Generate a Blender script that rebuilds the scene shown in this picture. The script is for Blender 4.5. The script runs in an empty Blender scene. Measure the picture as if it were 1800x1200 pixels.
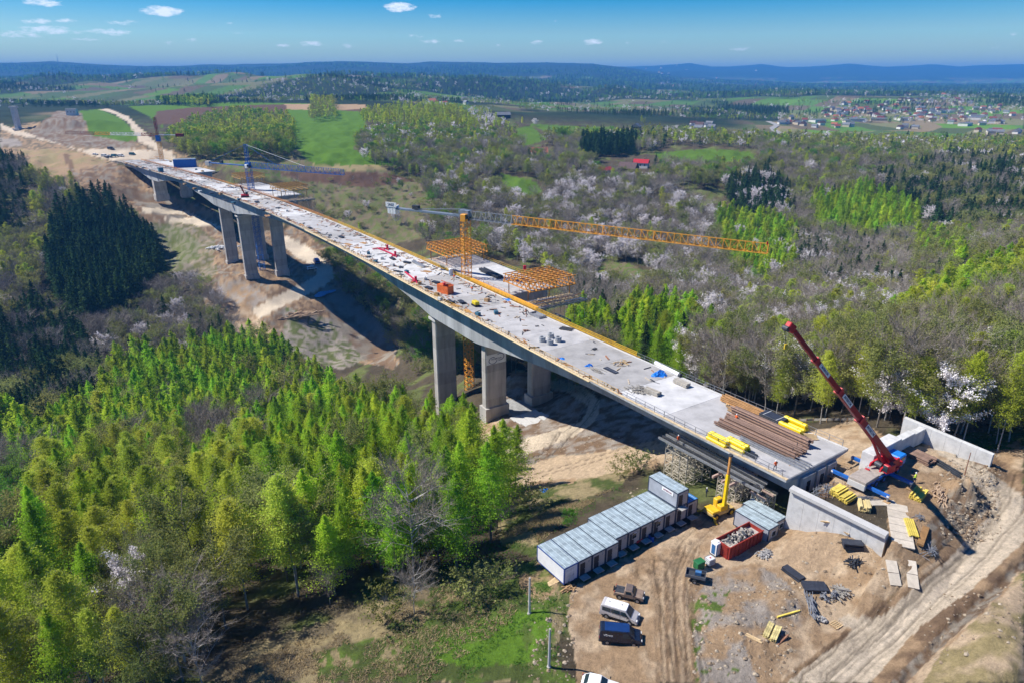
import bpy, bmesh, math, random
import numpy as np
from mathutils import Vector, Matrix
R = math.radians
sc = bpy.context.scene
COL = sc.collection
# ---------------------------------------------------------------- camera
PITCH = math.atan(465 / 1200.0)
HC = 64.0
cam = bpy.data.cameras.new("camera"); camo = bpy.data.objects.new("camera", cam); COL.objects.link(camo)
cam.sensor_width = 36; cam.lens = 24; cam.clip_start = 1; cam.clip_end = 60000
camo.location = (0, 0, HC); camo.rotation_euler = (math.pi / 2 - PITCH, 0, 0)
sc.camera = camo
# ---------------------------------------------------------------- sun, sky, exposure
SUN_EL = 48.0
SUN_DIR = Vector((-.986 * math.cos(R(SUN_EL)), .166 * math.cos(R(SUN_EL)), math.sin(R(SUN_EL)))).normalized()
sl = bpy.data.lights.new("sun", 'SUN'); so = bpy.data.objects.new("sun", sl); COL.objects.link(so)
sl.energy = 5.0; sl.angle = R(.5); sl.color = (1.0, .955, .88)
so.rotation_euler = SUN_DIR.to_track_quat('Z', 'Y').to_euler()
SUN_AZ = math.atan2(SUN_DIR.x, SUN_DIR.y)
w = bpy.data.worlds.new("World"); sc.world = w; w.use_nodes = True
nt = w.node_tree; N = nt.nodes; Lk = nt.links
bg = N["Background"]; bg.inputs[1].default_value = .075
sky = N.new("ShaderNodeTexSky"); sky.sky_type = 'NISHITA'; sky.sun_disc = False
sky.sun_elevation = R(SUN_EL); sky.sun_rotation = SUN_AZ; sky.altitude = 300
sky.air_density = 1.0; sky.dust_density = .1; sky.ozone_density = 3.2
hs = N.new("ShaderNodeHueSaturation"); hs.inputs['Saturation'].default_value = 2.2; hs.inputs['Hue'].default_value = .514
Lk.new(sky.outputs[0], hs.inputs['Color'])
tc = N.new("ShaderNodeTexCoord")
sep = N.new("ShaderNodeSeparateXYZ"); Lk.new(tc.outputs['Generated'], sep.inputs[0])
def mth(op, a, b=None, c=None, clamp=False):
    n = N.new("ShaderNodeMath"); n.operation = op; n.use_clamp = clamp
    for i, q in enumerate((a, b, c)):
        if q is None: continue
        if isinstance(q, (int, float)): n.inputs[i].default_value = q
        else: Lk.new(q, n.inputs[i])
    return n.outputs[0]
# cloud deck: direction projected on a plane at cloud height, thin cumulus where the noise is high
zc = mth('MAXIMUM', sep.outputs[2], .004)
px = mth('DIVIDE', sep.outputs[0], zc); py = mth('DIVIDE', sep.outputs[1], zc)
cmb = N.new("ShaderNodeCombineXYZ"); Lk.new(px, cmb.inputs[0]); Lk.new(py, cmb.inputs[1])
azn = mth('ARCTAN2', sep.outputs[0], sep.outputs[1])
# puffs: (azimuth deg, elevation deg, half width deg, half height deg, strength)
def pxdir(u, v):
    a = (u - 900) / 1200; t = (600 - v) / 1200
    x, y, z = a, math.cos(PITCH) + t * math.sin(PITCH), -math.sin(PITCH) + t * math.cos(PITCH)
    return math.atan2(x, y), math.atan2(z, math.hypot(x, y))
PUFFS = [(286, 20, 34, 9, 1.0), (702, 13, 33, 9, 1.0), (75, 4, 30, 8, .8), (64, 38, 28, 5, .7), (117, 37, 18, 4, .6), (215, 40, 26, 5, .6),
         (90, 53, 52, 7, .75), (195, 57, 40, 6, .7), (30, 60, 45, 6, .6), (155, 69, 30, 4, .5), (768, 29, 20, 5, .5), (404, 41, 14, 3, .4),
         (498, 80, 16, 5, .6), (548, 77, 28, 5, .7), (610, 81, 26, 4, .4), (338, 71, 14, 4, .5), (292, 76, 22, 4, .35), (730, 64, 20, 4, .5), (760, 73, 28, 5, .6),
         (808, 73, 14, 4, .5), (870, 80, 18, 4, .35), (944, 75, 15, 5, .6), (1042, 74, 22, 6, .8), (1105, 75, 8, 3, .6), (1165, 74, 14, 5, .4),
         (1300, 86, 22, 5, .5), (1750, 84, 26, 4, .4), (1782, 61, 10, 4, .4), (440, 60, 40, 5, .3), (975, 38, 8, 3, .3)]
elv = mth('ARCTAN2', sep.outputs[2], mth('SQRT', mth('ADD', mth('MULTIPLY', sep.outputs[0], sep.outputs[0]), mth('MULTIPLY', sep.outputs[1], sep.outputs[1]))))
cae = N.new("ShaderNodeCombineXYZ"); Lk.new(azn, cae.inputs[0]); Lk.new(mth('MULTIPLY', elv, 2.6), cae.inputs[1])
nz = N.new("ShaderNodeTexNoise"); nz.inputs['Scale'].default_value = 80; nz.inputs['Detail'].default_value = 7; nz.inputs['Roughness'].default_value = .62
Lk.new(cae.outputs[0], nz.inputs['Vector'])
nz2 = N.new("ShaderNodeTexNoise"); nz2.inputs['Scale'].default_value = 9; nz2.inputs['Detail'].default_value = 5
Lk.new(cae.outputs[0], nz2.inputs['Vector'])
tot = None
for (u, v, hw, hh, st) in PUFFS:
    a, e = pxdir(u, v)
    dx = mth('MULTIPLY', mth('SUBTRACT', azn, a), 1200 / hw)
    dy = mth('MULTIPLY', mth('SUBTRACT', elv, e), 1200 / hh)
    g = mth('SUBTRACT', 1.0, mth('ADD', mth('MULTIPLY', dx, dx), mth('MULTIPLY', dy, dy)), clamp=True)
    g = mth('MULTIPLY', g, st)
    tot = g if tot is None else mth('MAXIMUM', tot, g)
# puffs outside the frame: a noise field that carries the same sky on
field = mth('MULTIPLY', mth('SUBTRACT', nz2.outputs[0], .62, clamp=True), 3.0)
m = mth('ADD', tot, mth('MULTIPLY', mth('SUBTRACT', nz.outputs[0], .52), 2.1))
m = mth('MULTIPLY', mth('SUBTRACT', m, .27, clamp=True), 1.7, clamp=True)
m = mth('MULTIPLY', m, mth('MULTIPLY', tot, 2.6, clamp=True), clamp=True)
mx = N.new("ShaderNodeMix"); mx.data_type = 'RGBA'
Lk.new(mth('MULTIPLY', m, .82), mx.inputs['Factor']); Lk.new(hs.outputs[0], mx.inputs['A']); mx.inputs['B'].default_value = (11.0, 11.5, 12.4, 1)
Lk.new(mx.outputs['Result'], bg.inputs[0])
vs = sc.view_settings; vs.view_transform = 'Standard'; vs.look = 'None'; vs.gamma = 1; vs.use_curve_mapping = False; vs.exposure = 0.56
sc.cycles.max_bounces = 8; sc.cycles.diffuse_bounces = 5; sc.cycles.glossy_bounces = 2; sc.cycles.transparent_max_bounces = 8
sc.cycles.transmission_bounces = 4; sc.cycles.volume_bounces = 0; sc.cycles.use_adaptive_sampling = True; sc.cycles.adaptive_threshold = .02
# ---------------------------------------------------------------- places in the world, measured along sight lines
CP, SP = math.cos(PITCH), math.sin(PITCH)
def PZ(u, v, z=0.0):
    "world point at height z seen at photo point (u, v)"
    a = (u - 900) / 1200; t = (600 - v) / 1200; k = (HC - z) / (SP - t * CP)
    return Vector((a * k, (CP + t * SP) * k, z))
def PY(u, v, y):
    a = (u - 900) / 1200; t = (600 - v) / 1200; k = y / (CP + t * SP)
    return Vector((a * k, y, HC - (SP - t * CP) * k))
def proj(x, y, z):
    d = y * CP + (HC - z) * SP; yc = y * SP - (HC - z) * CP
    d = np.maximum(d, 1e-3) if isinstance(d, np.ndarray) else max(d, 1e-3)
    return 900 + 1200 * x / d, 600 - 1200 * yc / d
# ---------------------------------------------------------------- noise
_rs = np.random.RandomState(5); _H = _rs.rand(256, 256)
def vnoise(x, y):
    xi = np.floor(x).astype(int); yi = np.floor(y).astype(int); fx = x - xi; fy = y - yi
    fx = fx * fx * (3 - 2 * fx); fy = fy * fy * (3 - 2 * fy)
    a = _H[xi & 255, yi & 255]; b = _H[(xi + 1) & 255, yi & 255]; c = _H[xi & 255, (yi + 1) & 255]; d = _H[(xi + 1) & 255, (yi + 1) & 255]
    return (a * (1 - fx) + b * fx) * (1 - fy) + (c * (1 - fx) + d * fx) * fy
def fbm(x, y, o=4):
    s = 0; a = .5
    for i in range(o): s = s + a * vnoise(x + 17.3 * i, y - 9.1 * i); x = x * 2.03; y = y * 2.03; a *= .5
    return s / (1 - .5 ** o)
def sstep(a, b, x):
    t = np.clip((x - a) / (b - a), 0, 1); return t * t * (3 - 2 * t)
# ---------------------------------------------------------------- viaduct axis (left edge of the near deck)
_co = (40.78647534, -378.02462323, 206.42902896, -458.01875314, 226.07966639)
def _fx(y): t = (y - 86) / 550; return sum(_co[k] * t ** k for k in range(5))
_ys = np.arange(60, 660, .5); _xs = _fx(_ys); _S = np.concatenate([[0], np.cumsum(np.hypot(np.diff(_xs), np.diff(_ys)))])
_S -= np.interp(87.3, _ys, _S)
def axis(s, off=0.0, dz=0.0):
    y = float(np.interp(s, _S, _ys)); x = float(_fx(y)); dx = float(_fx(y + 1)) - x; n = math.hypot(dx, 1)
    return Vector((x + off / n, y - off * dx / n, 8.5 - .02 * s + dz))
def axdir(s):
    a = axis(s + 1) - axis(s - 1); a.z = 0; return a.normalized()
# ---------------------------------------------------------------- ground heights
CTRL = [(1100,1050,0),(1000,1040,0),(1180,1190,1),(1230,930,0),(1310,985,.5),(1060,1190,0),(930,1080,-.5),(960,1190,0),(850,1180,-1),(800,1040,-3),
 (900,960,-4),(940,940,-2.5),(700,1180,-2),(600,1100,-4),(450,1190,-3),(300,1190,-5),(600,1000,-8),(1050,880,-3),(1000,850,-7),(1120,850,-3.5),(1150,820,-5),
 (1300,900,-.5),(1210,880,-1.5),(1110,950,-.6),(860,820,-17),(950,830,-12),(1050,800,-11),(1150,780,-9),(1100,740,-13),(1000,700,-19),(930,680,-24),(870,735,-24.5),(950,790,-17),
 (900,660,-26),(947,716,-25),(1000,720,-22),(940,690,-26),(1400,745,-2),(1500,745,2),(1590,735,3),(1700,740,3),(1790,760,4),(1700,840,4.2),(1740,900,4),(1650,1000,3),(1550,1080,1.5),(1450,1180,1),
 (1700,1100,4),(1790,1180,5),(1790,1000,6),(1790,820,5.5),(1420,980,1.5),(1480,1080,1),(1350,1100,1),(1300,1180,1.2),(1540,1020,2.2),(1600,960,3.0),(1640,860,4.5),
 (440,495,-50),(500,487,-50),(408,465,-48),(513,524,-56),(570,480,-53),(510,430,-48),(470,600,-64),(440,560,-59),(600,600,-72),(700,600,-74),(640,540,-66),
 (600,480,-55),(700,520,-56),(740,560,-54),(760,640,-52),(800,700,-36),(830,660,-36),
 (500,700,-62),(500,800,-43),(500,900,-26),(500,1000,-13),(500,1100,-6),(200,700,-62),(200,800,-48),(200,900,-34),(200,1000,-20),(200,1100,-11),(0,700,-65),
 (0,900,-38),(0,1100,-15),(800,780,-30),(800,860,-17),(700,950,-12),(700,850,-22),(700,750,-42),(250,600,-62),(100,600,-62),(300,500,-55),(200,560,-58),
 (50,500,-50),(150,500,-55),(280,440,-48),(340,450,-46),(60,400,-35),(100,300,-10),(170,330,-15),(230,380,-30),(300,370,-30),(250,356,-26),(330,400,-38),
 (215,318,-14),(230,275,-4.5),(300,270,-4),(100,260,-3),(20,235,0),(60,300,-8),(100,220,4),(200,200,10),(280,250,0),(400,240,0),(570,240,2),(560,280,-6),
 (600,290,-10),(640,300,-14),(570,210,8),(450,190,16),(350,195,14),(700,190,17),(600,182,19),(250,190,15),(150,195,12),(500,300,-12),(450,300,-9),
 (520,330,-22),(600,350,-28),(650,330,-24),(560,380,-38),(640,400,-42),(620,440,-48),(700,360,-32),(720,440,-45),(760,520,-50),(800,300,-18),(900,300,-12),
 (950,275,-8),(1000,280,-10),(1100,300,-14),(1250,272,-6),(1200,330,-20),(1300,300,-12),(1000,380,-34),(1200,400,-36),(1400,350,-25),(1600,350,-22),
 (1790,320,-14),(1500,270,-10),(1700,270,-10),(1400,450,-38),(1000,480,-42),(1200,500,-40),(1400,520,-34),(1600,480,-26),(1790,480,-8),(1000,600,-34),
 (1200,620,-22),(1300,660,-13),(1400,640,-14),(1500,640,-8),(1700,640,0),(1790,650,2),(1600,560,-12),(1500,720,0),(800,200,8),(900,230,3),(1000,230,0),
 (1200,240,-4),(1300,200,-12),(1500,200,-14),(1700,200,-14),(1500,230,-14),(1790,235,-14)]
def xz(u, v, y):  # x at depth y
    return (u - 900) / 1200 * (y * CP + 60 * SP)
FAR = [(100,3400,27),(300,2500,17),(50,1400,16),(0,2500,24),(200,1500,14),(400,4200,5),(550,4700,0),(650,2900,30),(800,1900,18),(700,4000,42),(750,6000,10),(520,3200,18),
 (1200,3000,-12),(1200,6000,-10),(1000,4000,2),(1000,2000,2),(1400,3600,-16),(1600,6500,-12),(1700,4000,-14),(1450,9000,0),(1700,9500,0),(1100,8000,0),(1000,9000,0),(1500,14000,10),(200,6000,0),
 (200,12000,10),(900,12000,10),(1750,14000,10),(900,6500,0),(1350,2300,-10),(1650,2600,-4),(1620,2200,2),(800,3000,14),(900,2600,10),(1100,1400,-4),(500,6500,0),(60,7000,0)]
pts = []
for u, v, z in CTRL:
    p = PZ(u, v, z); pts.append((p.x, p.y, z))
for u, y, z in FAR: pts.append((xz(u, 0, y), y, z))
for a in (-1.6, -1.1, 1.1, 1.6):
    for y, z in ((60, -2 if a > 0 else -20), (140, 2 if a > 0 else -50), (400, -10 if a > 0 else -45), (1000, 0), (3000, 5), (12000, 10)): pts.append((a * y, y, z))
pts += [(0, 25, 0), (-30, 25, -5), (40, 25, 3), (-20, 5, -2), (20, 5, 2)]
for s_, o_, z_ in ((558, 8, -31), (556, 27, -31), (545, 8, -34), (540, 27, -34), (575, 8, -28), (520, 5, -38), (600, 8, -22), (640, 5, -10), (558, -12, -33), (590, -10, -26)): q_ = axis(s_, o_); pts.append((q_.x, q_.y, z_))
pts = np.array(pts, float)
def warp(x, y):
    yy = np.maximum(y, 12.0); return np.stack([np.clip(x / yy, -2.2, 2.2) * 2.2, np.log(yy) * 1.5], -1)
_Q = warp(pts[:, 0], pts[:, 1])
def _phi(r2): return r2 * np.log(np.maximum(r2, 1e-9)) * .5
_d = ((_Q[:, None] - _Q[None]) ** 2).sum(-1); _n = len(pts)
_A = np.zeros((_n + 3, _n + 3)); _A[:_n, :_n] = _phi(_d) + np.eye(_n) * 2e-3; _A[:_n, _n] = 1; _A[:_n, _n + 1:] = _Q; _A[_n, :_n] = 1; _A[_n + 1:, :_n] = _Q.T
_W = np.linalg.solve(_A, np.concatenate([pts[:, 2], [0, 0, 0]]))
def tps(x, y):
    q = warp(x, y); out = np.empty(len(q))
    for i in range(0, len(q), 20000):
        c = q[i:i + 20000]
        r2 = ((c[:, None, 0] - _Q[None, :, 0]) ** 2 + (c[:, None, 1] - _Q[None, :, 1]) ** 2)
        out[i:i + 20000] = _phi(r2) @ _W[:_n] + _W[_n] + c @ _W[_n + 1:]
    return out
RIDGE_L = [(-900,112),(-300,104),(0,110),(100,108),(200,114),(300,117),(370,116),(430,115),(500,113),(560,110),(620,108),(700,110),(800,111),(900,113),(960,112),(1040,113),(1080,118),(1130,126),(1200,138),(1400,150)]
RIDGE_R = [(700,125),(1000,120),(1100,119),(1150,117),(1210,112),(1250,118),(1290,117),(1335,113),(1380,119),(1430,117),(1490,113),(1550,118),(1590,117),(1630,114),(1680,118),(1730,115),(1800,114),(2300,108),(3000,112)]
# near wing wall A-F, abutment A-B, far wing wall B-C
WA, WF, WB, WC = np.array([42.0, 85.0]), np.array([50.9, 76.0]), np.array([67.6, 105.1]), np.array([75.9, 95.2])
def segd(x, y, p, q):
    d = q - p; L2 = d @ d; t = ((x - p[0]) * d[0] + (y - p[1]) * d[1]) / L2
    side = d[0] * (y - p[1]) - d[1] * (x - p[0]); tt = np.clip(t, 0, 1)
    return t, side, np.hypot(x - p[0] - tt * d[0], y - p[1] - tt * d[1])
BUMPS = [  # photo u, v, z guess, radius x, radius y (m), height, rough
 (1690, 890, 4, 3.4, 4.4, 3.9, 4.6), (1655, 945, 3, 2.3, 3.6, 2.0, 3.0), (1440, 965, 1, 5, 3.0, 1.5, .3), (1535, 962, 2.2, 5, 3.2, 2.2, .5), (1515, 1010, 2, 3, 4, 1.2, .5), (1380, 1060, 1, 3.2, 2.5, 1.3, .7),
 (1300, 1110, 1, 5, 6, .9, .6), (1160, 820, -5, 7, 3.5, 2.6, .5), (960, 770, -18, 6, 4, 2.0, .9), (1150, 870, -2.5, 4, 3, 1, .5), (100, 225, 4, 40, 40, 12, 6), (170, 215, 8, 25, 30, 6, 3),
 (270, 268, -3, 18, 12, 3, 2), (40, 290, -6, 30, 30, 0, 0), (1290, 885, 0, 3, 2.0, 1.1, .3), (1330,1010,.3,2.5,1.5,.5,.5), (390, 500, -52, 20, 15, 4, 3), (1480,1130,1,2,2,.3,.3), (1775,880,6,3,5,1.5,.8),
 (1760, 1140, 5, 7, 9, 1.8, .8), (960, 1100, 0, 2, 4, .5, .5)]
def ground_z(x, y, fine=True):
    x = np.atleast_1d(np.asarray(x, float)); y = np.atleast_1d(np.asarray(y, float))
    z = tps(x, y); r = np.hypot(x, y)
    u0, _ = proj(x, np.maximum(y, 30), np.zeros_like(x))
    for prof, R0, wd in ((RIDGE_L, 8200.0, 2300.0), (RIDGE_R, 12500.0, 2900.0)):
        pv = np.interp(u0, [a for a, b in prof], [b for a, b in prof])
        t = (600 - pv) / 1200; zc = HC - R0 * (SP - t * CP) / (CP + t * SP)
        wob = (fbm(x / 900 + 3, y / 900, 4) - .5) * 700
        k = np.exp(-((y + wob - R0) / wd) ** 2) * (y > 3500)
        k2 = np.where(y > R0, 1.0, k) if R0 > 10000 else k
        z = z * (1 - k2) + zc * k2
    far = sstep(500, 2500, r)
    z = z + far * ((fbm(x / 420, y / 420, 3) - .5) * 22 + sstep(1200, 2600, y) * (fbm(x / 650 + 9, y / 800, 3) - .47) * 200 * (1 - sstep(2800, 4800, y) * .8) * (1 - .85 * np.exp(-((x / np.maximum(y, 50) - .6) / .28) ** 2))) + sstep(60, 300, r) * (fbm(x / 60, y / 60, 3) - .5) * 3.0
    for u, v, zg, rx, ry, h, ro in BUMPS:
        p = PZ(u, v, zg); d = ((x - p.x) / rx) ** 2 + ((y - p.y) / ry) ** 2
        m = d < 6
        if m.any():
            e = np.exp(-d[m] * 1.3); z[m] += h * e + ro * e * (fbm(x[m] * 2.6 / math.sqrt(rx), y[m] * 2.6 / math.sqrt(rx), 4) - .5)
    # backfill platform behind the abutment, held by the wing walls
    t1, s1, d1 = segd(x, y, WA, WF); t2, s2, d2 = segd(x, y, WB, WC); t3, s3, d3 = segd(x, y, WA, WB)
    inside = (s3 < 0) & (s1 > 4.0) & (s2 < 0)
    t4, s4, d4 = segd(x, y, WF, WC)
    core = inside & (s4 > 0)
    dist = np.where(core, 0, d4)
    h = 6.0 - np.maximum(dist - 1.5, 0) * .42
    block = ((s1 < 4.0) & (t1 < 1.02)) | ((s2 > 0) & (t2 < 1)) | (s3 > 0)
    h = np.where(block, -99, h)
    z = np.maximum(z, h)
    # notch under the deck end in front of the abutment
    if fine:
        near = 1 - sstep(120, 400, r)
        z = z + near * (fbm(x * .55, y * .55, 4) - .5) * .55
        z = z - ruts(x, y) * near
        dq = [PZ(u_, v_, 5) for u_, v_ in ((1560, 1215), (1640, 1128), (1725, 1052), (1815, 985))]; dd = np.full_like(x, 99.0)
        for a_, b_ in zip(dq, dq[1:]): dd = np.minimum(dd, segd(x, y, np.array([a_.x, a_.y]), np.array([b_.x, b_.y]))[2])
        z = z - 1.0 * np.exp(-((dd + (fbm(x / 2, y / 2, 3) - .5) * 1.2) / .75) ** 2)
    mid = sstep(140, 220, r) * (1 - sstep(900, 1300, r))
    q = fbm(x / 14 + 31, y / 14, 4); z = z + mid * ((q - .5) * 5.0 - np.abs(fbm(x / 26 + 8, y / 26 + 3, 3) - .5) * 7.0 + .8)
    return z
TRACKS = [([(1160,985),(1172,1060),(1190,1130),(1200,1200)], 0.9, 1), ([(1215,960),(1196,1020),(1200,1100),(1222,1200)], .9, 1), ([(1130,1000),(1170,1060),(1180,1200)], .8, .8), ([(1425,1200),(1545,1090),(1670,985),(1738,915),(1728,858),(1650,795)], 1.0, 1.3), ([(1470,1200),(1590,1085),(1700,1000),(1775,925),(1790,860)], 1.0, 1.0), ([(850,828),(950,835),(1060,812),(1180,785)], 1.2, 1.4), ([(890,664),(960,668),(1025,684),(1045,710),(1030,740),(960,775),(860,805)], 1.2, 1.6), ([(1590,1000),(1570,1090),(1500,1150)], .9, .7), ([(1260,905),(1210,950),(1180,1010)], .9, .8)]
_TP = None
def ruts(x, y):
    global _TP
    if _TP is None:
        _TP = []
        for P_, w_, a_ in TRACKS:
            q = [PZ(u, v, -20 if u < 1100 and v < 760 else -12 if v < 850 and u < 1200 else 2.5 if u > 1500 else 0.3) for u, v in P_]; _TP.append(([np.array([p.x, p.y]) for p in q], w_, a_))
    out = np.zeros_like(x); m = (np.hypot(x, y) < 260) & (y > 20)
    if not m.any(): return out
    X = x[m]; Y = y[m]; o = np.zeros_like(X); wv = (fbm(X / 3, Y / 3, 3) - .5) * .5
    for q, w_, a_ in _TP:
        dd = np.full_like(X, 99.0)
        for a, b in zip(q, q[1:]): dd = np.minimum(dd, segd(X, Y, a, b)[2])
        for off in (w_, w_ + .55): o = np.maximum(o, a_ * (.16 if off == w_ else .09) * np.exp(-((dd + wv - off) / .17) ** 2))
        o -= .05 * a_ * np.exp(-((dd + wv - w_ - .28) / .14) ** 2)
    out[m] = o; return out
_MASK = None
def gz(x, y): return float(ground_z([x], [y])[0])
def G(u, v, z0=0.0):
    "ground point seen at photo point (u, v)"
    z = z0
    lo = None
    a = (u - 900) / 1200; t = (600 - v) / 1200; D = np.array([a, CP + t * SP, -(SP - t * CP)])
    k = np.concatenate([np.linspace(50, 400, 500), np.linspace(401, 3000, 800)]); X = a * k; Y = D[1] * k; Z = HC + D[2] * k
    g = ground_z(X, Y) - Z; i = int(np.argmax(g > 0)) if (g > 0).any() else len(k) - 1
    if i == 0: i = 1
    f = g[i - 1] / (g[i - 1] - g[i]) if g[i] != g[i - 1] else 0
    kk = k[i - 1] + (k[i] - k[i - 1]) * f
    return Vector((a * kk, D[1] * kk, HC + D[2] * kk))
# ---------------------------------------------------------------- materials
MATS = {}
def mat(name, col, rough=.8, var=.18, scale=1.5, metal=0.0, bump=0.0, col2=None, spec=.3, detail=5, obj_rand=0.0, coord='Object', stretch=None):
    if name in MATS: return MATS[name]
    m = bpy.data.materials.new(name); m.use_nodes = True; t = m.node_tree; n = t.nodes; b = n["Principled BSDF"]
    b.inputs['Roughness'].default_value = rough; b.inputs['Metallic'].default_value = metal; b.inputs['Specular IOR Level'].default_value = spec
    tcn = n.new("ShaderNodeTexCoord"); src = tcn.outputs[coord]
    if stretch:
        mp = n.new("ShaderNodeMapping"); mp.inputs['Scale'].default_value = stretch; t.links.new(src, mp.inputs[0]); src = mp.outputs[0]
    no = n.new("ShaderNodeTexNoise"); no.inputs['Scale'].default_value = scale; no.inputs['Detail'].default_value = detail; no.inputs['Roughness'].default_value = .65
    t.links.new(src, no.inputs['Vector'])
    cr = n.new("ShaderNodeValToRGB"); e = cr.color_ramp.elements
    c2 = col2 if col2 else tuple(min(1, c * (1 + var * 1.3)) for c in col)
    c1 = tuple(c * (1 - var * 1.5) for c in col)
    e[0].position = .3; e[0].color = (*c1, 1); e[1].position = .72; e[1].color = (*c2, 1)
    mid = cr.color_ramp.elements.new(.5); mid.color = (*col, 1)
    t.links.new(no.outputs[0], cr.inputs[0]); out = cr.outputs[0]
    if obj_rand:
        oi = n.new("ShaderNodeObjectInfo"); h = n.new("ShaderNodeHueSaturation"); mr = n.new("ShaderNodeMapRange")
        mr.inputs['To Min'].default_value = 1 - obj_rand; mr.inputs['To Max'].default_value = 1 + obj_rand
        t.links.new(oi.outputs['Random'], mr.inputs[0]); t.links.new(mr.outputs[0], h.inputs['Value']); t.links.new(out, h.inputs['Color']); out = h.outputs[0]
    t.links.new(out, b.inputs['Base Color'])
    if bump:
        bn = n.new("ShaderNodeBump"); bn.inputs['Strength'].default_value = min(1, bump); bn.inputs['Distance'].default_value = .08
        t.links.new(no.outputs[0], bn.inputs['Height']); t.links.new(bn.outputs[0], b.inputs['Normal'])
    MATS[name] = m; return m
def leafmat(name, c1, c2, trans=.35, hue=.02, rnd=.25):
    m = bpy.data.materials.new(name); m.use_nodes = True; t = m.node_tree; n = t.nodes; n.remove(n["Principled BSDF"])
    out = n["Material Output"]; d = n.new("ShaderNodeBsdfDiffuse"); tr = n.new("ShaderNodeBsdfTranslucent"); mxs = n.new("ShaderNodeMixShader"); mxs.inputs[0].default_value = trans
    oi = n.new("ShaderNodeObjectInfo"); tcn = n.new("ShaderNodeTexCoord"); no = n.new("ShaderNodeTexNoise"); no.inputs['Scale'].default_value = .45; no.inputs['Detail'].default_value = 4
    t.links.new(tcn.outputs['Object'], no.inputs['Vector'])
    mix = n.new("ShaderNodeMix"); mix.data_type = 'RGBA'; mix.inputs['A'].default_value = (*c1, 1); mix.inputs['B'].default_value = (*c2, 1)
    ad = n.new("ShaderNodeMath"); ad.operation = 'ADD'; sb = n.new("ShaderNodeMath"); sb.operation = 'MULTIPLY_ADD'; sb.inputs[1].default_value = 1.6; sb.inputs[2].default_value = -.8
    t.links.new(no.outputs[0], sb.inputs[0]); t.links.new(sb.outputs[0], ad.inputs[0]); t.links.new(oi.outputs['Random'], ad.inputs[1]); ad.use_clamp = True
    t.links.new(ad.outputs[0], mix.inputs['Factor'])
    h = n.new("ShaderNodeHueSaturation"); mr = n.new("ShaderNodeMapRange"); mr.inputs['To Min'].default_value = 1 - rnd; mr.inputs['To Max'].default_value = 1 + rnd
    mu = n.new("ShaderNodeMath"); mu.operation = 'MULTIPLY'; mu.inputs[1].default_value = 7.31; fr = n.new("ShaderNodeMath"); fr.operation = 'FRACT'
    t.links.new(oi.outputs['Random'], mu.inputs[0]); t.links.new(mu.outputs[0], fr.inputs[0]); t.links.new(fr.outputs[0], mr.inputs[0]); t.links.new(mr.outputs[0], h.inputs['Value'])
    mr2 = n.new("ShaderNodeMapRange"); mr2.inputs['To Min'].default_value = .5 - hue; mr2.inputs['To Max'].default_value = .5 + hue
    mu2 = n.new("ShaderNodeMath"); mu2.operation = 'MULTIPLY'; mu2.inputs[1].default_value = 13.7; fr2 = n.new("ShaderNodeMath"); fr2.operation = 'FRACT'
    t.links.new(oi.outputs['Random'], mu2.inputs[0]); t.links.new(mu2.outputs[0], fr2.inputs[0]); t.links.new(fr2.outputs[0], mr2.inputs[0]); t.links.new(mr2.outputs[0], h.inputs['Hue'])
    t.links.new(mix.outputs['Result'], h.inputs['Color'])
    t.links.new(h.outputs[0], d.inputs[0]); t.links.new(h.outputs[0], tr.inputs[0])
    t.links.new(d.outputs[0], mxs.inputs[1]); t.links.new(tr.outputs[0], mxs.inputs[2]); t.links.new(mxs.outputs[0], out.inputs[0])
    MATS[name] = m; return m
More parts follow.
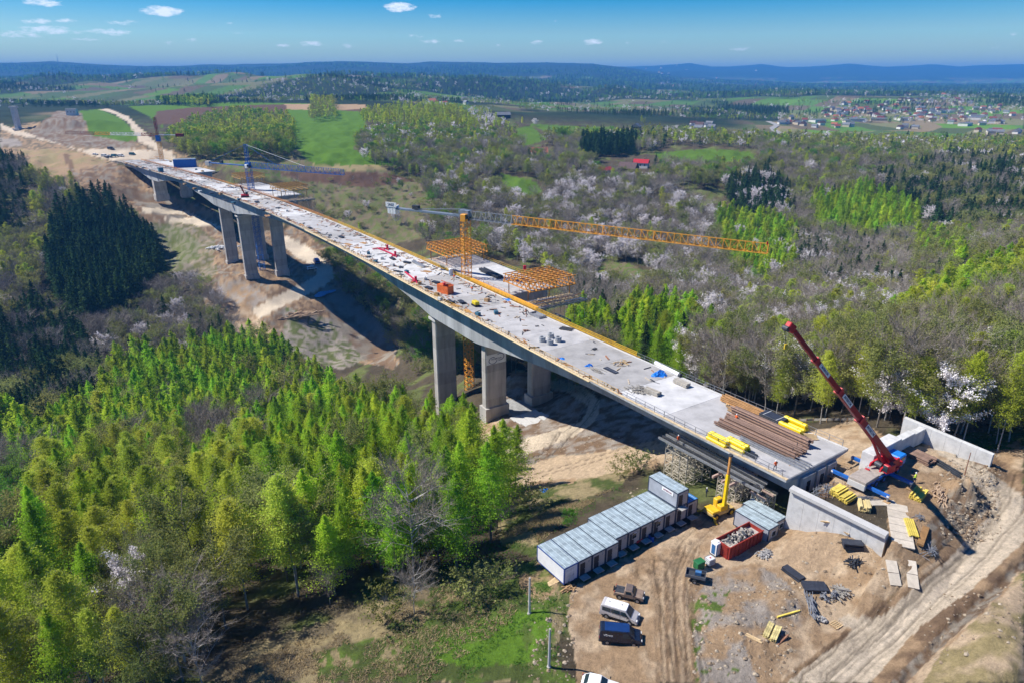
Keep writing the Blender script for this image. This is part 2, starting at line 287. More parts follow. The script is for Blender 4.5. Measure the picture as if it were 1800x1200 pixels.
# ---------------------------------------------------------------- mesh helpers
class MB:
    def __init__(s): s.v = []; s.f = []; s.m = []; s.cm = 0
    def add(s, vs, fs):
        o = len(s.v); s.v += [tuple(q) for q in vs]; s.f += [tuple(i + o for i in q) for q in fs]; s.m += [s.cm] * len(fs); return s
    def box(s, c, d, rot=0.0, M=None):
        "c = centre, d = full sizes, rot about z (or 3x3 matrix M)"
        hx, hy, hz = d[0] / 2, d[1] / 2, d[2] / 2
        P = [Vector((x, y, z)) for x in (-hx, hx) for y in (-hy, hy) for z in (-hz, hz)]
        M = M if M is not None else Matrix.Rotation(rot, 3, 'Z')
        c = Vector(c); return s.add([M @ p + c for p in P], [(0, 1, 3, 2), (4, 6, 7, 5), (0, 4, 5, 1), (2, 3, 7, 6), (0, 2, 6, 4), (1, 5, 7, 3)])
    def bar(s, a, b, w, h=None, up=(0, 0, 1)):
        a = Vector(a); b = Vector(b); h = h or w; d = b - a; L = d.length
        if L < 1e-6: return s
        d /= L; upv = Vector(up)
        if abs(d.dot(upv)) > .98: upv = Vector((1, 0, 0))
        x = d.cross(upv).normalized(); z = x.cross(d)
        M = Matrix((x, d, z)).transposed(); return s.box((a + b) / 2, (w, L, h), M=M)
    def tube(s, a, b, r, r2=None, n=8, cap=True):
        a = Vector(a); b = Vector(b); r2 = r if r2 is None else r2; d = (b - a).normalized()
        upv = Vector((0, 0, 1)) if abs(d.z) < .95 else Vector((1, 0, 0)); x = d.cross(upv).normalized(); y = d.cross(x)
        vs = []
        for i in range(n):
            t = 2 * math.pi * i / n; q = x * math.cos(t) + y * math.sin(t); vs += [a + q * r, b + q * r2]
        fs = [(2 * i, 2 * i + 1, (2 * i + 3) % (2 * n), (2 * i + 2) % (2 * n)) for i in range(n)]
        if cap: fs += [tuple(range(0, 2 * n, 2)), tuple(range(2 * n - 1, 0, -2))]
        return s.add(vs, fs)
    def prism(s, poly, h, M=None, base=(0, 0, 0)):
        "poly: 2d outline; extruded by h along local z, M maps local -> world"
        n = len(poly); M = M if M is not None else Matrix.Identity(3); b = Vector(base)
        vs = [M @ Vector((p[0], p[1], 0)) + b for p in poly] + [M @ Vector((p[0], p[1], h)) + b for p in poly]
        return s.add(vs, [tuple(range(n - 1, -1, -1)), tuple(range(n, 2 * n))] + [(i, (i + 1) % n, n + (i + 1) % n, n + i) for i in range(n)])
    def build(s, name, mats, parent=None, world=False, smooth=False, bevel=0.0, loc=None, rotz=0.0, link=True, **tags):
        if not isinstance(mats, (list, tuple)): mats = [mats]
        me = bpy.data.meshes.new(name); vs = s.v
        if world and parent is not None:
            Mi = (Matrix.Translation(parent.location) @ parent.rotation_euler.to_matrix().to_4x4()).inverted()
            vs = [Mi @ Vector(v) for v in vs]
        me.from_pydata(vs, [], s.f); me.update()
        for q in mats: me.materials.append(q)
        if len(mats) > 1: me.polygons.foreach_set('material_index', s.m)
        if smooth: me.polygons.foreach_set('use_smooth', [True] * len(me.polygons))
        bm = bmesh.new(); bm.from_mesh(me); bmesh.ops.recalc_face_normals(bm, faces=bm.faces)
        if bevel:
            bmesh.ops.bevel(bm, geom=list(bm.edges), offset=bevel, segments=1, affect='EDGES', profile=.5)
        bm.to_mesh(me); bm.free()
        o = bpy.data.objects.new(name, me)
        if link: COL.objects.link(o)
        if parent is not None: o.parent = parent
        if loc is not None: o.location = loc
        if rotz: o.rotation_euler = (0, 0, rotz)
        for k, q in tags.items():
            if q: o[k] = q
        return o
def thing(name, label, cat, loc=(0, 0, 0), rotz=0.0, group=None):
    o = bpy.data.objects.new(name, None); COL.objects.link(o); o.location = loc; o.rotation_euler = (0, 0, rotz); o['label'] = label; o['category'] = cat
    o.empty_display_size = .5
    if group: o['group'] = group
    return o
def tag(o, label=None, cat=None, group=None, kind=None):
    for k, q in (('label', label), ('category', cat), ('group', group), ('kind', kind)):
        if q: o[k] = q
    return o
def dup(root, loc, rotz=0.0, label=None, group=None, rot=None, scale=None):
    def cp(o, par):
        c = o.copy(); COL.objects.link(c); c.parent = par
        for ch in o.children: cp(ch, c)
        return c
    r = cp(root, None); r.location = loc; r.rotation_euler = rot if rot else (0, 0, rotz)
    if scale: r.scale = (scale,) * 3 if isinstance(scale, (int, float)) else scale
    if label: r['label'] = label
    if group: r['group'] = group
    return r
# ================================================================= GROUND
def polar_grid():
    a = np.concatenate([np.linspace(-150, -48, 30), np.linspace(-47, 47, 640), np.linspace(48, 150, 30)])
    r = [12.0]
    while r[-1] < 15200:
        k = .0075 if r[-1] < 700 else (.010 if r[-1] < 4000 else .022)
        if r[-1] < 45: k = .03
        r.append(r[-1] * (1 + k))
    return np.radians(a), np.array(r)
_a, _r = polar_grid()
AA, RR = np.meshgrid(_a, _r); GX = (RR * np.sin(AA)).ravel(); GY = (RR * np.cos(AA)).ravel()
GZ = ground_z(GX, GY)
PU, PV = proj(GX, np.where(GY > 20, GY, 20), GZ); INV = GY > 20
def inpoly(u, v, poly):
    c = np.zeros(len(u), bool); n = len(poly); j = n - 1
    for i in range(n):
        xi, yi = poly[i]; xj, yj = poly[j]
        if yi != yj:
            c ^= ((yi > v) != (yj > v)) & (u < (xj - xi) * (v - yi) / (yj - yi) + xi)
        j = i
    return c
GRASS = (.10, .15, .03); GRASS_D = (.075, .10, .028); DRY = (.30, .24, .13); DIRT = (.36, .245, .145); DIRT_L = (.50, .375, .25); DIRT_D = (.19, .125, .078)
ROCK = (.26, .225, .18); FLOOR = (.085, .068, .045); FIELD = (.085, .17, .014); PLOUGH = (.115, .068, .045); TAN = (.30, .24, .12); MOSS = (.12, .14, .045); ROAD = (.55, .455, .34); GREY = (.33, .285, .24); SCRUB = (.17, .135, .085)
base = np.empty((len(GX), 3))
n1 = fbm(GX / 9, GY / 9, 5)[:, None]; n2 = fbm(GX / 2.2 + 40, GY / 2.2, 4)[:, None]; n3 = fbm(GX / .7 + 11, GY / .7, 3)[:, None]
base[:] = np.array(FLOOR) * (.6 + .8 * n2); base += (np.array(MOSS) - FLOOR) * sstep(.5, .7, n1)
rad = np.hypot(GX, GY)
# distant farmland: strips of fields, forest, hedges
def fieldcol(x, y):
    ang = .5 + .5 * np.floor(fbm(x / 1500, y / 1500, 2) * 4); c, s = np.cos(ang), np.sin(ang)
    p = (x * c + y * s) / 150 + fbm(x / 300, y / 300, 2) * 1.2; q = (-x * s + y * c) / 55 + fbm(x / 350 + 5, y / 350, 2) * 1.6
    i = np.floor(p).astype(int); j = np.floor(q).astype(int); h = _H[(i * 7 + 13) & 255, (j * 3 + 5) & 255]
    pal = np.array([(.08, .16, .03), (.11, .14, .05), (.07, .11, .035), (.19, .15, .09), (.12, .095, .06), (.095, .19, .025), (.15, .15, .07), (.07, .09, .035)])
    return pal[(h * 8).astype(int) % 8]
FC = fieldcol(GX, GY)
fo = fbm(GX / 520 + 7, GY / 520 + 2, 5); forest_mask = sstep(.44, .50, fo)
forest_mask = np.where(GY > 5600, np.maximum(forest_mask, sstep(20, 70, GZ)), forest_mask)
farf = sstep(900, 1300, rad)[:, None]
FORC = np.array((.020, .034, .016)) * (.5 + 1.0 * fbm(GX / 40, GY / 40, 4)[:, None])
fcol = FC * (1 - forest_mask[:, None]) + FORC * forest_mask[:, None]
base = base * (1 - farf) + fcol * farf
wob = (n1[:, 0] - .5) * 1.0; wob2 = (n2[:, 0] - .5)
def paint(col, poly, y0=20, y1=1e9, wob_px=10, mix=1.0, thr=None):
    global base
    m = INV & (GY > y0) & (GY < y1)
    us = [p[0] for p in poly]; vs_ = [p[1] for p in poly]
    m &= (PU > min(us) - 30) & (PU < max(us) + 30) & (PV > min(vs_) - 30) & (PV < max(vs_) + 30)
    idx = np.nonzero(m)[0]
    if not len(idx): return
    k = inpoly(PU[idx] + (wob[idx] + wob2[idx] * .8) * wob_px * 2, PV[idx] + (wob2[idx] * 1.2 + (n1[idx, 0] - .5) * .6) * wob_px, poly)
    idx = idx[k]
    if thr is not None: idx = idx[n2[idx, 0] * .6 + n3[idx, 0] * .4 > thr]
    c = np.array(col) if not callable(col) else col(idx)
    base[idx] = base[idx] * (1 - mix) + c * mix
def mixc(a, b, t): return lambda idx: np.array(a) * (1 - sstep(.38, .62, t[idx])) + np.array(b) * sstep(.38, .62, t[idx])
# far side fields and site
paint(FIELD, [(140,195),(175,192),(215,210),(245,240),(235,252),(175,245),(140,215)], 400, 3000, 2)
paint(FIELD, [(225,187),(300,184),(420,180),(520,182),(640,184),(645,212),(540,215),(290,200),(285,225),(262,205)], 400, 4000, 1)
paint(PLOUGH, [(275,196),(330,190),(480,184),(640,184),(640,197),(560,192),(505,188),(500,205),(420,215),(270,220)], 400, 4000, 1)
paint(DIRT, [(500,183),(640,184),(650,192),(560,195),(505,192)], 400, 4000, 1)
paint(FIELD, [(505,205),(640,205),(645,225),(620,262),(700,290),(645,300),(555,290),(522,270),(500,255)], 300, 3000, 2)
paint(TAN, [(560,292),(640,290),(715,292),(650,304),(560,306),(470,300),(430,280),(520,275)], 250, 2000, 3)
paint(mixc(SCRUB, MOSS, n2), [(330,262),(520,262),(560,300),(720,300),(760,350),(740,420),(640,440),(560,360),(480,310),(400,296)], 200, 2000, 4)
paint(PLOUGH, [(480,305),(560,302),(680,304),(730,318),(650,330),(540,320)], 250, 2000, 3)
paint(mixc(GRASS, SCRUB, n2), [(370,280),(470,285),(500,310),(430,308)], 200, 2000, 4)
paint(mixc(DIRT, SCRUB, n2), [(0,228),(60,215),(140,215),(235,250),(290,262),(330,275),(380,300),(330,312),(200,285),(60,282),(0,270)], 300, 3000, 4)
paint(mixc(ROCK, DIRT_D, n2), [(60,225),(100,195),(150,200),(150,235),(240,250),(230,262),(120,258),(50,240)], 300, 3000, 4)
paint(FIELD, [(142,196),(178,193),(215,212),(245,238),(225,250),(160,238)], 300, 3000, 2)
paint(ROAD, [(175,193),(190,191),(225,205),(262,240),(300,275),(330,300),(312,302),(270,262),(245,250),(225,215),(200,200)], 300, 3000, 1)
paint(ROAD, [(10,222),(60,238),(130,262),(200,262),(300,266),(310,282),(195,283),(150,270),(100,252),(20,236),(0,226),(0,216)], 300, 3000, 2)
paint(mixc(DIRT, TAN, n1), [(35,265),(110,262),(185,282),(200,300),(140,330),(115,325),(60,310),(40,290)], 200, 2000, 3)
paint(DIRT_D, [(112,270),(122,272),(136,318),(124,318)], 200, 2000, 2)
paint(GREY, [(0,244),(30,243),(40,256),(0,259)], 300, 3000, 2)
# slope under the far half of the viaduct
SL = [(195,285),(240,300),(300,345),(380,370),(420,420),(520,395),(575,440),(590,480),(640,540),(690,600),(700,640),(640,640),(580,620),(500,610),(430,600),(400,540),(350,480),(310,440),(240,370),(150,330),(120,300)]
paint(mixc(DIRT_D, DIRT, n2), SL, 150, 1500, 6)
paint(mixc(MOSS, SCRUB, n2), SL, 150, 1500, 12, thr=.56)
paint(mixc(ROCK, DIRT, n1), SL, 150, 1500, 12, thr=.53)
paint(mixc(DIRT_D, ROCK, n1), [(210,330),(300,345),(330,380),(300,400),(230,350)], 150, 1500, 5)
paint(mixc(MOSS, GRASS, n2), [(255,395),(320,400),(355,430),(350,455),(300,470),(270,440)], 150, 1500, 6)
paint(mixc(GREY, DIRT, n2), [(355,500),(420,490),(470,520),(420,560),(360,545)], 150, 1500, 5)
paint(mixc(MOSS, GREY, n2), [(500,540),(580,560),(650,630),(600,650),(500,620)], 150, 1500, 6)
paint(mixc(DIRT_D, ROCK, n1), [(560,490),(620,520),(700,600),(690,650),(640,630),(580,560)], 150, 1500, 6)
paint(mixc(MOSS, ROCK, n2), [(240,395),(330,385),(375,420),(380,480),(330,500),(280,450)], 150, 1500, 6, mix=.7)
paint(mixc(MOSS, SCRUB, n2), [(560,440),(620,460),(700,520),(760,560),(780,640),(740,650),(690,560),(600,480)], 150, 1500, 6)
RD2 = (.62, .52, .39)
for seg in ([(250,365),(330,372),(345,380),(250,373)], [(270,385),(345,383),(400,402),(340,396)], [(498,412),(545,436),(580,464),(590,486),(566,506),(525,526),(450,562),(432,577),(475,596),(515,612),(480,622),(418,594),(406,570),(475,526),(538,495),(558,484),(550,470),(515,448),(494,428)]):
    paint(RD2, seg, 120, 1500, 1)
paint(mixc(DIRT, DIRT_L, n2), [(400,540),(440,545),(500,605),(480,615),(420,600)], 120, 1500, 3)
# near end below the deck
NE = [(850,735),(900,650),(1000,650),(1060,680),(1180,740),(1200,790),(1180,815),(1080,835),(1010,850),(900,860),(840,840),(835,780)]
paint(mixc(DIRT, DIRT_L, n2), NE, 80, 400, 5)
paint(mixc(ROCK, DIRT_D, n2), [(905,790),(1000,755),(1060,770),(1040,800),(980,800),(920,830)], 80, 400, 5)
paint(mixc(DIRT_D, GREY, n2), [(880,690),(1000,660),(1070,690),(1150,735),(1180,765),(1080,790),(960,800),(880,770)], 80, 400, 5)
paint(ROAD, [(850,790),(960,760),(1020,740),(1035,715),(1000,690),(940,675),(890,668),(890,660),(960,662),(1030,680),(1055,705),(1050,735),(1010,765),(960,785),(880,815),(850,815)], 80, 400, 2)
paint(DIRT_L, [(845,815),(900,822),(1000,800),(1080,790),(1180,775),(1185,800),(1080,825),(1000,840),(900,848),(845,838)], 80, 400, 4)
paint((.33,.33,.32), [(888,700),(930,705),(955,735),(925,745),(885,722)], 80, 400, 1)
# meadow
paint(mixc(DRY, SCRUB, n2), [(350,1200),(430,1130),(560,1100),(700,1030),(760,1010),(860,980),(930,1010),(950,1060),(900,1100),(760,1140),(740,1200)], 50, 200, 12)
paint(mixc(GRASS, DRY, n2), [(700,1120),(780,1060),(870,1020),(930,1000),(990,1040),(1000,1110),(960,1160),(1020,1200),(720,1200)], 50, 200, 12)
paint(mixc(GRASS, GRASS_D, n2), [(560,1150),(700,1090),(840,1000),(930,1000),(985,1030),(960,1110),(1000,1200),(560,1200)], 50, 200, 22, thr=.44)
paint((.10,.19,.02), [(770,1130),(850,1085),(960,1070),(980,1110),(950,1130),(930,1165),(830,1175),(760,1160)], 50, 200, 14, thr=.40)
paint(mixc(GRASS_D, DRY, n2), [(860,880),(960,855),(1080,830),(1120,830),(1090,850),(1000,890),(950,930),(945,980),(880,960)], 50, 300, 8)
paint(mixc(GRASS, DIRT, n2), [(900,990),(950,985),(985,1030),(960,1060),(920,1040)], 50, 200, 6)
# yard
paint(mixc(DIRT, DIRT_L, n2), [(1010,1035),(1100,980),(1240,900),(1300,880),(1400,930),(1560,945),(1600,880),(1440,870),(1420,760),(1500,735),(1600,790),(1800,730),(1800,1200),(1010,1200),(1010,1130),(1000,1080)], 40, 220, 8)
paint(mixc(DIRT, DIRT_D, n1), [(1560,850),(1600,830),(1690,830),(1700,960),(1600,1010),(1560,960)], 40, 220, 6)
paint(mixc(GREY, DIRT, n2), [(1270,1000),(1330,990),(1380,1020),(1430,1080),(1400,1110),(1300,1120),(1330,1200),(1230,1200),(1210,1080),(1240,1020)], 40, 220, 8)
paint(GRASS, [(1250,1040),(1290,1030),(1270,1080),(1235,1100),(1225,1180),(1290,1160),(1300,1190),(1220,1200),(1215,1060)], 40, 220, 8, thr=.5)
paint(mixc(DIRT_D, DIRT, n3), [(1120,985),(1200,960),(1230,1010),(1215,1120),(1225,1200),(1150,1200),(1170,1060)], 40, 220, 5, mix=.55)
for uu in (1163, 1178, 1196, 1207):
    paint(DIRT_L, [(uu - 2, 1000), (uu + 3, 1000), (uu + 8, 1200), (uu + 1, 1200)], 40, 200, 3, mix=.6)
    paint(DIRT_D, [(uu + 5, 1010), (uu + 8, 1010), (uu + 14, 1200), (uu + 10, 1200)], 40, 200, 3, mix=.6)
paint((.42,.30,.19), [(1395,930),(1470,930),(1480,985),(1460,1010),(1400,1005),(1370,975)], 40, 200, 5)
paint(mixc(DIRT_D, DIRT, n2), [(1370,1200),(1540,1060),(1640,1000),(1700,930),(1760,850),(1700,800),(1600,750),(1800,780),(1800,1000),(1560,1200)], 40, 260, 5)
paint(ROAD, [(1385,1200),(1500,1105),(1470,1090),(1490,1080),(1545,1085),(1670,980),(1738,908),(1746,880),(1700,830),(1640,790),(1600,760),(1620,752),(1730,820),(1800,872),(1800,952),(1715,1030),(1615,1100),(1530,1200)], 40, 260, 4)
paint((.62, .52, .40), [(1440,1200),(1580,1085),(1700,985),(1725,992),(1610,1085),(1480,1200)], 40, 260, 4, mix=.7)
paint(mixc(DIRT_D, ROCK, n3), [(1560,1200),(1640,1120),(1720,1050),(1800,985),(1800,1000),(1730,1070),(1650,1140),(1590,1200)], 40, 260, 5)
paint(mixc(DIRT_L, TAN, n2), [(1620,1200),(1660,1140),(1740,1065),(1800,1005),(1800,1200)], 40, 260, 5)
paint(mixc(DIRT_D, ROCK, n3), [(1660,870),(1700,840),(1748,880),(1735,900),(1690,935),(1640,975),(1610,950)], 40, 260, 4)
paint(mixc(GRASS, MOSS, n2), [(1690,760),(1800,750),(1800,800),(1740,790),(1700,780)], 40, 400, 5)
paint(mixc(DIRT, DIRT_L, n2), [(1740,790),(1800,770),(1800,830),(1760,810)], 40, 400, 5)
paint(mixc(SCRUB, GREY, n2), [(1640,720),(1800,700),(1800,750),(1690,760),(1620,750)], 40, 400, 5)
# meadows between the woods
for poly in ([(1150,268),(1250,262),(1320,268),(1335,285),(1250,285),(1160,280)], [(905,225),(935,222),(960,245),(915,260)], [(930,218),(1090,226),(1150,238),(1100,242),(960,232)],
             [(880,305),(940,318),(955,340),(930,345),(885,325)], [(655,165),(720,158),(820,170),(800,178),(700,172)], [(700,185),(800,190),(850,200),(760,196)]):
    paint(FIELD, poly, 200, 5000, 3, mix=.85)
paint(mixc(GRASS, SCRUB, n2), [(1000,470),(1100,460),(1180,500),(1100,520),(1010,500)], 200, 2000, 6)
paint(TAN, [(1360,215),(1372,214),(1380,238),(1365,234)], 300, 5000, 1)
paint(lambda idx: FC[idx] * 1.25, [(1370,175),(1800,172),(1800,246),(1500,242),(1370,236)], 900, 6000, 2)
fine = (.80 + .4 * n3 * (1 - sstep(150, 400, rad)[:, None]) + .2 * sstep(150, 400, rad)[:, None])
base *= fine
_rt = ruts(GX, GY)[:, None]; base = base * (1 - np.clip(_rt * 3.2, 0, .5))
def build_ground():
    nr, na = RR.shape; me = bpy.data.meshes.new("ground")
    me.vertices.add(nr * na); me.vertices.foreach_set('co', np.stack([GX, GY, GZ], 1).astype(np.float32).ravel())
    i = np.arange((nr - 1) * (na - 1)); r_, c_ = i // (na - 1), i % (na - 1); a = r_ * na + c_
    q = np.stack([a, a + na, a + na + 1, a + 1], 1)[:, ::-1]
    # cap the hole behind the camera foot with the first row
    nq = len(q); me.loops.add(nq * 4); me.polygons.add(nq)
    me.loops.foreach_set('vertex_index', q[:, ::-1].ravel().astype(np.int32)); me.polygons.foreach_set('loop_start', np.arange(0, nq * 4, 4, dtype=np.int32))
    me.polygons.foreach_set('use_smooth', np.ones(nq, bool)); me.update(calc_edges=True)
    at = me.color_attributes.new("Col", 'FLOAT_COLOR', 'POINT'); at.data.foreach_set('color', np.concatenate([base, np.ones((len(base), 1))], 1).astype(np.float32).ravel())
    m = bpy.data.materials.new("ground"); m.use_nodes = True; t = m.node_tree; n = t.nodes; b = n["Principled BSDF"]; b.inputs['Roughness'].default_value = .95; b.inputs['Specular IOR Level'].default_value = .1
    vc = n.new("ShaderNodeVertexColor"); vc.layer_name = "Col"; geo = n.new("ShaderNodeNewGeometry")
    no = n.new("ShaderNodeTexNoise"); no.inputs['Scale'].default_value = 1.6; no.inputs['Detail'].default_value = 8; no.inputs['Roughness'].default_value = .75; t.links.new(geo.outputs['Position'], no.inputs['Vector'])
    mr = n.new("ShaderNodeMapRange"); mr.inputs['From Min'].default_value = .3; mr.inputs['From Max'].default_value = .7; mr.inputs['To Min'].default_value = .62; mr.inputs['To Max'].default_value = 1.38
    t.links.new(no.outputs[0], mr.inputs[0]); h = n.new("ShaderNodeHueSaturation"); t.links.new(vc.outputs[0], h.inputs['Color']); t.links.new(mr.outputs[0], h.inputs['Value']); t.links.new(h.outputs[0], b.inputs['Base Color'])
    n2_ = n.new("ShaderNodeTexNoise"); n2_.inputs['Scale'].default_value = 5.5; n2_.inputs['Detail'].default_value = 9; n2_.inputs['Roughness'].default_value = .8; t.links.new(geo.outputs['Position'], n2_.inputs['Vector'])
    mu = n.new('ShaderNodeMath'); mu.operation = 'MULTIPLY_ADD'; t.links.new(n2_.outputs[0], mu.inputs[0]); mu.inputs[1].default_value = .8; t.links.new(no.outputs[0], mu.inputs[2]); mr.inputs['From Min'].default_value = .55; mr.inputs['From Max'].default_value = 1.25; mr.inputs['To Min'].default_value = .5; mr.inputs['To Max'].default_value = 1.5; t.links.new(mu.outputs[0], mr.inputs[0])
    bn = n.new("ShaderNodeBump"); bn.inputs['Strength'].default_value = 1.0; bn.inputs['Distance'].default_value = .3; t.links.new(mu.outputs[0], bn.inputs['Height']); t.links.new(bn.outputs[0], b.inputs['Normal'])
    me.materials.append(m); o = bpy.data.objects.new("ground", me); COL.objects.link(o); tag(o, 'hilly ground of dirt tracks, meadow, forest floor and distant farmland', kind='structure'); return o
ground = build_ground()
# ---------------------------------------------------------------- haze
hz = MB().box((0, 0, 115), (31600, 31600, 376)).build('haze', [])
hm = bpy.data.materials.new('haze'); hm.use_nodes = True; t_ = hm.node_tree; t_.nodes.remove(t_.nodes["Principled BSDF"])
pv = t_.nodes.new("ShaderNodeVolumePrincipled"); pv.inputs['Density'].default_value = 1.15e-4; pv.inputs['Color'].default_value = (.11, .43, 1.0, 1); pv.inputs['Anisotropy'].default_value = .0
t_.links.new(pv.outputs[0], t_.nodes["Material Output"].inputs['Volume']); hz.data.materials.append(hm); tag(hz, 'thin blue haze over the distant hills', kind='stuff')
# ================================================================= VIADUCT
M_DECK = mat('deck_concrete', (.42, .41, .40), .9, .10, .22, bump=.1, detail=9, coord='Object')
M_CONC = mat('raw_concrete', (.42, .395, .365), .9, .20, .6, bump=.15, detail=9, stretch=(1, 1, .18))
M_CONC2 = mat('raw_concrete_dark', (.37, .345, .315), .9, .22, .6, bump=.15, detail=9, stretch=(1, 1, .18)); M_CONC3 = mat('raw_concrete_warm', (.45, .42, .38), .9, .2, .6, bump=.15, detail=9, stretch=(1, 1, .18))
M_CONCL = mat('light_concrete', (.52, .51, .49), .88, .10, .6, bump=.12, detail=8)
M_CONCW = mat('pale_concrete', (.56, .555, .54), .88, .16, .7, bump=.15, detail=8)
M_WOOD = mat('timber', (.38, .24, .12), .85, .25, 2.2, bump=.1, obj_rand=.15)
M_TAN = mat('tan_board', (.55, .40, .22), .8, .2, 2, obj_rand=.15)
M_YEL = mat('yellow_formwork', (.66, .46, .04), .6, .15, 2.0, obj_rand=.1)
M_ORY = mat('orange_yellow_steel', (.74, .33, .035), .5, .12, 2.0)
M_RUST = mat('rusty_steel', (.26, .13, .08), .75, .3, 2.5, obj_rand=.15)
M_DARK = mat('dark_steel', (.06, .065, .075), .55, .3, 2.0, metal=.3)
M_GREYS = mat('grey_steel', (.33, .34, .36), .45, .2, 2.0, metal=.5)
M_SHUT = mat('black_formwork', (.035, .04, .055), .5, .3, 2.5)
M_BLUE = mat('blue_paint', (.02, .12, .42), .45, .15, 2.0)
M_RED = mat('red_paint', (.50, .022, .03), .45, .15, 2.0)
M_WHITE = mat('white_paint', (.78, .78, .77), .5, .06, 1.0)
M_TARP = mat('blue_tarp', (.01, .17, .60), .5, .25, 2.0)
M_BROWNB = mat('brown_beam', (.27, .175, .13), .75, .22, 3.0, obj_rand=.2)
M_BLACK = mat('black_rubber', (.02, .02, .022), .8, .2, 3.0)
M_GLASS = mat('dark_glass', (.02, .035, .045), .12, .1, 1.0, spec=.6)
def sweep(prof_fn, stations, offs_close=True):
    "profile(s) -> list of (offset, dz); swept along the viaduct axis"
    mb = MB(); prev = None; n = None
    for s in stations:
        pr = prof_fn(s); vs = [axis(s, o, dz) for o, dz in pr]; k = len(mb.v); mb.v += [tuple(q) for q in vs]; n = len(pr)
        if prev is not None:
            for i in range(n):
                j = (i + 1) % n; mb.f.append((prev + i, prev + j, k + j, k + i)); mb.m.append(0)
        prev = k
    mb.f.append(tuple(range(n))); mb.m.append(0); mb.f.append(tuple(range(prev + n - 1, prev - 1, -1))); mb.m.append(0)
    return mb
DW = 16.2
PIER_S = (110, 385, 553)
def depth(s):
    "girder depth: deep over the piers, slender at midspan"
    d = 3.6
    for p, hw, ext, dd in ((110, 14, 62, 5.4), (385, 22, 95, 7.2), (553, 12, 62, 5.0)):
        t = max(0, abs(s - p) - hw) / ext
        if t < 1: d = max(d, 3.6 + dd * (1 - t) ** 1.8)
    return d
def girder_prof(off0):
    def f(s):
        d = depth(s); a, b = off0 + 3.4, off0 + DW - 3.4
        return [(off0, 0), (off0 + DW, 0), (off0 + DW, -.35), (b + .4, -.75), (b, -d), (a, -d), (a - .4, -.75), (off0, -.35)]
    return f
near = thing('viaduct', 'long curved concrete viaduct carriageway on haunched girder crossing the wooded valley', 'viaduct', tuple(axis(0, 8)))
ST = list(np.arange(-1.0, 645, 5.0))
GM = [mat('girder_concrete_%s' % n_, tuple(c * k_ for c in (.35, .36, .37)), .9, .2, .4, bump=.1, detail=9, stretch=(1, 1, .2)) for n_, k_ in (('a', 1.0), ('b', .88), ('c', 1.12))]
gs_ = -1.0; gk = 0
while gs_ < 640:
    ge_ = gs_ + (5.0 if gs_ < 260 else 12.0); sweep(girder_prof(0), [gs_ + .012, (gs_ + ge_) / 2, ge_ - .012]).build('girder_segment', GM[(gk * 7 + gk // 3) % 3], near, world=True); gs_ = ge_; gk += 1
if False: sweep(girder_prof(0), ST).build('girder', mat('girder_concrete', (.38, .39, .40), .9, .22, .4, bump=.1, detail=8, stretch=(1, 1, .25)), near, world=True)
# pour segments of the deck surface: each a slab a little proud, with its own tone
seg0 = 0.0; k = 0
rnd = random.Random(3)
segs = []
while seg0 < 640:
    L = 11 + rnd.random() * 3 if seg0 < 250 else 22; segs.append((seg0, min(640, seg0 + L))); seg0 += L
segs[0] = (-.9, segs[0][1])
SLM = [mat('deck_slab_%s' % c, col, .9, .17, .28, bump=.12, detail=12) for c, col in (('white', (.52,.515,.51)), ('pale', (.40,.39,.385)), ('grey', (.335,.325,.315)))]
for (a, b) in segs:
    n_ = max(2, int((b - a) / 4) + 1); stt = np.linspace(a + .03, b - .03, n_)
    m_ = SLM[0] if 14 < a < 32 else SLM[rnd.choice((1, 1, 2, 0)) if a > 60 else 1 if a < 14 else 2]
    sweep(lambda s: [(.55, .012), (DW - .55, .012), (DW - .55, .07), (.55, .07)], stt).build('deck_slab', m_, near, world=True)
for off, nm in ((.0, 'kerb'), (DW - .5, 'kerb')):
    sweep(lambda s: [(off, .004), (off + .5, .004), (off + .5, .16), (off, .16)], ST[:-1]).build(nm, mat('kerb_wood', (.55, .43, .27), .85, .2, 1.5) if off == 0 else M_CONCL, near, world=True)
# railings: yellow panel strip on the far edge, posts and ropes on the near edge
def rail(parent, off, s0, s1, step, h, m, name='railing', panel=False, out=0.0):
    mb = MB(); prev = None; s = s0
    while s <= s1:
        a = axis(s, off, .1); b = a + Vector((0, 0, h)); mb.bar(a, b, .08)
        if prev is not None:
            for q in (1.0, .5) if not panel else (1.0, .72, .45): mb.bar(prev[0].lerp(prev[1], q), a.lerp(b, q), .05, .14 if panel else .05)
        prev = (a, b); s += step
    return mb.build(name, m, parent, world=True)
M_YR = mat('yellow_rail', (.62, .36, .03), .6, .2, 1.0)
for a in range(48, 240, 12): rail(near, DW - .1, a, a + 12, 2.0, 1.25, M_YR, 'railing_panel', True)
for a in range(240, 640, 25): rail(near, DW - .1, a, a + 25, 2.5, 1.3, mat('orange_rail', (.50, .20, .05), .7, .25, 1.0), 'railing_panel', True)
for a in range(0, 48, 12): rail(near, DW - .1, a, a + 12, 2.4, 1.15, M_GREYS, 'railing_panel')
for a in range(0, 36, 12): rail(near, .35, a, a + 12, 2.4, 1.15, M_GREYS, 'railing_panel')
for a in range(36, 240, 12): rail(near, .25, a, a + 12, 2.0, .95, M_YR, 'railing_panel')
for a in range(240, 620, 25): rail(near, .25, a, a + 25, 2.5, .9, mat('orange_rail', (.5, .2, .05)), 'railing_panel')
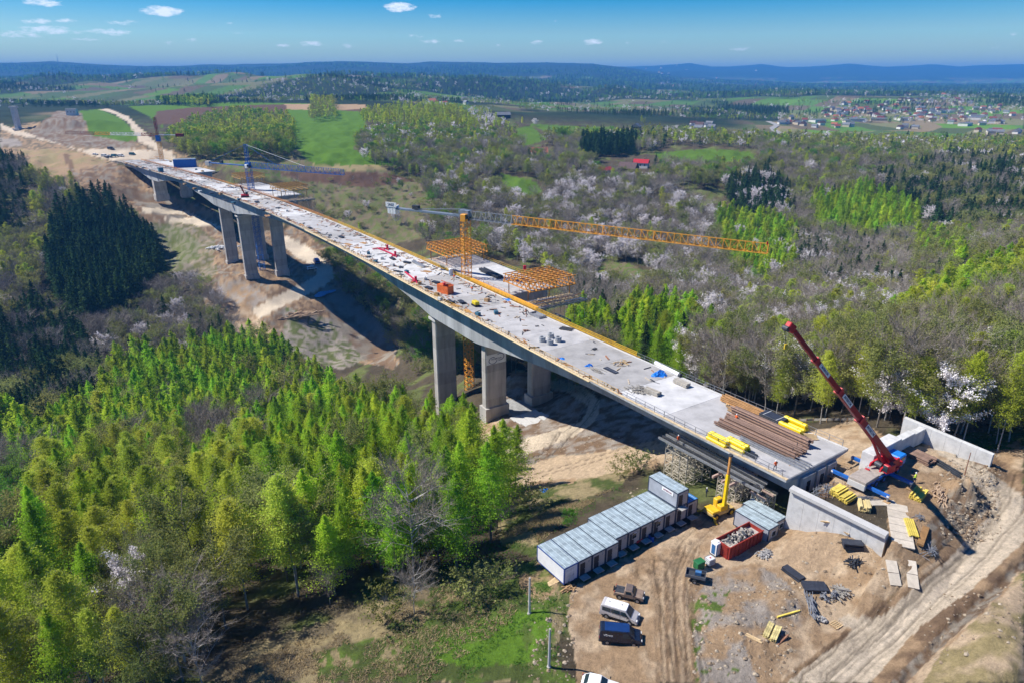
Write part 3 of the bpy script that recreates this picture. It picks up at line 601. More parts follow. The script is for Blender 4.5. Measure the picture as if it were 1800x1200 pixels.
# walkway brackets plank (yellow strip outside far edge)
sweep(lambda s: [(DW + .02, -.25), (DW + 1.1, -.25), (DW + 1.1, -.12), (DW + .02, -.12)], list(np.arange(48, 300, 4.0))).build('walkway', M_YR, near, world=True)
sweep(lambda s: [(-.38, -.2), (-.02, -.2), (-.02, -.05), (-.38, -.05)], list(np.arange(44, 240, 4.0))).build('walkway', mat('cream_edge', (.62, .5, .3), .8), near, world=True)
# piers
def pier(parent, s, off_c, w, d, top_dz, zbase, cap, name='pier'):
    c = axis(s, off_c); dr = axdir(s); top = axis(s, off_c, top_dz).z; ang = math.atan2(dr.y, dr.x)
    mb = MB(); z = zbase - 2; h = top - z
    # octagon-ish plan with chamfers, pour joints every 4 m as thin recesses
    def plan(k):
        a, b, ch = d / 2 * k, w / 2 * k, .35
        return [(-a, -b + ch), (-a + ch, -b), (a - ch, -b), (a, -b + ch), (a, b - ch), (a - ch, b), (-a + ch, b), (-a, b - ch)]
    M = Matrix.Rotation(ang, 3, 'Z'); zz = z; pieces = []
    root = None
    while zz < top - .01:
        hh = min(4.0, top - zz); pmb = MB(); pmb.prism(plan(1.0), hh - .05, M, (c.x, c.y, zz)); pmb.prism(plan(.985), .052, M, (c.x, c.y, zz + hh - .051))
        pieces.append(pmb); zz += hh
    LM = [M_CONC, M_CONC2, M_CONC3]
    for ip, p_ in enumerate(pieces): p_.build('pier_lift', LM[(ip * 5 + int(s)) % 3], parent, world=True)
    ft = MB(); ft.box((c.x, c.y, zbase + 1.2), (d + 1.0, w + .9, 4.4), ang); ft.build('pier_plinth', M_CONC, parent, world=True)
    if cap:
        cm = MB(); cm.box((c.x, c.y, top + .4), (d + 1.5, w + 1.2, .8), ang); cm.box((c.x, c.y, top + 1.1), (d * .7, w * .8, .6), ang)
        cm.build('pier_cap', M_CONCL, parent, world=True)
        bm_ = MB()
        for k2 in (-1, 1): bm_.box(tuple(M @ Vector((0, k2 * w * .27, 0)) + Vector((c.x, c.y, top + 1.75))), (1.2, 1.5, .8), ang)
        bm_.build('bearing', M_DARK, parent, world=True)
    return c, ang, top
pier(near, 125.5, 8.1, 6.6, 3.0, -depth(125) - 2.05, -52, True)
PB = pier(near, 95, 8.1, 6.6, 2.6, -depth(95) + .05, -24.5, False)
pier(near, 402, 8.1, 7.2, 3.0, -depth(402) + .05, -48.5, False)
pier(near, 366, 8.1, 7.2, 3.2, -depth(366) - 2.05, -50, True)
pier(near, 558, 8.1, 9.0, 6.0, -depth(558) + .05, -26, False)
# banner on the near pier: white board with an emblem of arcs and lettering
c_, ang_, top_ = PB
def text_obj(body, size, m, parent, M4, name='lettering', extrude=.02, align='CENTER'):
    cu = bpy.data.curves.new(name, 'FONT'); cu.body = body; cu.size = size; cu.extrude = extrude; cu.align_x = align; cu.align_y = 'CENTER'; cu.resolution_u = 2
    o = bpy.data.objects.new(name, cu); COL.objects.link(o); cu.materials.append(m)
    dg = bpy.context.evaluated_depsgraph_get(); me = bpy.data.meshes.new_from_object(o.evaluated_get(dg)); bpy.data.objects.remove(o)
    o = bpy.data.objects.new(name, me); COL.objects.link(o)
    if parent is not None:
        Pm = Matrix.Translation(parent.location) @ parent.rotation_euler.to_matrix().to_4x4(); M4 = Pm.inverted() @ M4; o.parent = parent
    o.matrix_basis = M4
    return o
nrm = -axdir(95); tr_ = Vector((-nrm.y, nrm.x, 0))   # banner faces back along the axis toward the abutment
bc = Vector((c_.x, c_.y, top_ - 4.6)) + nrm * (1.3 + .04)
Mb = Matrix((tr_, Vector((0, 0, 1)), nrm)).transposed().to_4x4(); Mb.translation = bc
bn_ = MB().box(tuple(bc), (6.0, 2.9, .05), M=Mb.to_3x3()).build('banner', M_WHITE, near, world=True)
def onb(x, y, z=.04): return Mb @ Vector((x, y, z))
ar = MB()
for sx in (-1, 1):
    P_ = [onb(sx * (1.1 + 1.25 * math.cos(t)), sx * .35 + 0.95 * math.sin(t) * 1.0) for t in np.linspace(-2.0 if sx > 0 else 2.2 - math.pi - 2.2 + .0, 2.2 if sx > 0 else 2.0, 15)]
    for a, b in zip(P_, P_[1:]): ar.bar(a, b, .16, .03, up=nrm)
ar.build('banner_emblem', mat('navy_print', (.02, .04, .12)), near, world=True)
text_obj('INTERCOR', .66, MATS['navy_print'], near, Mb @ Matrix.Translation((0, 0, .05)), 'banner_lettering')
# front of the deck end and abutment
dr0 = axdir(0); an0 = math.atan2(dr0.y, dr0.x)
ab = MB()
for o0, o1, zt in ((2.6, 13.6, 4.4),):
    P0, P1 = axis(-3.3, o0), axis(-3.3, o1); mid = (P0 + P1) / 2; ab.box((mid.x, mid.y, (zt - 2) / 2 - .0), (2.4, o1 - o0, zt + 3), an0)
ab.build('abutment', M_CONC, near, world=True)
en = MB(); dk = MB()
for o0, o1 in ((3.7, 6.9), (7.5, 9.6), (10.2, 12.6)):
    P0, P1 = axis(-1.25, o0), axis(-1.25, o1); mid = (P0 + P1) / 2; en.box((mid.x, mid.y, 8.5 - 2.3), (.45, o1 - o0, 3.2), an0)
en.build('end_diaphragm', M_CONC, near, world=True)
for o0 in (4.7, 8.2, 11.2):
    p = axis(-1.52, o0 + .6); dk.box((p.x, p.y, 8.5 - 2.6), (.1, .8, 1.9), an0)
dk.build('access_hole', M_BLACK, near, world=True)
# rebar sticking up behind the abutment
rb = MB(); rr = random.Random(9)
for i in range(46):
    p = axis(-4.4 - rr.random() * .8, 1.5 + i * .36); rb.tube((p.x, p.y, 4.6), (p.x + rr.uniform(-.05, .05), p.y, 6.6 + rr.random() * .9), .03, n=4)
tag(rb.build('starter_bars', M_RUST, near, world=True), kind='stuff')
# far carriageway: unfinished cantilever sections
def far_section(s0, s1, label, piers, loc_s):
    t = thing('unfinished_deck_section', label, 'viaduct', tuple(axis(loc_s, 26)), group='unfinished sections of the second carriageway')
    st = list(np.linspace(s0, s1, max(8, int((s1 - s0) / 5)))); sweep(girder_prof(18.6), st).build('girder', GM[0], t, world=True)
    for a in np.arange(s0 + .3, s1 - 5, 8.0):
        b = min(a + 7.95, s1 - .3); sweep(lambda s: [(19.1, .012), (34.2, .012), (34.2, .07), (19.1, .07)], [a, (a + b) / 2, b]).build('deck_slab', SLM[rnd.choice((0, 1))], t, world=True)
    for s, w_, zb, cap in piers: pier(t, s, 23.4 if s == 95.5 else 26.4, w_, 2.8, -depth(s) - (2.05 if cap else -.05), zb, cap)
    rail(t, 34.6, s0, s1, 3.0, 1.1, M_YR)
    rail(t, 18.8, s0, s1, 3.0, 1.0, mat('orange_rail', (.5, .2, .05)))
    return t
far_section(104, 156, 'short unfinished deck of the second carriageway with orange travellers by the yellow tower crane', [(125.5, 6.6, -50, True), (95.5, 6.6, -25, False)], 125)
far_section(340, 412, 'unfinished deck of the second carriageway beside the blue tower crane', [(402, 7.2, -48, False), (366, 7.2, -50, True)], 385)
far_section(500, 640, 'far unfinished deck of the second carriageway carrying a blue container, ending in mid air', [(556, 8.0, -25, False)], 560)
# wing walls
def slab_wall(P, Q, zt0, zt1, zb0, zb1, th, name, label, m=M_CONCW, cope=True):
    t = thing(name, label, 'wing wall', (P[0], P[1], zb0)); d = Vector((Q[0] - P[0], Q[1] - P[1], 0)); L = d.length; d.normalize(); nn = Vector((-d.y, d.x, 0)); n = 6
    for i in range(n):
        a, b = i / n, (i + 1) / n; mb = MB(); v = []
        for k, q in ((a, .012), (b, -.012)):
            p = Vector((P[0], P[1], 0)) + d * (L * k + q); zt = zt0 + (zt1 - zt0) * k; zb = zb0 + (zb1 - zb0) * k
            v += [p + Vector((0, 0, zb)), p + nn * th + Vector((0, 0, zb)), p + nn * th + Vector((0, 0, zt)), p + Vector((0, 0, zt))]
        mb.add(v, [(0, 1, 2, 3), (7, 6, 5, 4), (0, 4, 5, 1), (1, 5, 6, 2), (2, 6, 7, 3), (3, 7, 4, 0)]); mb.build('wall_panel', m, t, world=True)
    if cope:
        a = Vector((P[0], P[1], zt0 + .16)) + nn * (th * .1); b = Vector((Q[0], Q[1], zt1 + .16)) + nn * (th * .1); MB().bar(a, b, 1.25, .5).build('coping', M_CONCL, t, world=True)
    return t
NW = np.array([-.45, -.45])
slab_wall(WA - np.array([.8, -.8]) + NW, WF + np.array([-.3, .3]) + NW, 7.8, 6.6, -1.5, 2.0, 1.1, 'wing_wall', 'pale sloping wing wall with thick coping beside the sand pile')
slab_wall(WB, WC + np.array([.5, -.6]), 9.2, 8.0, 1.5, 5.0, .9, 'wing_wall', 'tall pale wing wall behind the red mobile crane', cope=False)
bw = thing('abutment_wall', 'rough pale back wall of the second abutment with stepped top', 'abutment', tuple(axis(-4, 24)))
for o0, o1, zt, th in ((16.2, 19.0, 9.3, 2.0), (19.05, 24.0, 9.9, 2.2), (24.05, 29.5, 9.0, 1.3), (29.55, 34.5, 8.6, 1.1)):
    P0, P1 = axis(-4.2, o0), axis(-4.2, o1); mid = (P0 + P1) / 2; MB().box((mid.x, mid.y, (zt - 1) / 2 + .5 * 0), (th, o1 - o0, zt + 1), an0).build('wall_block', M_CONCW, bw, world=True, bevel=.06)
# ================================================================= TREES
leafmat('larch_needles', (.31, .50, .035), (.47, .62, .06), .5, .026, .3)
leafmat('birch_leaves', (.40, .49, .05), (.55, .61, .09), .5, .02, .22)
leafmat('olive_leaves', (.22, .25, .07), (.33, .34, .115), .4, .02, .2)
leafmat('green_leaves', (.12, .25, .035), (.19, .33, .05), .4, .02, .25)
leafmat('fir_needles', (.040, .090, .034), (.072, .13, .042), .12, .015, .25)
leafmat('blossom', (.74, .69, .70), (.86, .82, .83), .25, .01, .12)
leafmat('twigs', (.22, .185, .15), (.31, .265, .22), .0, .01, .2)
leafmat('dry_leaves', (.20, .135, .07), (.26, .18, .09), .2, .02, .2)
M_BARK = mat('grey_bark', (.17, .15, .13), .95, .25, 3.0); M_BARKW = mat('birch_bark', (.36, .34, .31), .9, .3, 3.0); M_BARKD = mat('dark_bark', (.06, .05, .04), .95, .25, 3.0)
def rdirs(rs, n):
    d = rs.normal(size=(n, 3)); return d / np.linalg.norm(d, axis=1, keepdims=True)
def quads(rs, C, size, flat=0.0, vs=None):
    "one small leaf spray (quad) at every centre"
    n = len(C); a = rdirs(rs, n); a[:, 2] *= (1 - flat * .6); a /= np.linalg.norm(a, axis=1, keepdims=True)
    b = np.cross(a, rdirs(rs, n)); b /= np.maximum(np.linalg.norm(b, axis=1, keepdims=True), 1e-6)
    s = size * (.6 + .8 * rs.rand(n))[:, None] * (1 if vs is None else vs); a = a * s * .62; b = b * s * .42
    V = np.stack([C - a, C - b * .9 + a * .1, C + a, C + b * .9 - a * .1], 1).reshape(-1, 3); F = np.arange(4 * n).reshape(n, 4); return V, F
def sticks(P, Q, w):
    "thin 3-sided twigs between point arrays P and Q"
    n = len(P); d = Q - P; d /= np.maximum(np.linalg.norm(d, axis=1, keepdims=True), 1e-6)
    x = np.cross(d, np.array([.3, .2, .93])); x /= np.maximum(np.linalg.norm(x, axis=1, keepdims=True), 1e-6); y = np.cross(d, x); w = np.asarray(w).reshape(-1, 1) * np.ones((n, 1))
    V = np.stack([P + x * w, P - x * w * .5 + y * w * .87, P - x * w * .5 - y * w * .87, Q], 1).reshape(-1, 3)
    i = np.arange(n)[:, None] * 4; F = np.concatenate([i + [0, 1, 3], i + [1, 2, 3], i + [2, 0, 3]], 0); return V, F
def trunk_arr(h, r, lean=(0, 0), n=6, seg=5, wig=.15, rs=None):
    V = []; F = []
    for k in range(seg + 1):
        t = k / seg; cx, cy = lean[0] * t * t + (rs.uniform(-wig, wig) if rs is not None and 0 < k < seg else 0), lean[1] * t * t
        rr = r * (1 - t * .88) * (1.25 if k == 0 else 1)
        for i in range(n): a = 2 * math.pi * i / n; V.append((cx + rr * math.cos(a), cy + rr * math.sin(a), h * t - (.6 if k == 0 else 0)))
    for k in range(seg):
        for i in range(n): j = (i + 1) % n; F.append((k * n + i, k * n + j, (k + 1) * n + j, (k + 1) * n + i))
    return np.array(V), F
def mk(name, parts, mats_):
    "parts: list of (V, F, material index)"
    V = []; F = []; MI = []; o = 0
    for v, f, m in parts:
        V.append(v); fl = [tuple(int(i) + o for i in q) for q in (f.tolist() if isinstance(f, np.ndarray) else f)]; F += fl; MI += [m] * len(fl); o += len(v)
    me = bpy.data.meshes.new(name); me.from_pydata(np.concatenate(V).tolist(), [], F)
    for q in mats_: me.materials.append(q)
    if len(mats_) > 1: me.polygons.foreach_set('material_index', MI)
    me.update(); return me
def tree(kind, seed, det):
    """returns (trunk parts, crown parts); unit: metres, about 18-20 m tall. det: number of sprays"""
    rs = np.random.RandomState(seed); T = []; Cn = []
    if kind in ('larch', 'fir', 'birch'):
        h = 20.0 if kind != 'birch' else 18.0; R0 = (5.0 if kind == 'larch' else 5.0) * rs.uniform(.85, 1.15); z0 = {'larch': .24, 'fir': .08, 'birch': .27}[kind] * h
        tv, tf = trunk_arr(h, .13 if kind == 'birch' else .2, rs=rs); T.append((tv, tf, 0))
        nb = max(14, int(det / (26 if det > 5000 else 15 if det > 1000 else 5))); ns = max(2, det // nb)
        tt = rs.rand(nb) ** (.85 if kind == 'larch' else .8); zb = z0 + (h * .985 - z0) * tt; az = np.arange(nb) * 2.4 + rs.rand(nb)
        lob = 1 + .22 * np.sin(az * 2 + seed) + .18 * np.sin(tt * 21 + az + seed)
        L = R0 * (1 - tt) ** (.95 if kind == 'larch' else .92) * (.45 + .8 * rs.rand(nb)) * lob + .12
        if kind == 'larch': L *= np.where(tt < .12, .55, 1)
        if kind == 'birch': L = 5.4 * (tt + .10) ** .42 * (1 - tt) ** .78 * (.5 + .75 * rs.rand(nb)) * lob + .12
        droop = np.where(tt < .6, -.12, .28) if kind == 'larch' else (-.30 if kind == 'fir' else .55 + .5 * tt)
        D = np.stack([np.cos(az), np.sin(az), np.full(nb, 0.) + droop], 1); P = np.stack([0 * zb, 0 * zb, zb], 1); Q = P + D * L[:, None]
        T.append((*sticks(P[:140], Q[:140], .04), 0))
        q = rs.rand(nb, ns) ** .6; C = P[:, None] + D[:, None] * (L[:, None] * q)[..., None]
        C[..., 2] += (q ** 2) * L[:, None] * {'larch': .16, 'fir': .1, 'birch': -.35}[kind]
        sp = (.05 + .105 * L[:, None] * q)[..., None]; C = C + rs.normal(size=C.shape) * sp * np.array([1, 1, .75]); C[..., 2] -= rs.rand(nb, ns) * (.30 if kind == 'larch' else .2)
        sz = {'larch': .40, 'birch': .36, 'fir': .46}[kind] * (3000 / det) ** .45
        szs = sz * (.45 + .55 * np.minimum(1, np.repeat(L, ns) / 1.6))
        Cn.append((*quads(rs, C.reshape(-1, 3), 1.0, {'larch': .3, 'birch': 0, 'fir': .8}[kind], szs[:, None]), 0))
    else:
        h = 18.0; wide = {'birch': .15, 'olive': .24, 'green': .25, 'bare': .23, 'cherry': .27, 'dry': .22, 'bush': .5}[kind]; R0 = h * wide
        lean = rs.uniform(-1, 1, 2); low = {'birch': .28, 'bush': .04, 'cherry': .18, 'green': .2}.get(kind, .3)
        tv, tf = trunk_arr(h * .9, {'bush': .07, 'bare': .13, 'birch': .12, 'cherry': .15}.get(kind, .15), lean, rs=rs); T.append((tv, tf, 0))
        nl = 30 if det > 700 else 9; tt = low + (.92 - low) * rs.rand(nl); az = np.arange(nl) * 2.4 + rs.rand(nl) * .8
        up_ = {'birch': .9, 'cherry': .75, 'bare': 1.0}.get(kind, .8)
        prof = np.sin(np.clip((tt - low) / (1 - low), 0, 1) ** .8 * math.pi * .86 + .35) ** .7
        if kind == 'birch': tb = np.clip((tt - low) / (1 - low), 0, 1); prof = 1.35 * (1 - tb) ** .75 * (tb + .3) ** .45
        L = R0 * prof * (.75 + .5 * rs.rand(nl)) + .4
        D = np.stack([np.cos(az), np.sin(az), np.full(nl, up_) * (.7 + .5 * rs.rand(nl))], 1); P = np.stack([lean[0] * tt ** 2, lean[1] * tt ** 2, h * .9 * tt], 1); Q = P + D * L[:, None]
        T.append((*sticks(P, Q, .07), 0))
        k2 = 5; f = .35 + .65 * rs.rand(nl, k2); P2 = (P[:, None] + (Q - P)[:, None] * f[..., None]).reshape(-1, 3)
        D2 = (D[:, None] * .5 + rdirs(rs, nl * k2).reshape(nl, k2, 3) * .8 + np.array([0, 0, .25])).reshape(-1, 3); L2 = np.repeat(L, k2) * .55; Q2 = P2 + D2 * L2[:, None]
        T.append((*sticks(P2, Q2, .032), 0))
        k3 = max(1, det // (nl * k2)); f = rs.rand(nl * k2, k3) ** .7; B = P2[:, None] + (Q2 - P2)[:, None] * f[..., None]
        if kind in ('bare', 'cherry'):
            n3 = (14 if det > 3000 else 8) if kind == 'bare' else 6; fi = rs.rand(nl * k2, n3); P3 = (P2[:, None] + (Q2 - P2)[:, None] * fi[..., None]).reshape(-1, 3)
            D3 = np.repeat(D2, n3, 0) * .45 + rdirs(rs, len(P3)) * .75 + np.array([0, 0, .35]); Q3 = P3 + D3 * (.9 + .7 * rs.rand(len(P3)))[:, None]
            T.append((*sticks(P3, Q3, .022 * (1 if det > 700 else 2.4)), 1))
        if kind == 'bare': k3 = max(1, int(k3 * .3)); B = B[:, :k3]
        C = B + rs.normal(size=B.shape) * (.34 * (1 + .5 * (det < 700)))
        sz = {'birch': .36, 'cherry': .46, 'bare': .22, 'green': .42, 'bush': .6}.get(kind, .36) * (3000 / det) ** .42
        if kind == 'bare': sz *= .8
        Cn.append((*quads(rs, C.reshape(-1, 3), sz), 0))
    return T, Cn
KINDS = {  # kind: (object name, crown material, bark, category)
 'larch': ('larch_tree', 'larch_needles', M_BARK), 'fir': ('fir_tree', 'fir_needles', M_BARKD), 'birch': ('birch_tree', 'birch_leaves', M_BARKW), 'olive': ('young_leaf_tree', 'olive_leaves', M_BARK),
 'green': ('leafy_tree', 'green_leaves', M_BARK), 'bare': ('bare_tree', 'twigs', M_BARKW), 'cherry': ('cherry_tree', 'blossom', M_BARK), 'dry': ('brown_tree', 'dry_leaves', M_BARK), 'bush': ('bush', 'olive_leaves', M_BARK)}
PROTO = {}; LOWP = {}; FARP = {}
for ki, (kind, (nm, cm, bk)) in enumerate(KINDS.items()):
    hi = 14000 if kind in ('larch', 'birch') else 9000
    L_ = []
    for v in range(3 if kind in ('larch', 'birch', 'bare', 'cherry') else 2):
        T, Cn = tree(kind, 100 * ki + v, hi if kind != 'bush' else 1500)
        L_.append((mk('trunk', T, [bk, MATS['twigs']]), mk('crown', Cn, [MATS[cm]])))
    PROTO[kind] = L_
    L_ = []
    for v in range(4 if kind in ('larch', 'bare', 'olive', 'birch') else 3):
        T, Cn = tree(kind, 100 * ki + 20 + v, 3600 if kind in ('larch', 'cherry', 'birch') else 2600)
        L_.append(mk(nm, [(a, b, m) for a, b, m in T] + [(a, b, 2) for a, b, m in Cn], [bk, MATS['twigs'], MATS[cm]]))
    LOWP[kind] = L_
    L_ = []
    for v in range(2):
        T, Cn = tree(kind, 100 * ki + 40 + v, 260)
        L_.append(mk(nm, [(a, b, m) for a, b, m in T[:1]] + [(a, b, 2) for a, b, m in Cn], [bk, MATS['twigs'], MATS[cm]]))
    FARP[kind] = L_
# regions by the place of the crown in the photo: (polygon, mix, density keep, (hmin, hmax), place phrase). First hit wins
LF = [
 ([(0,560),(60,520),(130,570),(175,620),(200,680),(150,700),(60,760),(0,700)], {'fir': 8, 'bare': .8, 'olive': .4}, 1, (14, 19), 'dark fir stand at the left edge'),
 ([(85,420),(100,370),(150,345),(190,335),(215,350),(240,390),(275,430),(285,470),(270,500),(200,545),(130,560),(85,490)], {'fir': 1}, 1, (18, 24), 'dark fir stand below the far pier'),
 ([(0,270),(45,280),(60,330),(40,420),(0,400)], {'fir': 3, 'bare': 1}, .8, (12, 17), 'slope at the far left edge'),
 ([(20,290),(140,315),(145,350),(100,370),(85,420),(60,500),(0,480),(0,350)], {'birch': 3, 'olive': 3, 'bare': 3, 'cherry': .5}, .9, (12, 17), 'wooded slope left of the far cut'),
 ([(0,480),(60,490),(110,540),(130,560),(200,545),(190,600),(150,580),(90,545),(0,560)], {'bare': 5, 'cherry': .5, 'olive': 1.4}, .8, (9, 14), 'scrubby hollow by the dark firs'),
 ([(330,385),(380,400),(395,440),(350,470),(300,440)], {'bush': 3, 'bare': 1}, .25, (5, 8), 'grassy slope below the far deck'),
 ([(190,520),(240,490),(330,480),(400,520),(420,580),(380,600),(200,625),(170,600)], {'bare': 6, 'olive': 2, 'cherry': .6, 'fir': 2}, .8, (11, 16), 'bare belt above the bright larch wood'),
 # foreground plantation
 ([(350,735),(430,735),(430,800),(340,800)], {'bare': 3, 'larch': 1}, .8, (15, 18), 'bare gap inside the larch wood'),
 ([(0,780),(60,830),(70,900),(40,960),(0,960)], {'fir': 1, 'bare': 1, 'green': 1}, .8, (12, 16), 'dark corner of the foreground wood'),
 ([(180,960),(330,960),(380,1020),(360,1150),(220,1200),(150,1120)], {'bare': 4, 'olive': 2, 'birch': 1.5}, .9, (11, 15), 'bare edge of the foreground wood'),
 ([(0,900),(60,860),(150,800),(260,790),(420,790),(520,840),(560,930),(520,1000),(400,1030),(300,1010),(200,1080),(160,1200),(0,1200)], {'birch': 7, 'olive': .4, 'larch': 3}, 1, (15, 21), 'birch edge of the foreground wood'),
 ([(0,700),(150,690),(200,640),(350,595),(500,590),(560,620),(640,632),(740,660),(790,690),(835,740),(850,820),(850,900),(760,925),(700,945),(620,965),(560,960),(500,900),(420,790),(150,800),(0,860)], {'larch': 13, 'birch': 1.0, 'olive': .5, 'fir': .2, 'bare': .12}, 1, (13, 20), 'bright larch wood left of the viaduct'),
 ([(845,760),(905,740),(905,860),(860,880)], {'larch': 1}, .35, (17, 20), 'lone larches beside the haul road'),
 ([(560,960),(800,960),(870,900),(900,930),(860,960),(700,1000),(600,1030)], {'bush': 3, 'bare': 2}, .6, (6, 9), 'shady thicket below the larch wood'),
 # under and beyond the deck near the middle
 ([(590,440),(640,440),(700,480),(790,540),(850,640),(850,690),(770,660),(740,650),(690,560),(600,480)], {'bush': 5, 'bare': 3, 'green': 1, 'cherry': .4}, .85, (7, 11), 'scrub slope under the viaduct'),
]
RT = [
 ([(560,440),(600,425),(660,470),(760,530),(860,600),(870,690),(740,660),(700,600),(640,520)], {'bush': 5, 'bare': 3, 'green': 1.2, 'olive': 1}, .9, (8, 13), 'scrub slope seen under the viaduct'),
 ([(780,590),(1080,590),(1100,660),(980,662),(900,650),(860,690),(780,700)], {'bare': 4, 'olive': 3, 'green': 1}, 1, (10, 14), 'thicket seen between the near piers'),
 ([(290,238),(340,205),(420,190),(500,196),(520,215),(510,245),(520,262),(330,266)], {'birch': 6, 'olive': 4, 'green': 2}, 1, (13, 17), 'grove beside the bright green field'),
 ([(545,172),(588,172),(590,200),(546,203)], {'birch': 1, 'olive': 1}, 1, (14, 18), 'small clump on the field edge'),
 ([(632,192),(700,180),(800,185),(830,205),(850,215),(700,215),(640,210)], {'birch': 4, 'olive': 1}, 1, (12, 16), 'row of trees on the hill crest'),
 ([(625,235),(680,212),(780,215),(860,220),(900,250),(890,300),(820,300),(720,295),(660,275),(632,262)], {'birch': 3, 'olive': 4, 'green': 2, 'cherry': 1.3, 'bare': 4}, 1, (12, 16), 'copse right of the green field'),
 ([(480,305),(700,290),(735,300),(760,370),(720,400),(700,370),(640,440),(520,360)], {'bush': 4, 'bare': 2, 'cherry': 0.39}, .28, (5, 9), 'scrubby slope behind the blue crane'),
 ([(1015,238),(1120,236),(1110,272),(1020,272)], {'fir': 1}, 1, (14, 19), 'dark fir row by the red roofed house'),
 ([(740,175),(860,190),(900,220),(860,220),(780,210)], {'birch': 2, 'cherry': 1.3, 'bare': 2}, .7, (10, 14), 'hedgerow on the hill'),
 ([(1270,310),(1340,300),(1390,330),(1380,370),(1300,375)], {'fir': 5, 'cherry': 0.63}, 1, (14, 18), 'dark firs on the far slope'),
 ([(1260,372),(1330,365),(1400,400),(1395,470),(1330,490),(1265,440)], {'larch': 6, 'birch': 1, 'cherry': 0.39}, 1, (14, 18), 'green larch strip beyond the crane jib'),
 ([(1420,345),(1520,325),(1570,335),(1620,370),(1610,410),(1520,410),(1430,390)], {'larch': 1}, 1, (13, 17), 'bright larch block on the far slope'),
 ([(1540,310),(1680,270),(1800,290),(1800,400),(1720,410),(1640,380),(1570,330)], {'fir': 6, 'cherry': 0.32, 'olive': 1.2, 'bare': 1}, 1, (14, 19), 'dark fir forest at the right'),
 ([(1380,400),(1440,400),(1540,430),(1550,510),(1440,500),(1380,460)], {'fir': 3, 'cherry': 1.3, 'bare': 4, 'olive': 1}, 1, (13, 18), 'mixed hollow on the right slope'),
 ([(1600,410),(1700,420),(1700,470),(1620,470)], {'larch': 3, 'olive': 2}, 1, (13, 17), 'green strip on the right slope'),
 ([(1560,570),(1640,500),(1720,480),(1800,450),(1800,520),(1740,540),(1660,560),(1600,600)], {'larch': 3, 'birch': 4}, 1, (13, 18), 'green larches on the right hillside'),
 ([(990,590),(1000,540),(1080,560),(1110,530),(1200,540),(1260,580),(1200,640),(1140,620),(1060,590)], {'larch': 6, 'fir': .7, 'birch': .8}, 1, (13, 18), 'green larches behind the deck'),
 ([(985,500),(1070,500),(1090,545),(1000,545)], {'fir': 2, 'bare': 2, 'cherry': 0.32}, 1, (14, 18), 'firs behind the orange traveller'),
 ([(1330,520),(1480,500),(1620,520),(1600,560),(1400,600),(1260,590)], {'cherry': 3.1, 'birch': 3, 'bare': 4, 'olive': 2}, 1, (12, 16), 'blossom belt on the right hillside'),
 ([(1200,610),(1400,580),(1500,570),(1660,580),(1800,560),(1800,720),(1640,722),(1560,725),(1440,722),(1330,715),(1230,670)], {'bare': 4, 'birch': 6, 'cherry': 1, 'olive': 5}, 1, (14, 19), 'tall wood behind the mobile crane'),
 ([(1600,520),(1800,480),(1800,600),(1600,600)], {'bare': 4, 'birch': 4, 'olive': 4, 'green': 1}, 1, (13, 18), 'wooded hillside at the right'),
 ([(860,330),(1000,300),(1200,330),(1300,380),(1400,500),(1330,530),(1200,560),(1080,560),(1000,500),(940,440),(860,430),(850,400)], {'bare': 6, 'cherry': 2.8, 'olive': 3, 'birch': .8, 'bush': 1.2}, .9, (11, 16), 'blossoming valley wood under the crane jib'),
 ([(730,300),(860,300),(900,330),(860,430),(780,440),(730,400),(700,350)], {'bare': 4, 'cherry': 1.5, 'olive': 3, 'birch': 1, 'green': 1, 'bush': 2}, .8, (9, 14), 'valley wood behind the yellow tower crane'),
 ([(880,220),(1000,215),(1330,232),(1800,240),(1800,330),(1700,300),(1500,330),(1400,345),(1270,310),(1100,330),(1000,300),(880,310)], {'bare': 6, 'olive': 4, 'cherry': 0.56, 'birch': 2.2, 'fir': .4, 'green': .6}, 1, (11, 16), 'wood across the middle of the valley'),
 ([(1280,370),(1420,340),(1450,400),(1600,410),(1700,400),(1800,400),(1800,480),(1620,500),(1540,520),(1400,520),(1330,480)], {'bare': 6, 'olive': 3, 'birch': 2, 'cherry': 0.75, 'fir': 1.2}, 1, (12, 17), 'mixed wood on the right slope'),
 ([(0,160),(100,165),(250,175),(370,180),(380,160),(250,155),(0,142)], {'fir': 4, 'birch': 3, 'green': 3}, 1, (14, 19), 'dark wooded ridge at the far left'),
]
CLEAR = [[(905,222),(960,218),(1090,226),(1150,240),(960,244),(960,250),(915,262)], [(1150,262),(1250,258),(1325,264),(1345,300),(1250,302),(1150,296)], [(870,305),(940,315),(962,352),(930,360),(876,336)], [(1040,455),(1110,462),(1180,505),(1120,522),(1010,500)],
         [(640,160),(730,155),(850,170),(800,186),(700,186)], [(1380,180),(1800,190),(1800,240),(1400,236)],
         [(925,255),(975,255),(975,285),(925,285)], [(1045,278),(1150,270),(1150,318),(1045,318)]]
rs = np.random.RandomState(42)
def cand(y0, y1, sp, xl=1.0):
    "jittered grid of planting spots inside the view, with margin"
    ys = np.arange(y0, y1, sp); out = []
    for y in ys:
        xm = (y * CP + 60 * SP) * 1.0 + 12; xs = np.arange(-xm, xm, sp); out.append(np.stack([xs + rs.uniform(-.42, .42, len(xs)) * sp, np.full(len(xs), y) + rs.uniform(-.42, .42, len(xs)) * sp], 1))
    return np.concatenate(out)
Q_ = np.concatenate([cand(45, 150, 4.3), cand(150, 260, 4.6), cand(260, 420, 5.0), cand(420, 800, 6.2), cand(800, 1500, 9.5)])
QZ = ground_z(Q_[:, 0], Q_[:, 1], False)
CU, CV = proj(Q_[:, 0], Q_[:, 1], QZ + 9.0)
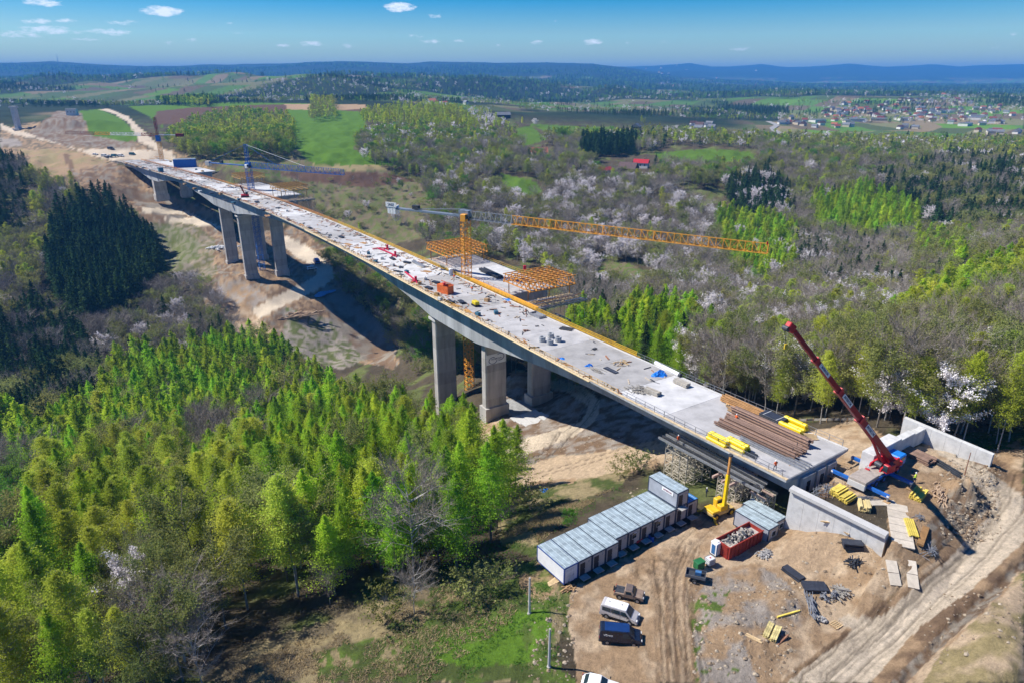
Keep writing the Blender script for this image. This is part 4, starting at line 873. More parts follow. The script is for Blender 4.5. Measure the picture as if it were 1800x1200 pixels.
# keep off the bridge corridor
AXP = np.array([[*axis(s, 17)[:2]] for s in range(-20, 660, 6)])
dmin = np.min(np.hypot(Q_[:, None, 0] - AXP[None, :, 0], Q_[:, None, 1] - AXP[None, :, 1]), 1)
sgn = np.zeros(len(Q_)); ia = np.argmin(np.hypot(Q_[:, None, 0] - AXP[None, :, 0], Q_[:, None, 1] - AXP[None, :, 1]), 1)
for k_ in range(len(Q_)):
    i0 = min(ia[k_], len(AXP) - 2); d_ = AXP[i0 + 1] - AXP[i0]; sgn[k_] = d_[0] * (Q_[k_, 1] - AXP[i0][1]) - d_[1] * (Q_[k_, 0] - AXP[i0][0])
GU_, GV_ = proj(Q_[:, 0], Q_[:, 1], QZ)
left = sgn > 0          # left of the axis: the camera's side
corr = dmin < np.where(left, 26, 20); corr &= ~((GU_ > 560) & (GU_ < 1090) & (GV_ > 440) & (GV_ < 690) & (dmin > 13) & (sgn < 0))
roadc = np.zeros(len(Q_), bool)
GU, GV = proj(Q_[:, 0], Q_[:, 1], QZ)
for poly in ([(835,735),(900,640),(1000,640),(1200,760),(1200,800),(1140,835),(1080,840),(1020,870),(930,885),(850,845)], [(410,440),(600,440),(640,480),(560,640),(470,625),(400,580),(390,520)], [(195,285),(330,330),(400,420),(410,520),(300,470),(240,400),(130,330)]):
    roadc |= inpoly(GU, GV, poly)
assign = np.full(len(Q_), -1); REG = [(r, True) for r in LF] + [(r, False) for r in RT]
for i, (r, onleft) in enumerate(REG):
    m = (assign < 0) & (left == onleft) & inpoly(np.clip(CU, 2, 1797), CV, r[0])
    if i < 5 or True: assign[m] = i
for poly in CLEAR: assign[inpoly(GU, GV, poly) & ~left] = -1
assign[corr] = -1; assign[roadc & left] = -1
assign[(Q_[:, 1] < 45)] = -1
inview = (CU > -420) & (CU < 2220) & (CV < 1300)
placed = {k: [] for k in KINDS}
for i, (r, onleft) in enumerate(REG):
    idx = np.nonzero((assign == i) & inview)[0]
    if not r[1] or not len(idx): continue
    ks = list(r[1]); pr_ = np.array([r[1][k] for k in ks], float); pr_ /= pr_.sum()
    cl = fbm(Q_[idx, 0] / 22, Q_[idx, 1] / 22, 2)
    for j, q in zip(idx, cl):
        if rs.rand() > r[2] * (.62 if 'birch edge' in r[4] else .85 if 'larch wood left' in r[4] else 1): continue
        u = np.clip((q - .5) * .45 + rs.rand(), 0, .999) if len(ks) > 1 else 0
        k = ks[int(np.searchsorted(np.cumsum(pr_), u))] if len(ks) > 1 else ks[0]
        H_ = rs.uniform(*r[3]) * (.55 if k == 'bush' else .85 if k == 'cherry' else 1)
        placed[k].append((Q_[j, 0], Q_[j, 1], QZ[j], H_, r[4], CU[j], CV[j]))
# trees picked out one by one in the photo: (kind, crown u, crown base v on the ground, height)
SOLO = [('cherry', 745, 300, 11), ('cherry', 802, 312, 11), ('cherry', 697, 395, 12), ('green', 683, 330, 9), ('green', 705, 335, 9), ('birch', 632, 408, 7), ('cherry', 857, 255, 14), ('green', 655, 990, 9.5), ('olive', 1130, 222, 12), ('birch', 1128, 218, 13),
        ('cherry', 1190, 365, 12), ('green', 1120, 360, 11), ('birch', 1085, 360, 11), ('cherry', 1376, 715, 15), ('cherry', 1585, 718, 13), ('bare', 1555, 738, 21), ('larch', 884, 905, 19), ('cherry', 248, 1120, 13), ('olive', 125, 1190, 15), ('larch', 905, 860, 15), ('birch', 918, 222, 12), ('cherry', 940, 222, 10)]
for k, u, v, H_ in SOLO:
    p = G(u, v); placed[k].append((p.x, p.y, p.z, H_, 'SOLO', u, v - 30))
ADJ = {'larch': 'bright green feathery larch', 'fir': 'dark green conical fir', 'birch': 'yellow-green birch in young leaf', 'olive': 'olive-green tree in first leaf', 'green': 'leafy mid-green tree', 'bare': 'pale bare tree without leaves',
       'cherry': 'wild cherry in white blossom', 'dry': 'tree with brown leaves', 'bush': 'low scrubby bush'}
SIZEW = [(0, 'small '), (.33, ''), (.66, 'tall ')]
MAXI = 285
def add_tree(k, rec, near_, idx, solo=False):
    x, y, z, H_, place, cu, cv = rec; sc_ = H_ / (20.0 if k in ('larch', 'fir') else 18.0); rz = rs.uniform(0, 6.28)
    wsc = sc_ * rs.uniform(.85, 1.2) * (1.15 if k == 'bush' else 1)
    nm, cm, bk = KINDS[k]
    if near_:
        tm, cmh = PROTO[k][idx % len(PROTO[k])]
        o = bpy.data.objects.new(nm, None); COL.objects.link(o); o.location = (x, y, z); o.rotation_euler = (0, 0, rz); o.scale = (wsc, wsc, sc_)
        a = bpy.data.objects.new('trunk', tm); COL.objects.link(a); a.parent = o; b = bpy.data.objects.new('crown', cmh); COL.objects.link(b); b.parent = o
    else:
        o = bpy.data.objects.new(nm, LOWP[k][idx % len(LOWP[k])]); COL.objects.link(o); o.location = (x, y, z); o.rotation_euler = (0, 0, rz); o.scale = (wsc, wsc, sc_)
    o.rotation_euler = (rs.normal(0, .035), rs.normal(0, .035), rz)
    o['category'] = 'bush' if k == 'bush' else 'tree'
    if place == 'SOLO': o['label'] = rec[4]
    else: o['label'] = '%s in the %s' % (ADJ[k], place.replace('the ', '', 0)); o['group'] = '%s, %s' % (ADJ[k], place)
    return o
SOLOLAB = {0: 'white blossoming cherry at the top corner of the scrub by the green field', 1: 'white blossoming cherry right of another on the copse edge', 2: 'round white cherry standing alone left of the tower crane counter-jib',
 3: 'dense round green tree on the slope left of the crane counter-jib', 4: 'second dense round green tree, right of its twin on the slope', 5: 'small bright yellow-green bush beside the deck railing', 6: 'tall white cherry above the copse on the hill',
 7: 'big-leaved mid-green bushy tree in front of the dark larch shade', 8: 'dense olive tree by the dark barn', 9: 'round green tree touching the dark barn', 10: 'isolated white cherry in the valley below the red roofs', 11: 'dark leafy tree in the valley left of the lone cherry',
 12: 'bright yellow-green tree in the valley below the red roofs', 13: 'large white cherry at the wood edge right of the deck end', 14: 'spreading white cherry behind the red crane boom', 15: 'tall pale leafless tree standing at the wood edge behind the boom',
 16: 'solitary thin larch in front of the haul road', 17: 'greyish blossoming cherry at the bottom edge of the wood', 18: 'broad pale-green tree in the bottom left corner', 19: 'second thin larch beside the haul road', 20: 'round yellow-green tree left on the valley meadow', 21: 'small white cherry beside a yellow-green tree on the valley meadow'}
n_solo = 0
_CH = [(1010, 490), (1045, 480), (925, 470), (1125, 525), (1232, 515), (1256, 520), (1362, 510), (1525, 455), (1418, 455), (1542, 535), (1572, 532), (1000, 350), (1032, 352), (1048, 365), (1180, 505), (985, 465), (1090, 455), (1330, 455), (1205, 470), (1155, 455)]
for u_, v_ in _CH:
    SOLO.append(('cherry', u_, v_, 12.5)); SOLOLAB[len(SOLO) - 1] = 'white blossoming cherry standing out in the valley wood'; p_ = G(u_, v_); placed['cherry'].append((p_.x, p_.y, p_.z, 12.5, 'SOLO', u_, v_ - 30))
for u_, v_ in ((1242, 690), (1288, 655), (1312, 640), (1218, 672), (1420, 620), (1460, 618), (1360, 625)):
    SOLO.append(('cherry', u_, v_, 15)); SOLOLAB[len(SOLO) - 1] = 'large pinkish white cherry in the wood behind the deck'; p_ = G(u_, v_); placed['cherry'].append((p_.x, p_.y, p_.z, 15, 'SOLO', u_, v_ - 30))
PTS = {k: [] for k in KINDS}
for k, L_ in placed.items():
    L_.sort(key=lambda q: (q[4] != 'SOLO', not (-40 < q[5] < 1840), math.hypot(q[0], q[1])))
    for i, rec in enumerate(L_):
        d = math.hypot(rec[0], rec[1]); solo = rec[4] == 'SOLO'
        if (i < MAXI and -40 < rec[5] < 1840) or solo:
            if solo:
                for si, s_ in enumerate(SOLO):
                    if s_[0] == k and s_[1] == rec[5] and rec[4] == 'SOLO': rec = rec[:4] + ('SOLO',) + rec[5:]; o = add_tree(k, rec, d < 260, i); o['label'] = SOLOLAB[si]
            else: add_tree(k, rec, d < 240, i)
        else: PTS[k].append(rec)
# distant woods (y 1500 - 5200 m): many small trees where the forest mask stands
def far_pts():
    out = {k: [] for k in KINDS}
    for y0, y1, sp in ((1300, 2300, 12.5), (2300, 3800, 20), (3800, 7000, 32)):
        q = cand(y0, y1, sp); fo_ = fbm(q[:, 0] / 520 + 7, q[:, 1] / 520 + 2, 5); m = (fo_ > .46) | (rs.rand(len(q)) < .06); q = q[m]; z = ground_z(q[:, 0], q[:, 1], False)
        u, v = proj(q[:, 0], q[:, 1], z); ok = (u > -20) & (u < 1820)
        for poly in ([(1380,182),(1800,190),(1800,240),(1400,236)],): ok &= ~inpoly(u, v, poly) | (rs.rand(len(u)) < .3)
        q = q[ok]; z = z[ok]; t = fbm(q[:, 0] / 160, q[:, 1] / 160, 3)
        for (x, y), zz, tt in zip(q, z, t):
            if y > 3800: k = ('fir', 'green', 'fir', 'bare')[rs.randint(4)]; out[k].append((x, y, zz, rs.uniform(11, 17) * sp / 15 * .8)); continue
            if y > 2300 and rs.rand() < .75: k = ('fir', 'green', 'bare')[rs.randint(3)]; out[k].append((x, y, zz, rs.uniform(11, 17) * sp / 15 * .8)); continue
            k = 'fir' if tt > .56 else ('olive', 'green', 'bare', 'birch', 'green', 'bare', 'cherry', 'olive')[rs.randint(8)] if rs.rand() > .35 else 'bare'
            out[k].append((x, y, zz, rs.uniform(11, 17) * sp / 15 * .8))
    return out
FP = far_pts()
def gn_stuff(name, label, meshes, recs):
    if not recs: return
    src = bpy.data.collections.new(name + '_source')
    for me in meshes: src.objects.link(bpy.data.objects.new(name + '_tree', me))
    arr = np.array([(r[0], r[1], r[2]) for r in recs], np.float32); me = bpy.data.meshes.new(name); me.vertices.add(len(arr)); me.vertices.foreach_set('co', arr.ravel())
    hh = np.array([r[3] for r in recs], np.float32) / 19.0; w_ = hh * rs.uniform(.9, 1.3, len(hh))
    a = me.attributes.new('sc', 'FLOAT_VECTOR', 'POINT'); a.data.foreach_set('vector', np.stack([w_, w_, hh], 1).astype(np.float32).ravel())
    a = me.attributes.new('rz', 'FLOAT', 'POINT'); a.data.foreach_set('value', rs.uniform(0, 6.28, len(hh)).astype(np.float32))
    a = me.attributes.new('pick', 'INT', 'POINT'); a.data.foreach_set('value', rs.randint(0, len(meshes), len(hh)).astype(np.int32))
    o = bpy.data.objects.new(name, me); COL.objects.link(o); tag(o, label, kind='stuff')
    ng = bpy.data.node_groups.new(name, 'GeometryNodeTree'); ng.interface.new_socket('Geometry', in_out='INPUT', socket_type='NodeSocketGeometry'); ng.interface.new_socket('Geometry', in_out='OUTPUT', socket_type='NodeSocketGeometry')
    n = ng.nodes; l = ng.links; gi = n.new('NodeGroupInput'); go = n.new('NodeGroupOutput'); ip = n.new('GeometryNodeInstanceOnPoints'); ci = n.new('GeometryNodeCollectionInfo')
    ci.inputs['Collection'].default_value = src; ci.inputs['Separate Children'].default_value = True
    def na(nm_, ty): q = n.new('GeometryNodeInputNamedAttribute'); q.data_type = ty; q.inputs['Name'].default_value = nm_; return q.outputs['Attribute']
    l.new(gi.outputs[0], ip.inputs['Points']); l.new(ci.outputs[0], ip.inputs['Instance']); ip.inputs['Pick Instance'].default_value = True; l.new(na('pick', 'INT'), ip.inputs['Instance Index'])
    cx = n.new('ShaderNodeCombineXYZ'); l.new(na('rz', 'FLOAT'), cx.inputs[2]); er = n.new('FunctionNodeEulerToRotation'); l.new(cx.outputs[0], er.inputs[0]); l.new(er.outputs[0], ip.inputs['Rotation'])
    l.new(na('sc', 'FLOAT_VECTOR'), ip.inputs['Scale']); l.new(ip.outputs[0], go.inputs[0])
    md = o.modifiers.new('scatter', 'NODES'); md.node_group = ng
WN = {'larch': 'larch_wood', 'fir': 'fir_forest', 'birch': 'birch_wood', 'olive': 'young_leaf_wood', 'green': 'leafy_wood', 'bare': 'bare_wood', 'cherry': 'blossom_wood', 'dry': 'brown_wood', 'bush': 'scrub'}
for k in KINDS:
    near_ = [r for r in PTS[k] if math.hypot(r[0], r[1]) < 750]; far_ = [r for r in PTS[k] if math.hypot(r[0], r[1]) >= 750] + FP[k]
    gn_stuff(WN[k], 'wood of %s trees across the valley' % k.replace('olive', 'first-leaf'), LOWP[k], near_); gn_stuff('distant_' + WN[k], 'distant woods of %s trees on the hills' % k.replace('olive', 'first-leaf'), FARP[k], far_)
print('trees', {k: len(v) for k, v in placed.items()}, 'far', {k: len(v) for k, v in FP.items()})
# trees on the open edge of each wood can be told apart: name them by their place along that edge
_ord = ['first', 'second', 'third', 'fourth', 'fifth', 'sixth', 'seventh', 'eighth', 'ninth', 'tenth', 'eleventh', 'twelfth', 'thirteenth', 'fourteenth', 'fifteenth', 'sixteenth', 'seventeenth', 'eighteenth', 'nineteenth', 'twentieth', 'twenty-first', 'twenty-second', 'twenty-third', 'twenty-fourth']
_grp = {}
for o in list(COL.objects):
    if o.get('category') in ('tree', 'bush') and o.get('group'): _grp.setdefault(o['group'], []).append(o)
_short = {'low scrubby bush': 'scrubby bush', 'yellow-green birch in young leaf': 'yellow-green birch', 'pale bare tree without leaves': 'leafless tree', 'bright green feathery larch': 'bright larch', 'olive-green tree in first leaf': 'olive-green tree', 'wild cherry in white blossom': 'white cherry', 'dark green conical fir': 'dark fir', 'leafy mid-green tree': 'mid-green tree', 'tree with brown leaves': 'brown tree'}
for g, L_ in _grp.items():
    if len(L_) < 2: continue
    L_.sort(key=lambda o: o.location.y); per = min(16, max(2, int(math.ceil(math.sqrt(len(L_) * 1.4)))))
    for ro in range(0, len(L_), per):
        rn = ro // per
        if rn >= 16: break
        for i, o in enumerate(sorted(L_[ro:ro + per], key=lambda o: o.location.x / (o.location.y + 20))):
            s_ = o['label']
            for a, b in _short.items(): s_ = s_.replace(a, b)
            s_ = '%s, %s row, %s from left' % (s_, ('front' if rn == 0 else _ord[rn]), _ord[i])
            if len(s_.split()) <= 16: o['label'] = s_
# ================================================================= OBJECTS
def so_(p):
    "station and offset of a world point on the viaduct"
    s = float(np.interp(p[1], _ys, _S)); o = 0
    for _ in range(6):
        a = axis(s); d = axdir(s); v = Vector((p[0], p[1], 0)) - Vector((a.x, a.y, 0)); s += v.dot(d); o = v.dot(Vector((d.y, -d.x, 0)))
    return s, o
def DK(u, v, h=.07):
    "point on the deck surface seen at photo point (u, v)"
    z = 6.0
    for _ in range(8): p = PZ(u, v, z); s, o = so_(p); z = 8.5 - .02 * s + h
    p = PZ(u, v, z); return p
def ang_at(s): d = axdir(s); return math.atan2(d.y, d.x)
M_ROOFS = mat('galvanised_roof', (.33, .40, .43), .5, .32, .7, bump=.05, metal=.15)
M_PANEL = mat('cabin_panel', (.42, .39, .36), .8, .10, 1.0); M_PANELW = mat('white_cabin_panel', (.72, .72, .74), .7, .05, 1.0)
M_FRAME = mat('navy_frame', (.035, .05, .085), .6, .2, 2.0); M_BFRAME = mat('blue_frame', (.02, .06, .26), .5, .2, 2.0); M_DOOR = mat('dark_door', (.028, .028, .034), .5, .2, 2.0)
M_SIDE = mat('grey_cabin_side', (.34, .36, .40), .7, .12, .8)
# ---- site cabins
ROWA = math.atan2(15.9, 22.6)
def cabin(label, loc, z=0.0, panel=None, frame=None, roof=None, door=True, window=False, group=None, side=None, cat='site cabin'):
    t = thing('site_cabin', label, cat, (loc[0], loc[1], z), ROWA, group); W, L, H = 2.44, 6.06, 2.6; panel = panel or M_PANEL; frame = frame or M_FRAME; side = side or M_SIDE
    for nm, c, d, m_ in (('front_wall', (W / 2, .06, H / 2), (W - .2, .08, H - .25), panel), ('back_wall', (W / 2, L - .06, H / 2), (W - .2, .08, H - .25), panel), ('side_wall', (.06, L / 2, H / 2), (.08, L - .2, H - .25), side), ('side_wall', (W - .06, L / 2, H / 2), (.08, L - .2, H - .25), side)):
        MB().box(c, d).build(nm, m_, t)
    fr = MB()
    for x in (.07, W - .07):
        for y in (.07, L - .07): fr.box((x, y, H / 2), (.15, .15, H))
    for z_ in (.08, H - .08):
        for y in (.065, L - .065): fr.box((W / 2, y, z_), (W - .3, .13, .16))
        for x in (.065, W - .065): fr.box((x, L / 2, z_), (.13, L - .3, .16))
    fr.build('frame', frame, t)
    MB().box((W / 2, L / 2, H + .02), (W - .12, L - .12, .07)).build('roof', roof or M_ROOFS, t, bevel=.02)
    for x in (.45, W / 2, W - .45): MB().box((x, L / 2, H + .075), (.05, L - .3, .04)).build('roof_rib', mat('pale_rib', (.52, .60, .64), .5), t)
    if door:
        d_ = MB().box((.75, .005, 1.1), (.85, .06, 2.0)).build('door', M_DOOR, t); MB().box((1.08, -.05, 1.05), (.12, .05, .04)).build('handle', M_GREYS, d_)
        MB().box((1.9, .0, 1.9), (.3, .1, .25)).build('meter_box', M_GREYS, t)
        MB().box((.75, -.55, .08), (1.3, 1.0, .12)).build('doorstep', mat('step_boards', (.34, .33, .31), .85, .25, 2.0), t)
    if window:
        w_ = MB().box((1.25, .005, 1.55), (.95, .06, .95)).build('window', M_PANELW, t); MB().box((1.25, -.035, 1.55), (.8, .02, .8)).build('pane', M_GLASS, w_)
    return t
ux, uy = math.cos(ROWA), math.sin(ROWA); c1p = Vector((7.0, 74.1))
ORD = ['second', 'third', 'fourth', 'fifth', 'sixth', 'seventh', 'eighth', 'ninth', 'tenth']
for i in range(11):
    sh = 0 if i < 4 else .75; p = c1p + Vector((ux, uy)) * 2.51 * i + Vector((-uy, ux)) * sh; zz = gz(p.x, p.y) + .05 if False else .08
    if i == 0:
        t = cabin('white site cabin with bright blue frame at the near end of the row', p, zz, M_PANELW, M_BFRAME, door=False, side=M_PANELW)
        d_ = MB().box((1.0, .005, 1.15), (1.5, .06, 2.1)).build('door', mat('white_door', (.6, .61, .64), .6), t); MB().box((1.62, -.05, 1.1), (.1, .05, .05)).build('handle', M_BLACK, d_)
    elif i == 10: cabin('low site cabin with a bright blue roof at the far end of the row', p, zz, M_PANEL, M_FRAME, mat('blue_roof', (.03, .17, .42), .5, .2, 1.0))
    else: cabin(('grey roofed site cabin with a dark door, %s in the row from the white cabin' % ORD[i - 1]) if i < 9 else 'grey site cabin carrying another cabin on its roof', p, zz, group='site cabins in a row', window=(i in (5, 7)))
p = c1p + Vector((ux, uy)) * 2.51 * 9 + Vector((-uy, ux)) * .75
tu = cabin('grey site cabin stacked on top of the row, with a white sign on its side', p, 2.80)
sg = MB().box((-.03, 2.0, 2.02), (.05, 2.3, .62)).build('sign', M_WHITE, tu)
M4 = Matrix.Translation((p.x, p.y, 2.80)) @ Matrix.Rotation(ROWA, 4, 'Z') @ Matrix.Translation((-.07, 2.0, 2.02)) @ Matrix.Rotation(-math.pi / 2, 4, 'Z') @ Matrix.Rotation(math.pi / 2, 4, 'X')
text_obj('INTERCOR', .34, mat('dark_red_print', (.25, .05, .09)), tu, M4, 'sign_lettering')
for i, (lab) in enumerate(('grey site cabin beside the red skip, left of the pair', 'grey site cabin beside the red skip, right of the pair by the wing wall')):
    p = Vector((37.3, 82.4)) + Vector((ux, uy)) * 2.55 * i + Vector((-uy, ux)) * .5 * i; cabin(lab, p, .15, door=False, window=True, group='pair of cabins by the skip')
# things along the cabin row
def mast_pole(u, v, h, label, r=.14, m=None, name='concrete_pole', cat='pole', lean=0):
    p = G(u, v); t = thing(name, label, cat, tuple(p)); mb = MB(); mb.tube((0, 0, -.5), (lean, 0, h), r * 1.25, r * .8, 8); mb.build('shaft', m or M_CONCL, t)
    MB().tube((0, 0, -.1), (0, 0, .12), r * 2.2, r * 1.8, 8).build('foot', M_CONC, t); MB().tube((lean, 0, h), (lean, 0, h + .05), r * .9, r * .9, 8).build('cap', M_CONC, t); return t
mast_pole(930.5, 1077, 5.6, 'pale concrete pole in the grass below the white cabin'); mast_pole(965, 1171, 5.6, 'pale concrete pole at the meadow edge left of the dark van')
mast_pole(1148, 945, 3.8, 'thin dark pole in front of the cabin row', .05, M_DARK, 'lamp_pole'); mast_pole(1692, 778, 4.2, 'grey concrete pole behind the tall wing wall', .1); mast_pole(1695, 836, 4.2, 'rusty pole standing on the spoil heap by the curve', .07, M_RUST, 'steel_pole')
mast_pole(1585, 745, 2.2, 'short steel post at the top of the tall wing wall', .06, M_RUST, 'steel_pole'); mast_pole(1554, 742, 21, 'x', .1, M_BARKW) if False else None
for (u, v, lab, k) in ((1142, 946, 'blue plastic barrel by the pole in front of the cabins', 0), (1146, 950, 'second blue barrel touching the first one', 0), (1121, 953, 'red two wheeled cart in front of the cabin doors', 1), (1000, 1012, 'small blue gas bottle behind the white cabin corner', 2), (975, 1020, 'wooden plank leaning behind the white cabin', 3), (1088, 972, 'pale boards laid in front of the cabins', 3), (1175, 905, 'grey boards by the last cabin doors', 3)):
    p = G(u, v); t = thing(('barrel', 'hand_cart', 'gas_bottle', 'loose_boards')[k], lab, ('barrel', 'cart', 'gas bottle', 'boards')[k], tuple(p), .6)
    if k == 0: MB().tube((0, 0, 0), (0, 0, .9), .3, n=14).build('drum', mat('barrel_blue', (.02, .09, .40), .4), t); MB().tube((0, 0, .9), (0, 0, .93), .31, n=14).build('lid', M_BLACK, t)
    elif k == 1:
        MB().box((0, 0, .55), (1.3, .8, .45)).build('tray', M_RED, t, bevel=.04); MB().bar((.6, 0, .6), (1.5, 0, .9), .06).build('handle', M_DARK, t)
        for y in (-.45, .45): MB().tube((0, y - .04, .26), (0, y + .04, .26), .26, n=12).build('wheel', M_BLACK, t)
    elif k == 2: MB().tube((0, 0, 0), (0, 0, .55), .16, n=12).build('cylinder', M_BLUE, t); MB().tube((0, 0, .55), (0, 0, .66), .05, n=8).build('valve', M_GREYS, t)
    else:
        for q in range(4): MB().box((q * .05, q * .24 - .4, .05 + .02 * q), (2.6, .2, .05), q * .06).build('board', M_TAN, t)
# skip
SK = Vector((30.6, 78.8)); sd = Vector((37.1 - 30.6, 83.3 - 79.0)).normalized(); ska = math.atan2(sd.y, sd.x)
t = thing('skip_container', 'big red open skip container heaped with rubble and scrap', 'skip', (SK.x, SK.y, 0.05), ska); MRS = mat('skip_red', (.30, .035, .022), .65, .25, 1.2, bump=.1); L, W, H = 7.2, 2.45, 2.3
for c, d in (((L / 2, .05, H / 2 + .1), (L, .1, H)), ((L / 2, W - .05, H / 2 + .1), (L, .1, H))): MB().box(c, d).build('side_wall', MRS, t)
for c, d in (((.05, W / 2, H / 2 + .1), (.1, W - .22, H)), ((L - .05, W / 2, H / 2 + .1), (.1, W - .22, H))): MB().box(c, d).build('end_wall', MRS, t)
MB().box((L / 2, W / 2, .16), (L - .2, W - .2, .1)).build('floor_plate', MRS, t)
for i in range(9): MB().box((.4 + i * .8, -.05, H / 2 + .1), (.1, .1, H - .2)).build('rib', MRS, t)
for y in (-.02, W + .02): MB().box((L / 2, y, H + .12), (L + .1, .14, .12)).build('rim', MRS, t)
ld = MB()
for i in range(7): ld.box((-.12, .75, .4 + i * .3), (.05, .8, .05))
for y in (.35, 1.15): ld.box((-.12, y, 1.25), (.06, .06, 2.2))
ld.build('ladder', MRS, t)
rr = random.Random(4); rub = MB(); rub2 = MB()
for i in range(170):
    x = rr.uniform(.5, L - 1); y = rr.uniform(.3, W - .3); z = H * .72 + .9 * math.exp(-((x - 3.6) / 2.2) ** 2) * rr.random() + .15
    M = Matrix.Rotation(rr.random() * 6, 3, 'Z') @ Matrix.Rotation(rr.uniform(-.8, .8), 3, 'X'); (rub if i % 3 else rub2).box((x, y, z), (rr.uniform(.1, .9), rr.uniform(.05, .35), rr.uniform(.03, .25)), M=M)
MB().box((L / 2, W / 2, H * .42), (L - .25, W - .25, H * .75)).build('fill', M_CONC, t)
o = rub.build('rubble', mat('rubble', (.42, .38, .33), .9, .35, 3), t); o['kind'] = 'stuff'; o = rub2.build('scrap', M_DARK, t); o['kind'] = 'stuff'
# portable toilets
def toilet(p, label, rot=0.3):
    t = thing('portable_toilet', label, 'toilet', tuple(p), rot); MW = M_WHITE; MBd = mat('toilet_blue', (.03, .13, .32), .5, .1)
    MB().box((0, 0, 1.0), (1.08, 1.08, 2.0)).build('body', MW, t, bevel=.04); MB().prism([(-.58, -.58), (.58, -.58), (.58, .58), (-.58, .58)], .12, base=(0, 0, 2.0)).build('roof', MW, t, bevel=.05); MB().box((0, 0, 2.17), (.7, .7, .1)).build('roof_vent', MW, t, bevel=.03)
    d = MB().box((0, -.56, 1.0), (.7, .04, 1.8)).build('door', mat('toilet_door', (.62, .66, .72), .5), t); MB().box((.28, -.6, 1.0), (.06, .04, .12)).build('handle', M_BLACK, d)
    for x in (-.45, .45): MB().box((x, -.555, 1.0), (.14, .035, 1.9)).build('blue_strip', MBd, t)
    MB().box((-.555, 0, 1.0), (.035, .6, 1.5)).build('side_panel', MBd, t); MB().box((0, 0, .03), (1.2, 1.2, .1)).build('base', M_BLACK, t); return t
toilet(G(1257, 972), 'white portable toilet with blue strips beside the red skip', ROWA)
toilet(DK(793, 484), 'grey and white portable toilet standing on the deck by the tower crane', .5)
# bins, tank, trailer
p = G(1228, 998); t = thing('waste_bin', 'green lidded waste bin beside the water tank', 'bin', tuple(p), .5); MG = mat('bin_green', (.02, .14, .05), .6)
MB().prism([(-.65, -.5), (.65, -.5), (.65, .5), (-.65, .5)], 1.05, base=(0, 0, .15)).build('body', MG, t, bevel=.05); MB().box((0, 0, 1.25), (1.42, 1.12, .12)).build('lid', MG, t, bevel=.04)
for x in (-.5, .5):
    for y in (-.4, .4): MB().tube((x - .04, y, .08), (x + .04, y, .08), .08, n=8).build('wheel', M_BLACK, t)
p = G(1247, 992); t = thing('water_tank', 'white cage water tank on a pallet behind the green bin', 'tank', tuple(p), .5)
MB().box((0, 0, .72), (1.1, .95, 1.0)).build('tank_body', mat('tank_white', (.62, .63, .64), .4, .1, 3), t, bevel=.05); MB().box((0, 0, .1), (1.2, 1.0, .14)).build('pallet', M_WOOD, t); MB().tube((0, 0, 1.2), (0, 0, 1.28), .12, n=10).build('lid', M_RED, t)
cg = MB()
for i in range(6):
    for y in (-.5, .5): cg.bar((-.57 + i * .228, y, .15), (-.57 + i * .228, y, 1.25), .03)
for z_ in (.3, .6, .9, 1.24):
    for y in (-.51, .51): cg.bar((-.57, y, z_), (.57, y, z_), .03)
    for x in (-.58, .58): cg.bar((x, -.5, z_), (x, .5, z_), .03)
cg.build('cage', M_GREYS, t)
p = G(1222, 1018); t = thing('trailer', 'small dark utility trailer with open bed beside the dirt track', 'trailer', tuple(p), -.35)
MB().box((0, 0, .75), (2.6, 1.5, .08)).build('bed', M_DARK, t)
for c, d in (((0, -.76, .98), (2.6, .05, .4)), ((0, .76, .98), (2.6, .05, .4)), ((-1.3, 0, .98), (.05, 1.5, .4)), ((1.3, 0, .98), (.05, 1.5, .4))): MB().box(c, d).build('side_board', mat('trailer_side', (.12, .13, .15), .6), t)
for y in (-.9, .9): w_ = MB().tube((0, y - .1, .32), (0, y + .1, .32), .33, n=14).build('wheel', M_BLACK, t); MB().tube((0, y - .12, .32), (0, y + .12, .32), .16, n=10).build('rim', M_GREYS, w_)
MB().bar((1.3, 0, .6), (2.3, 0, .45), .08).build('drawbar', M_DARK, t); MB().box((.3, .2, 1.05), (.8, .5, .5)).build('crate', mat('tool_blue', (.05, .16, .35)), t)
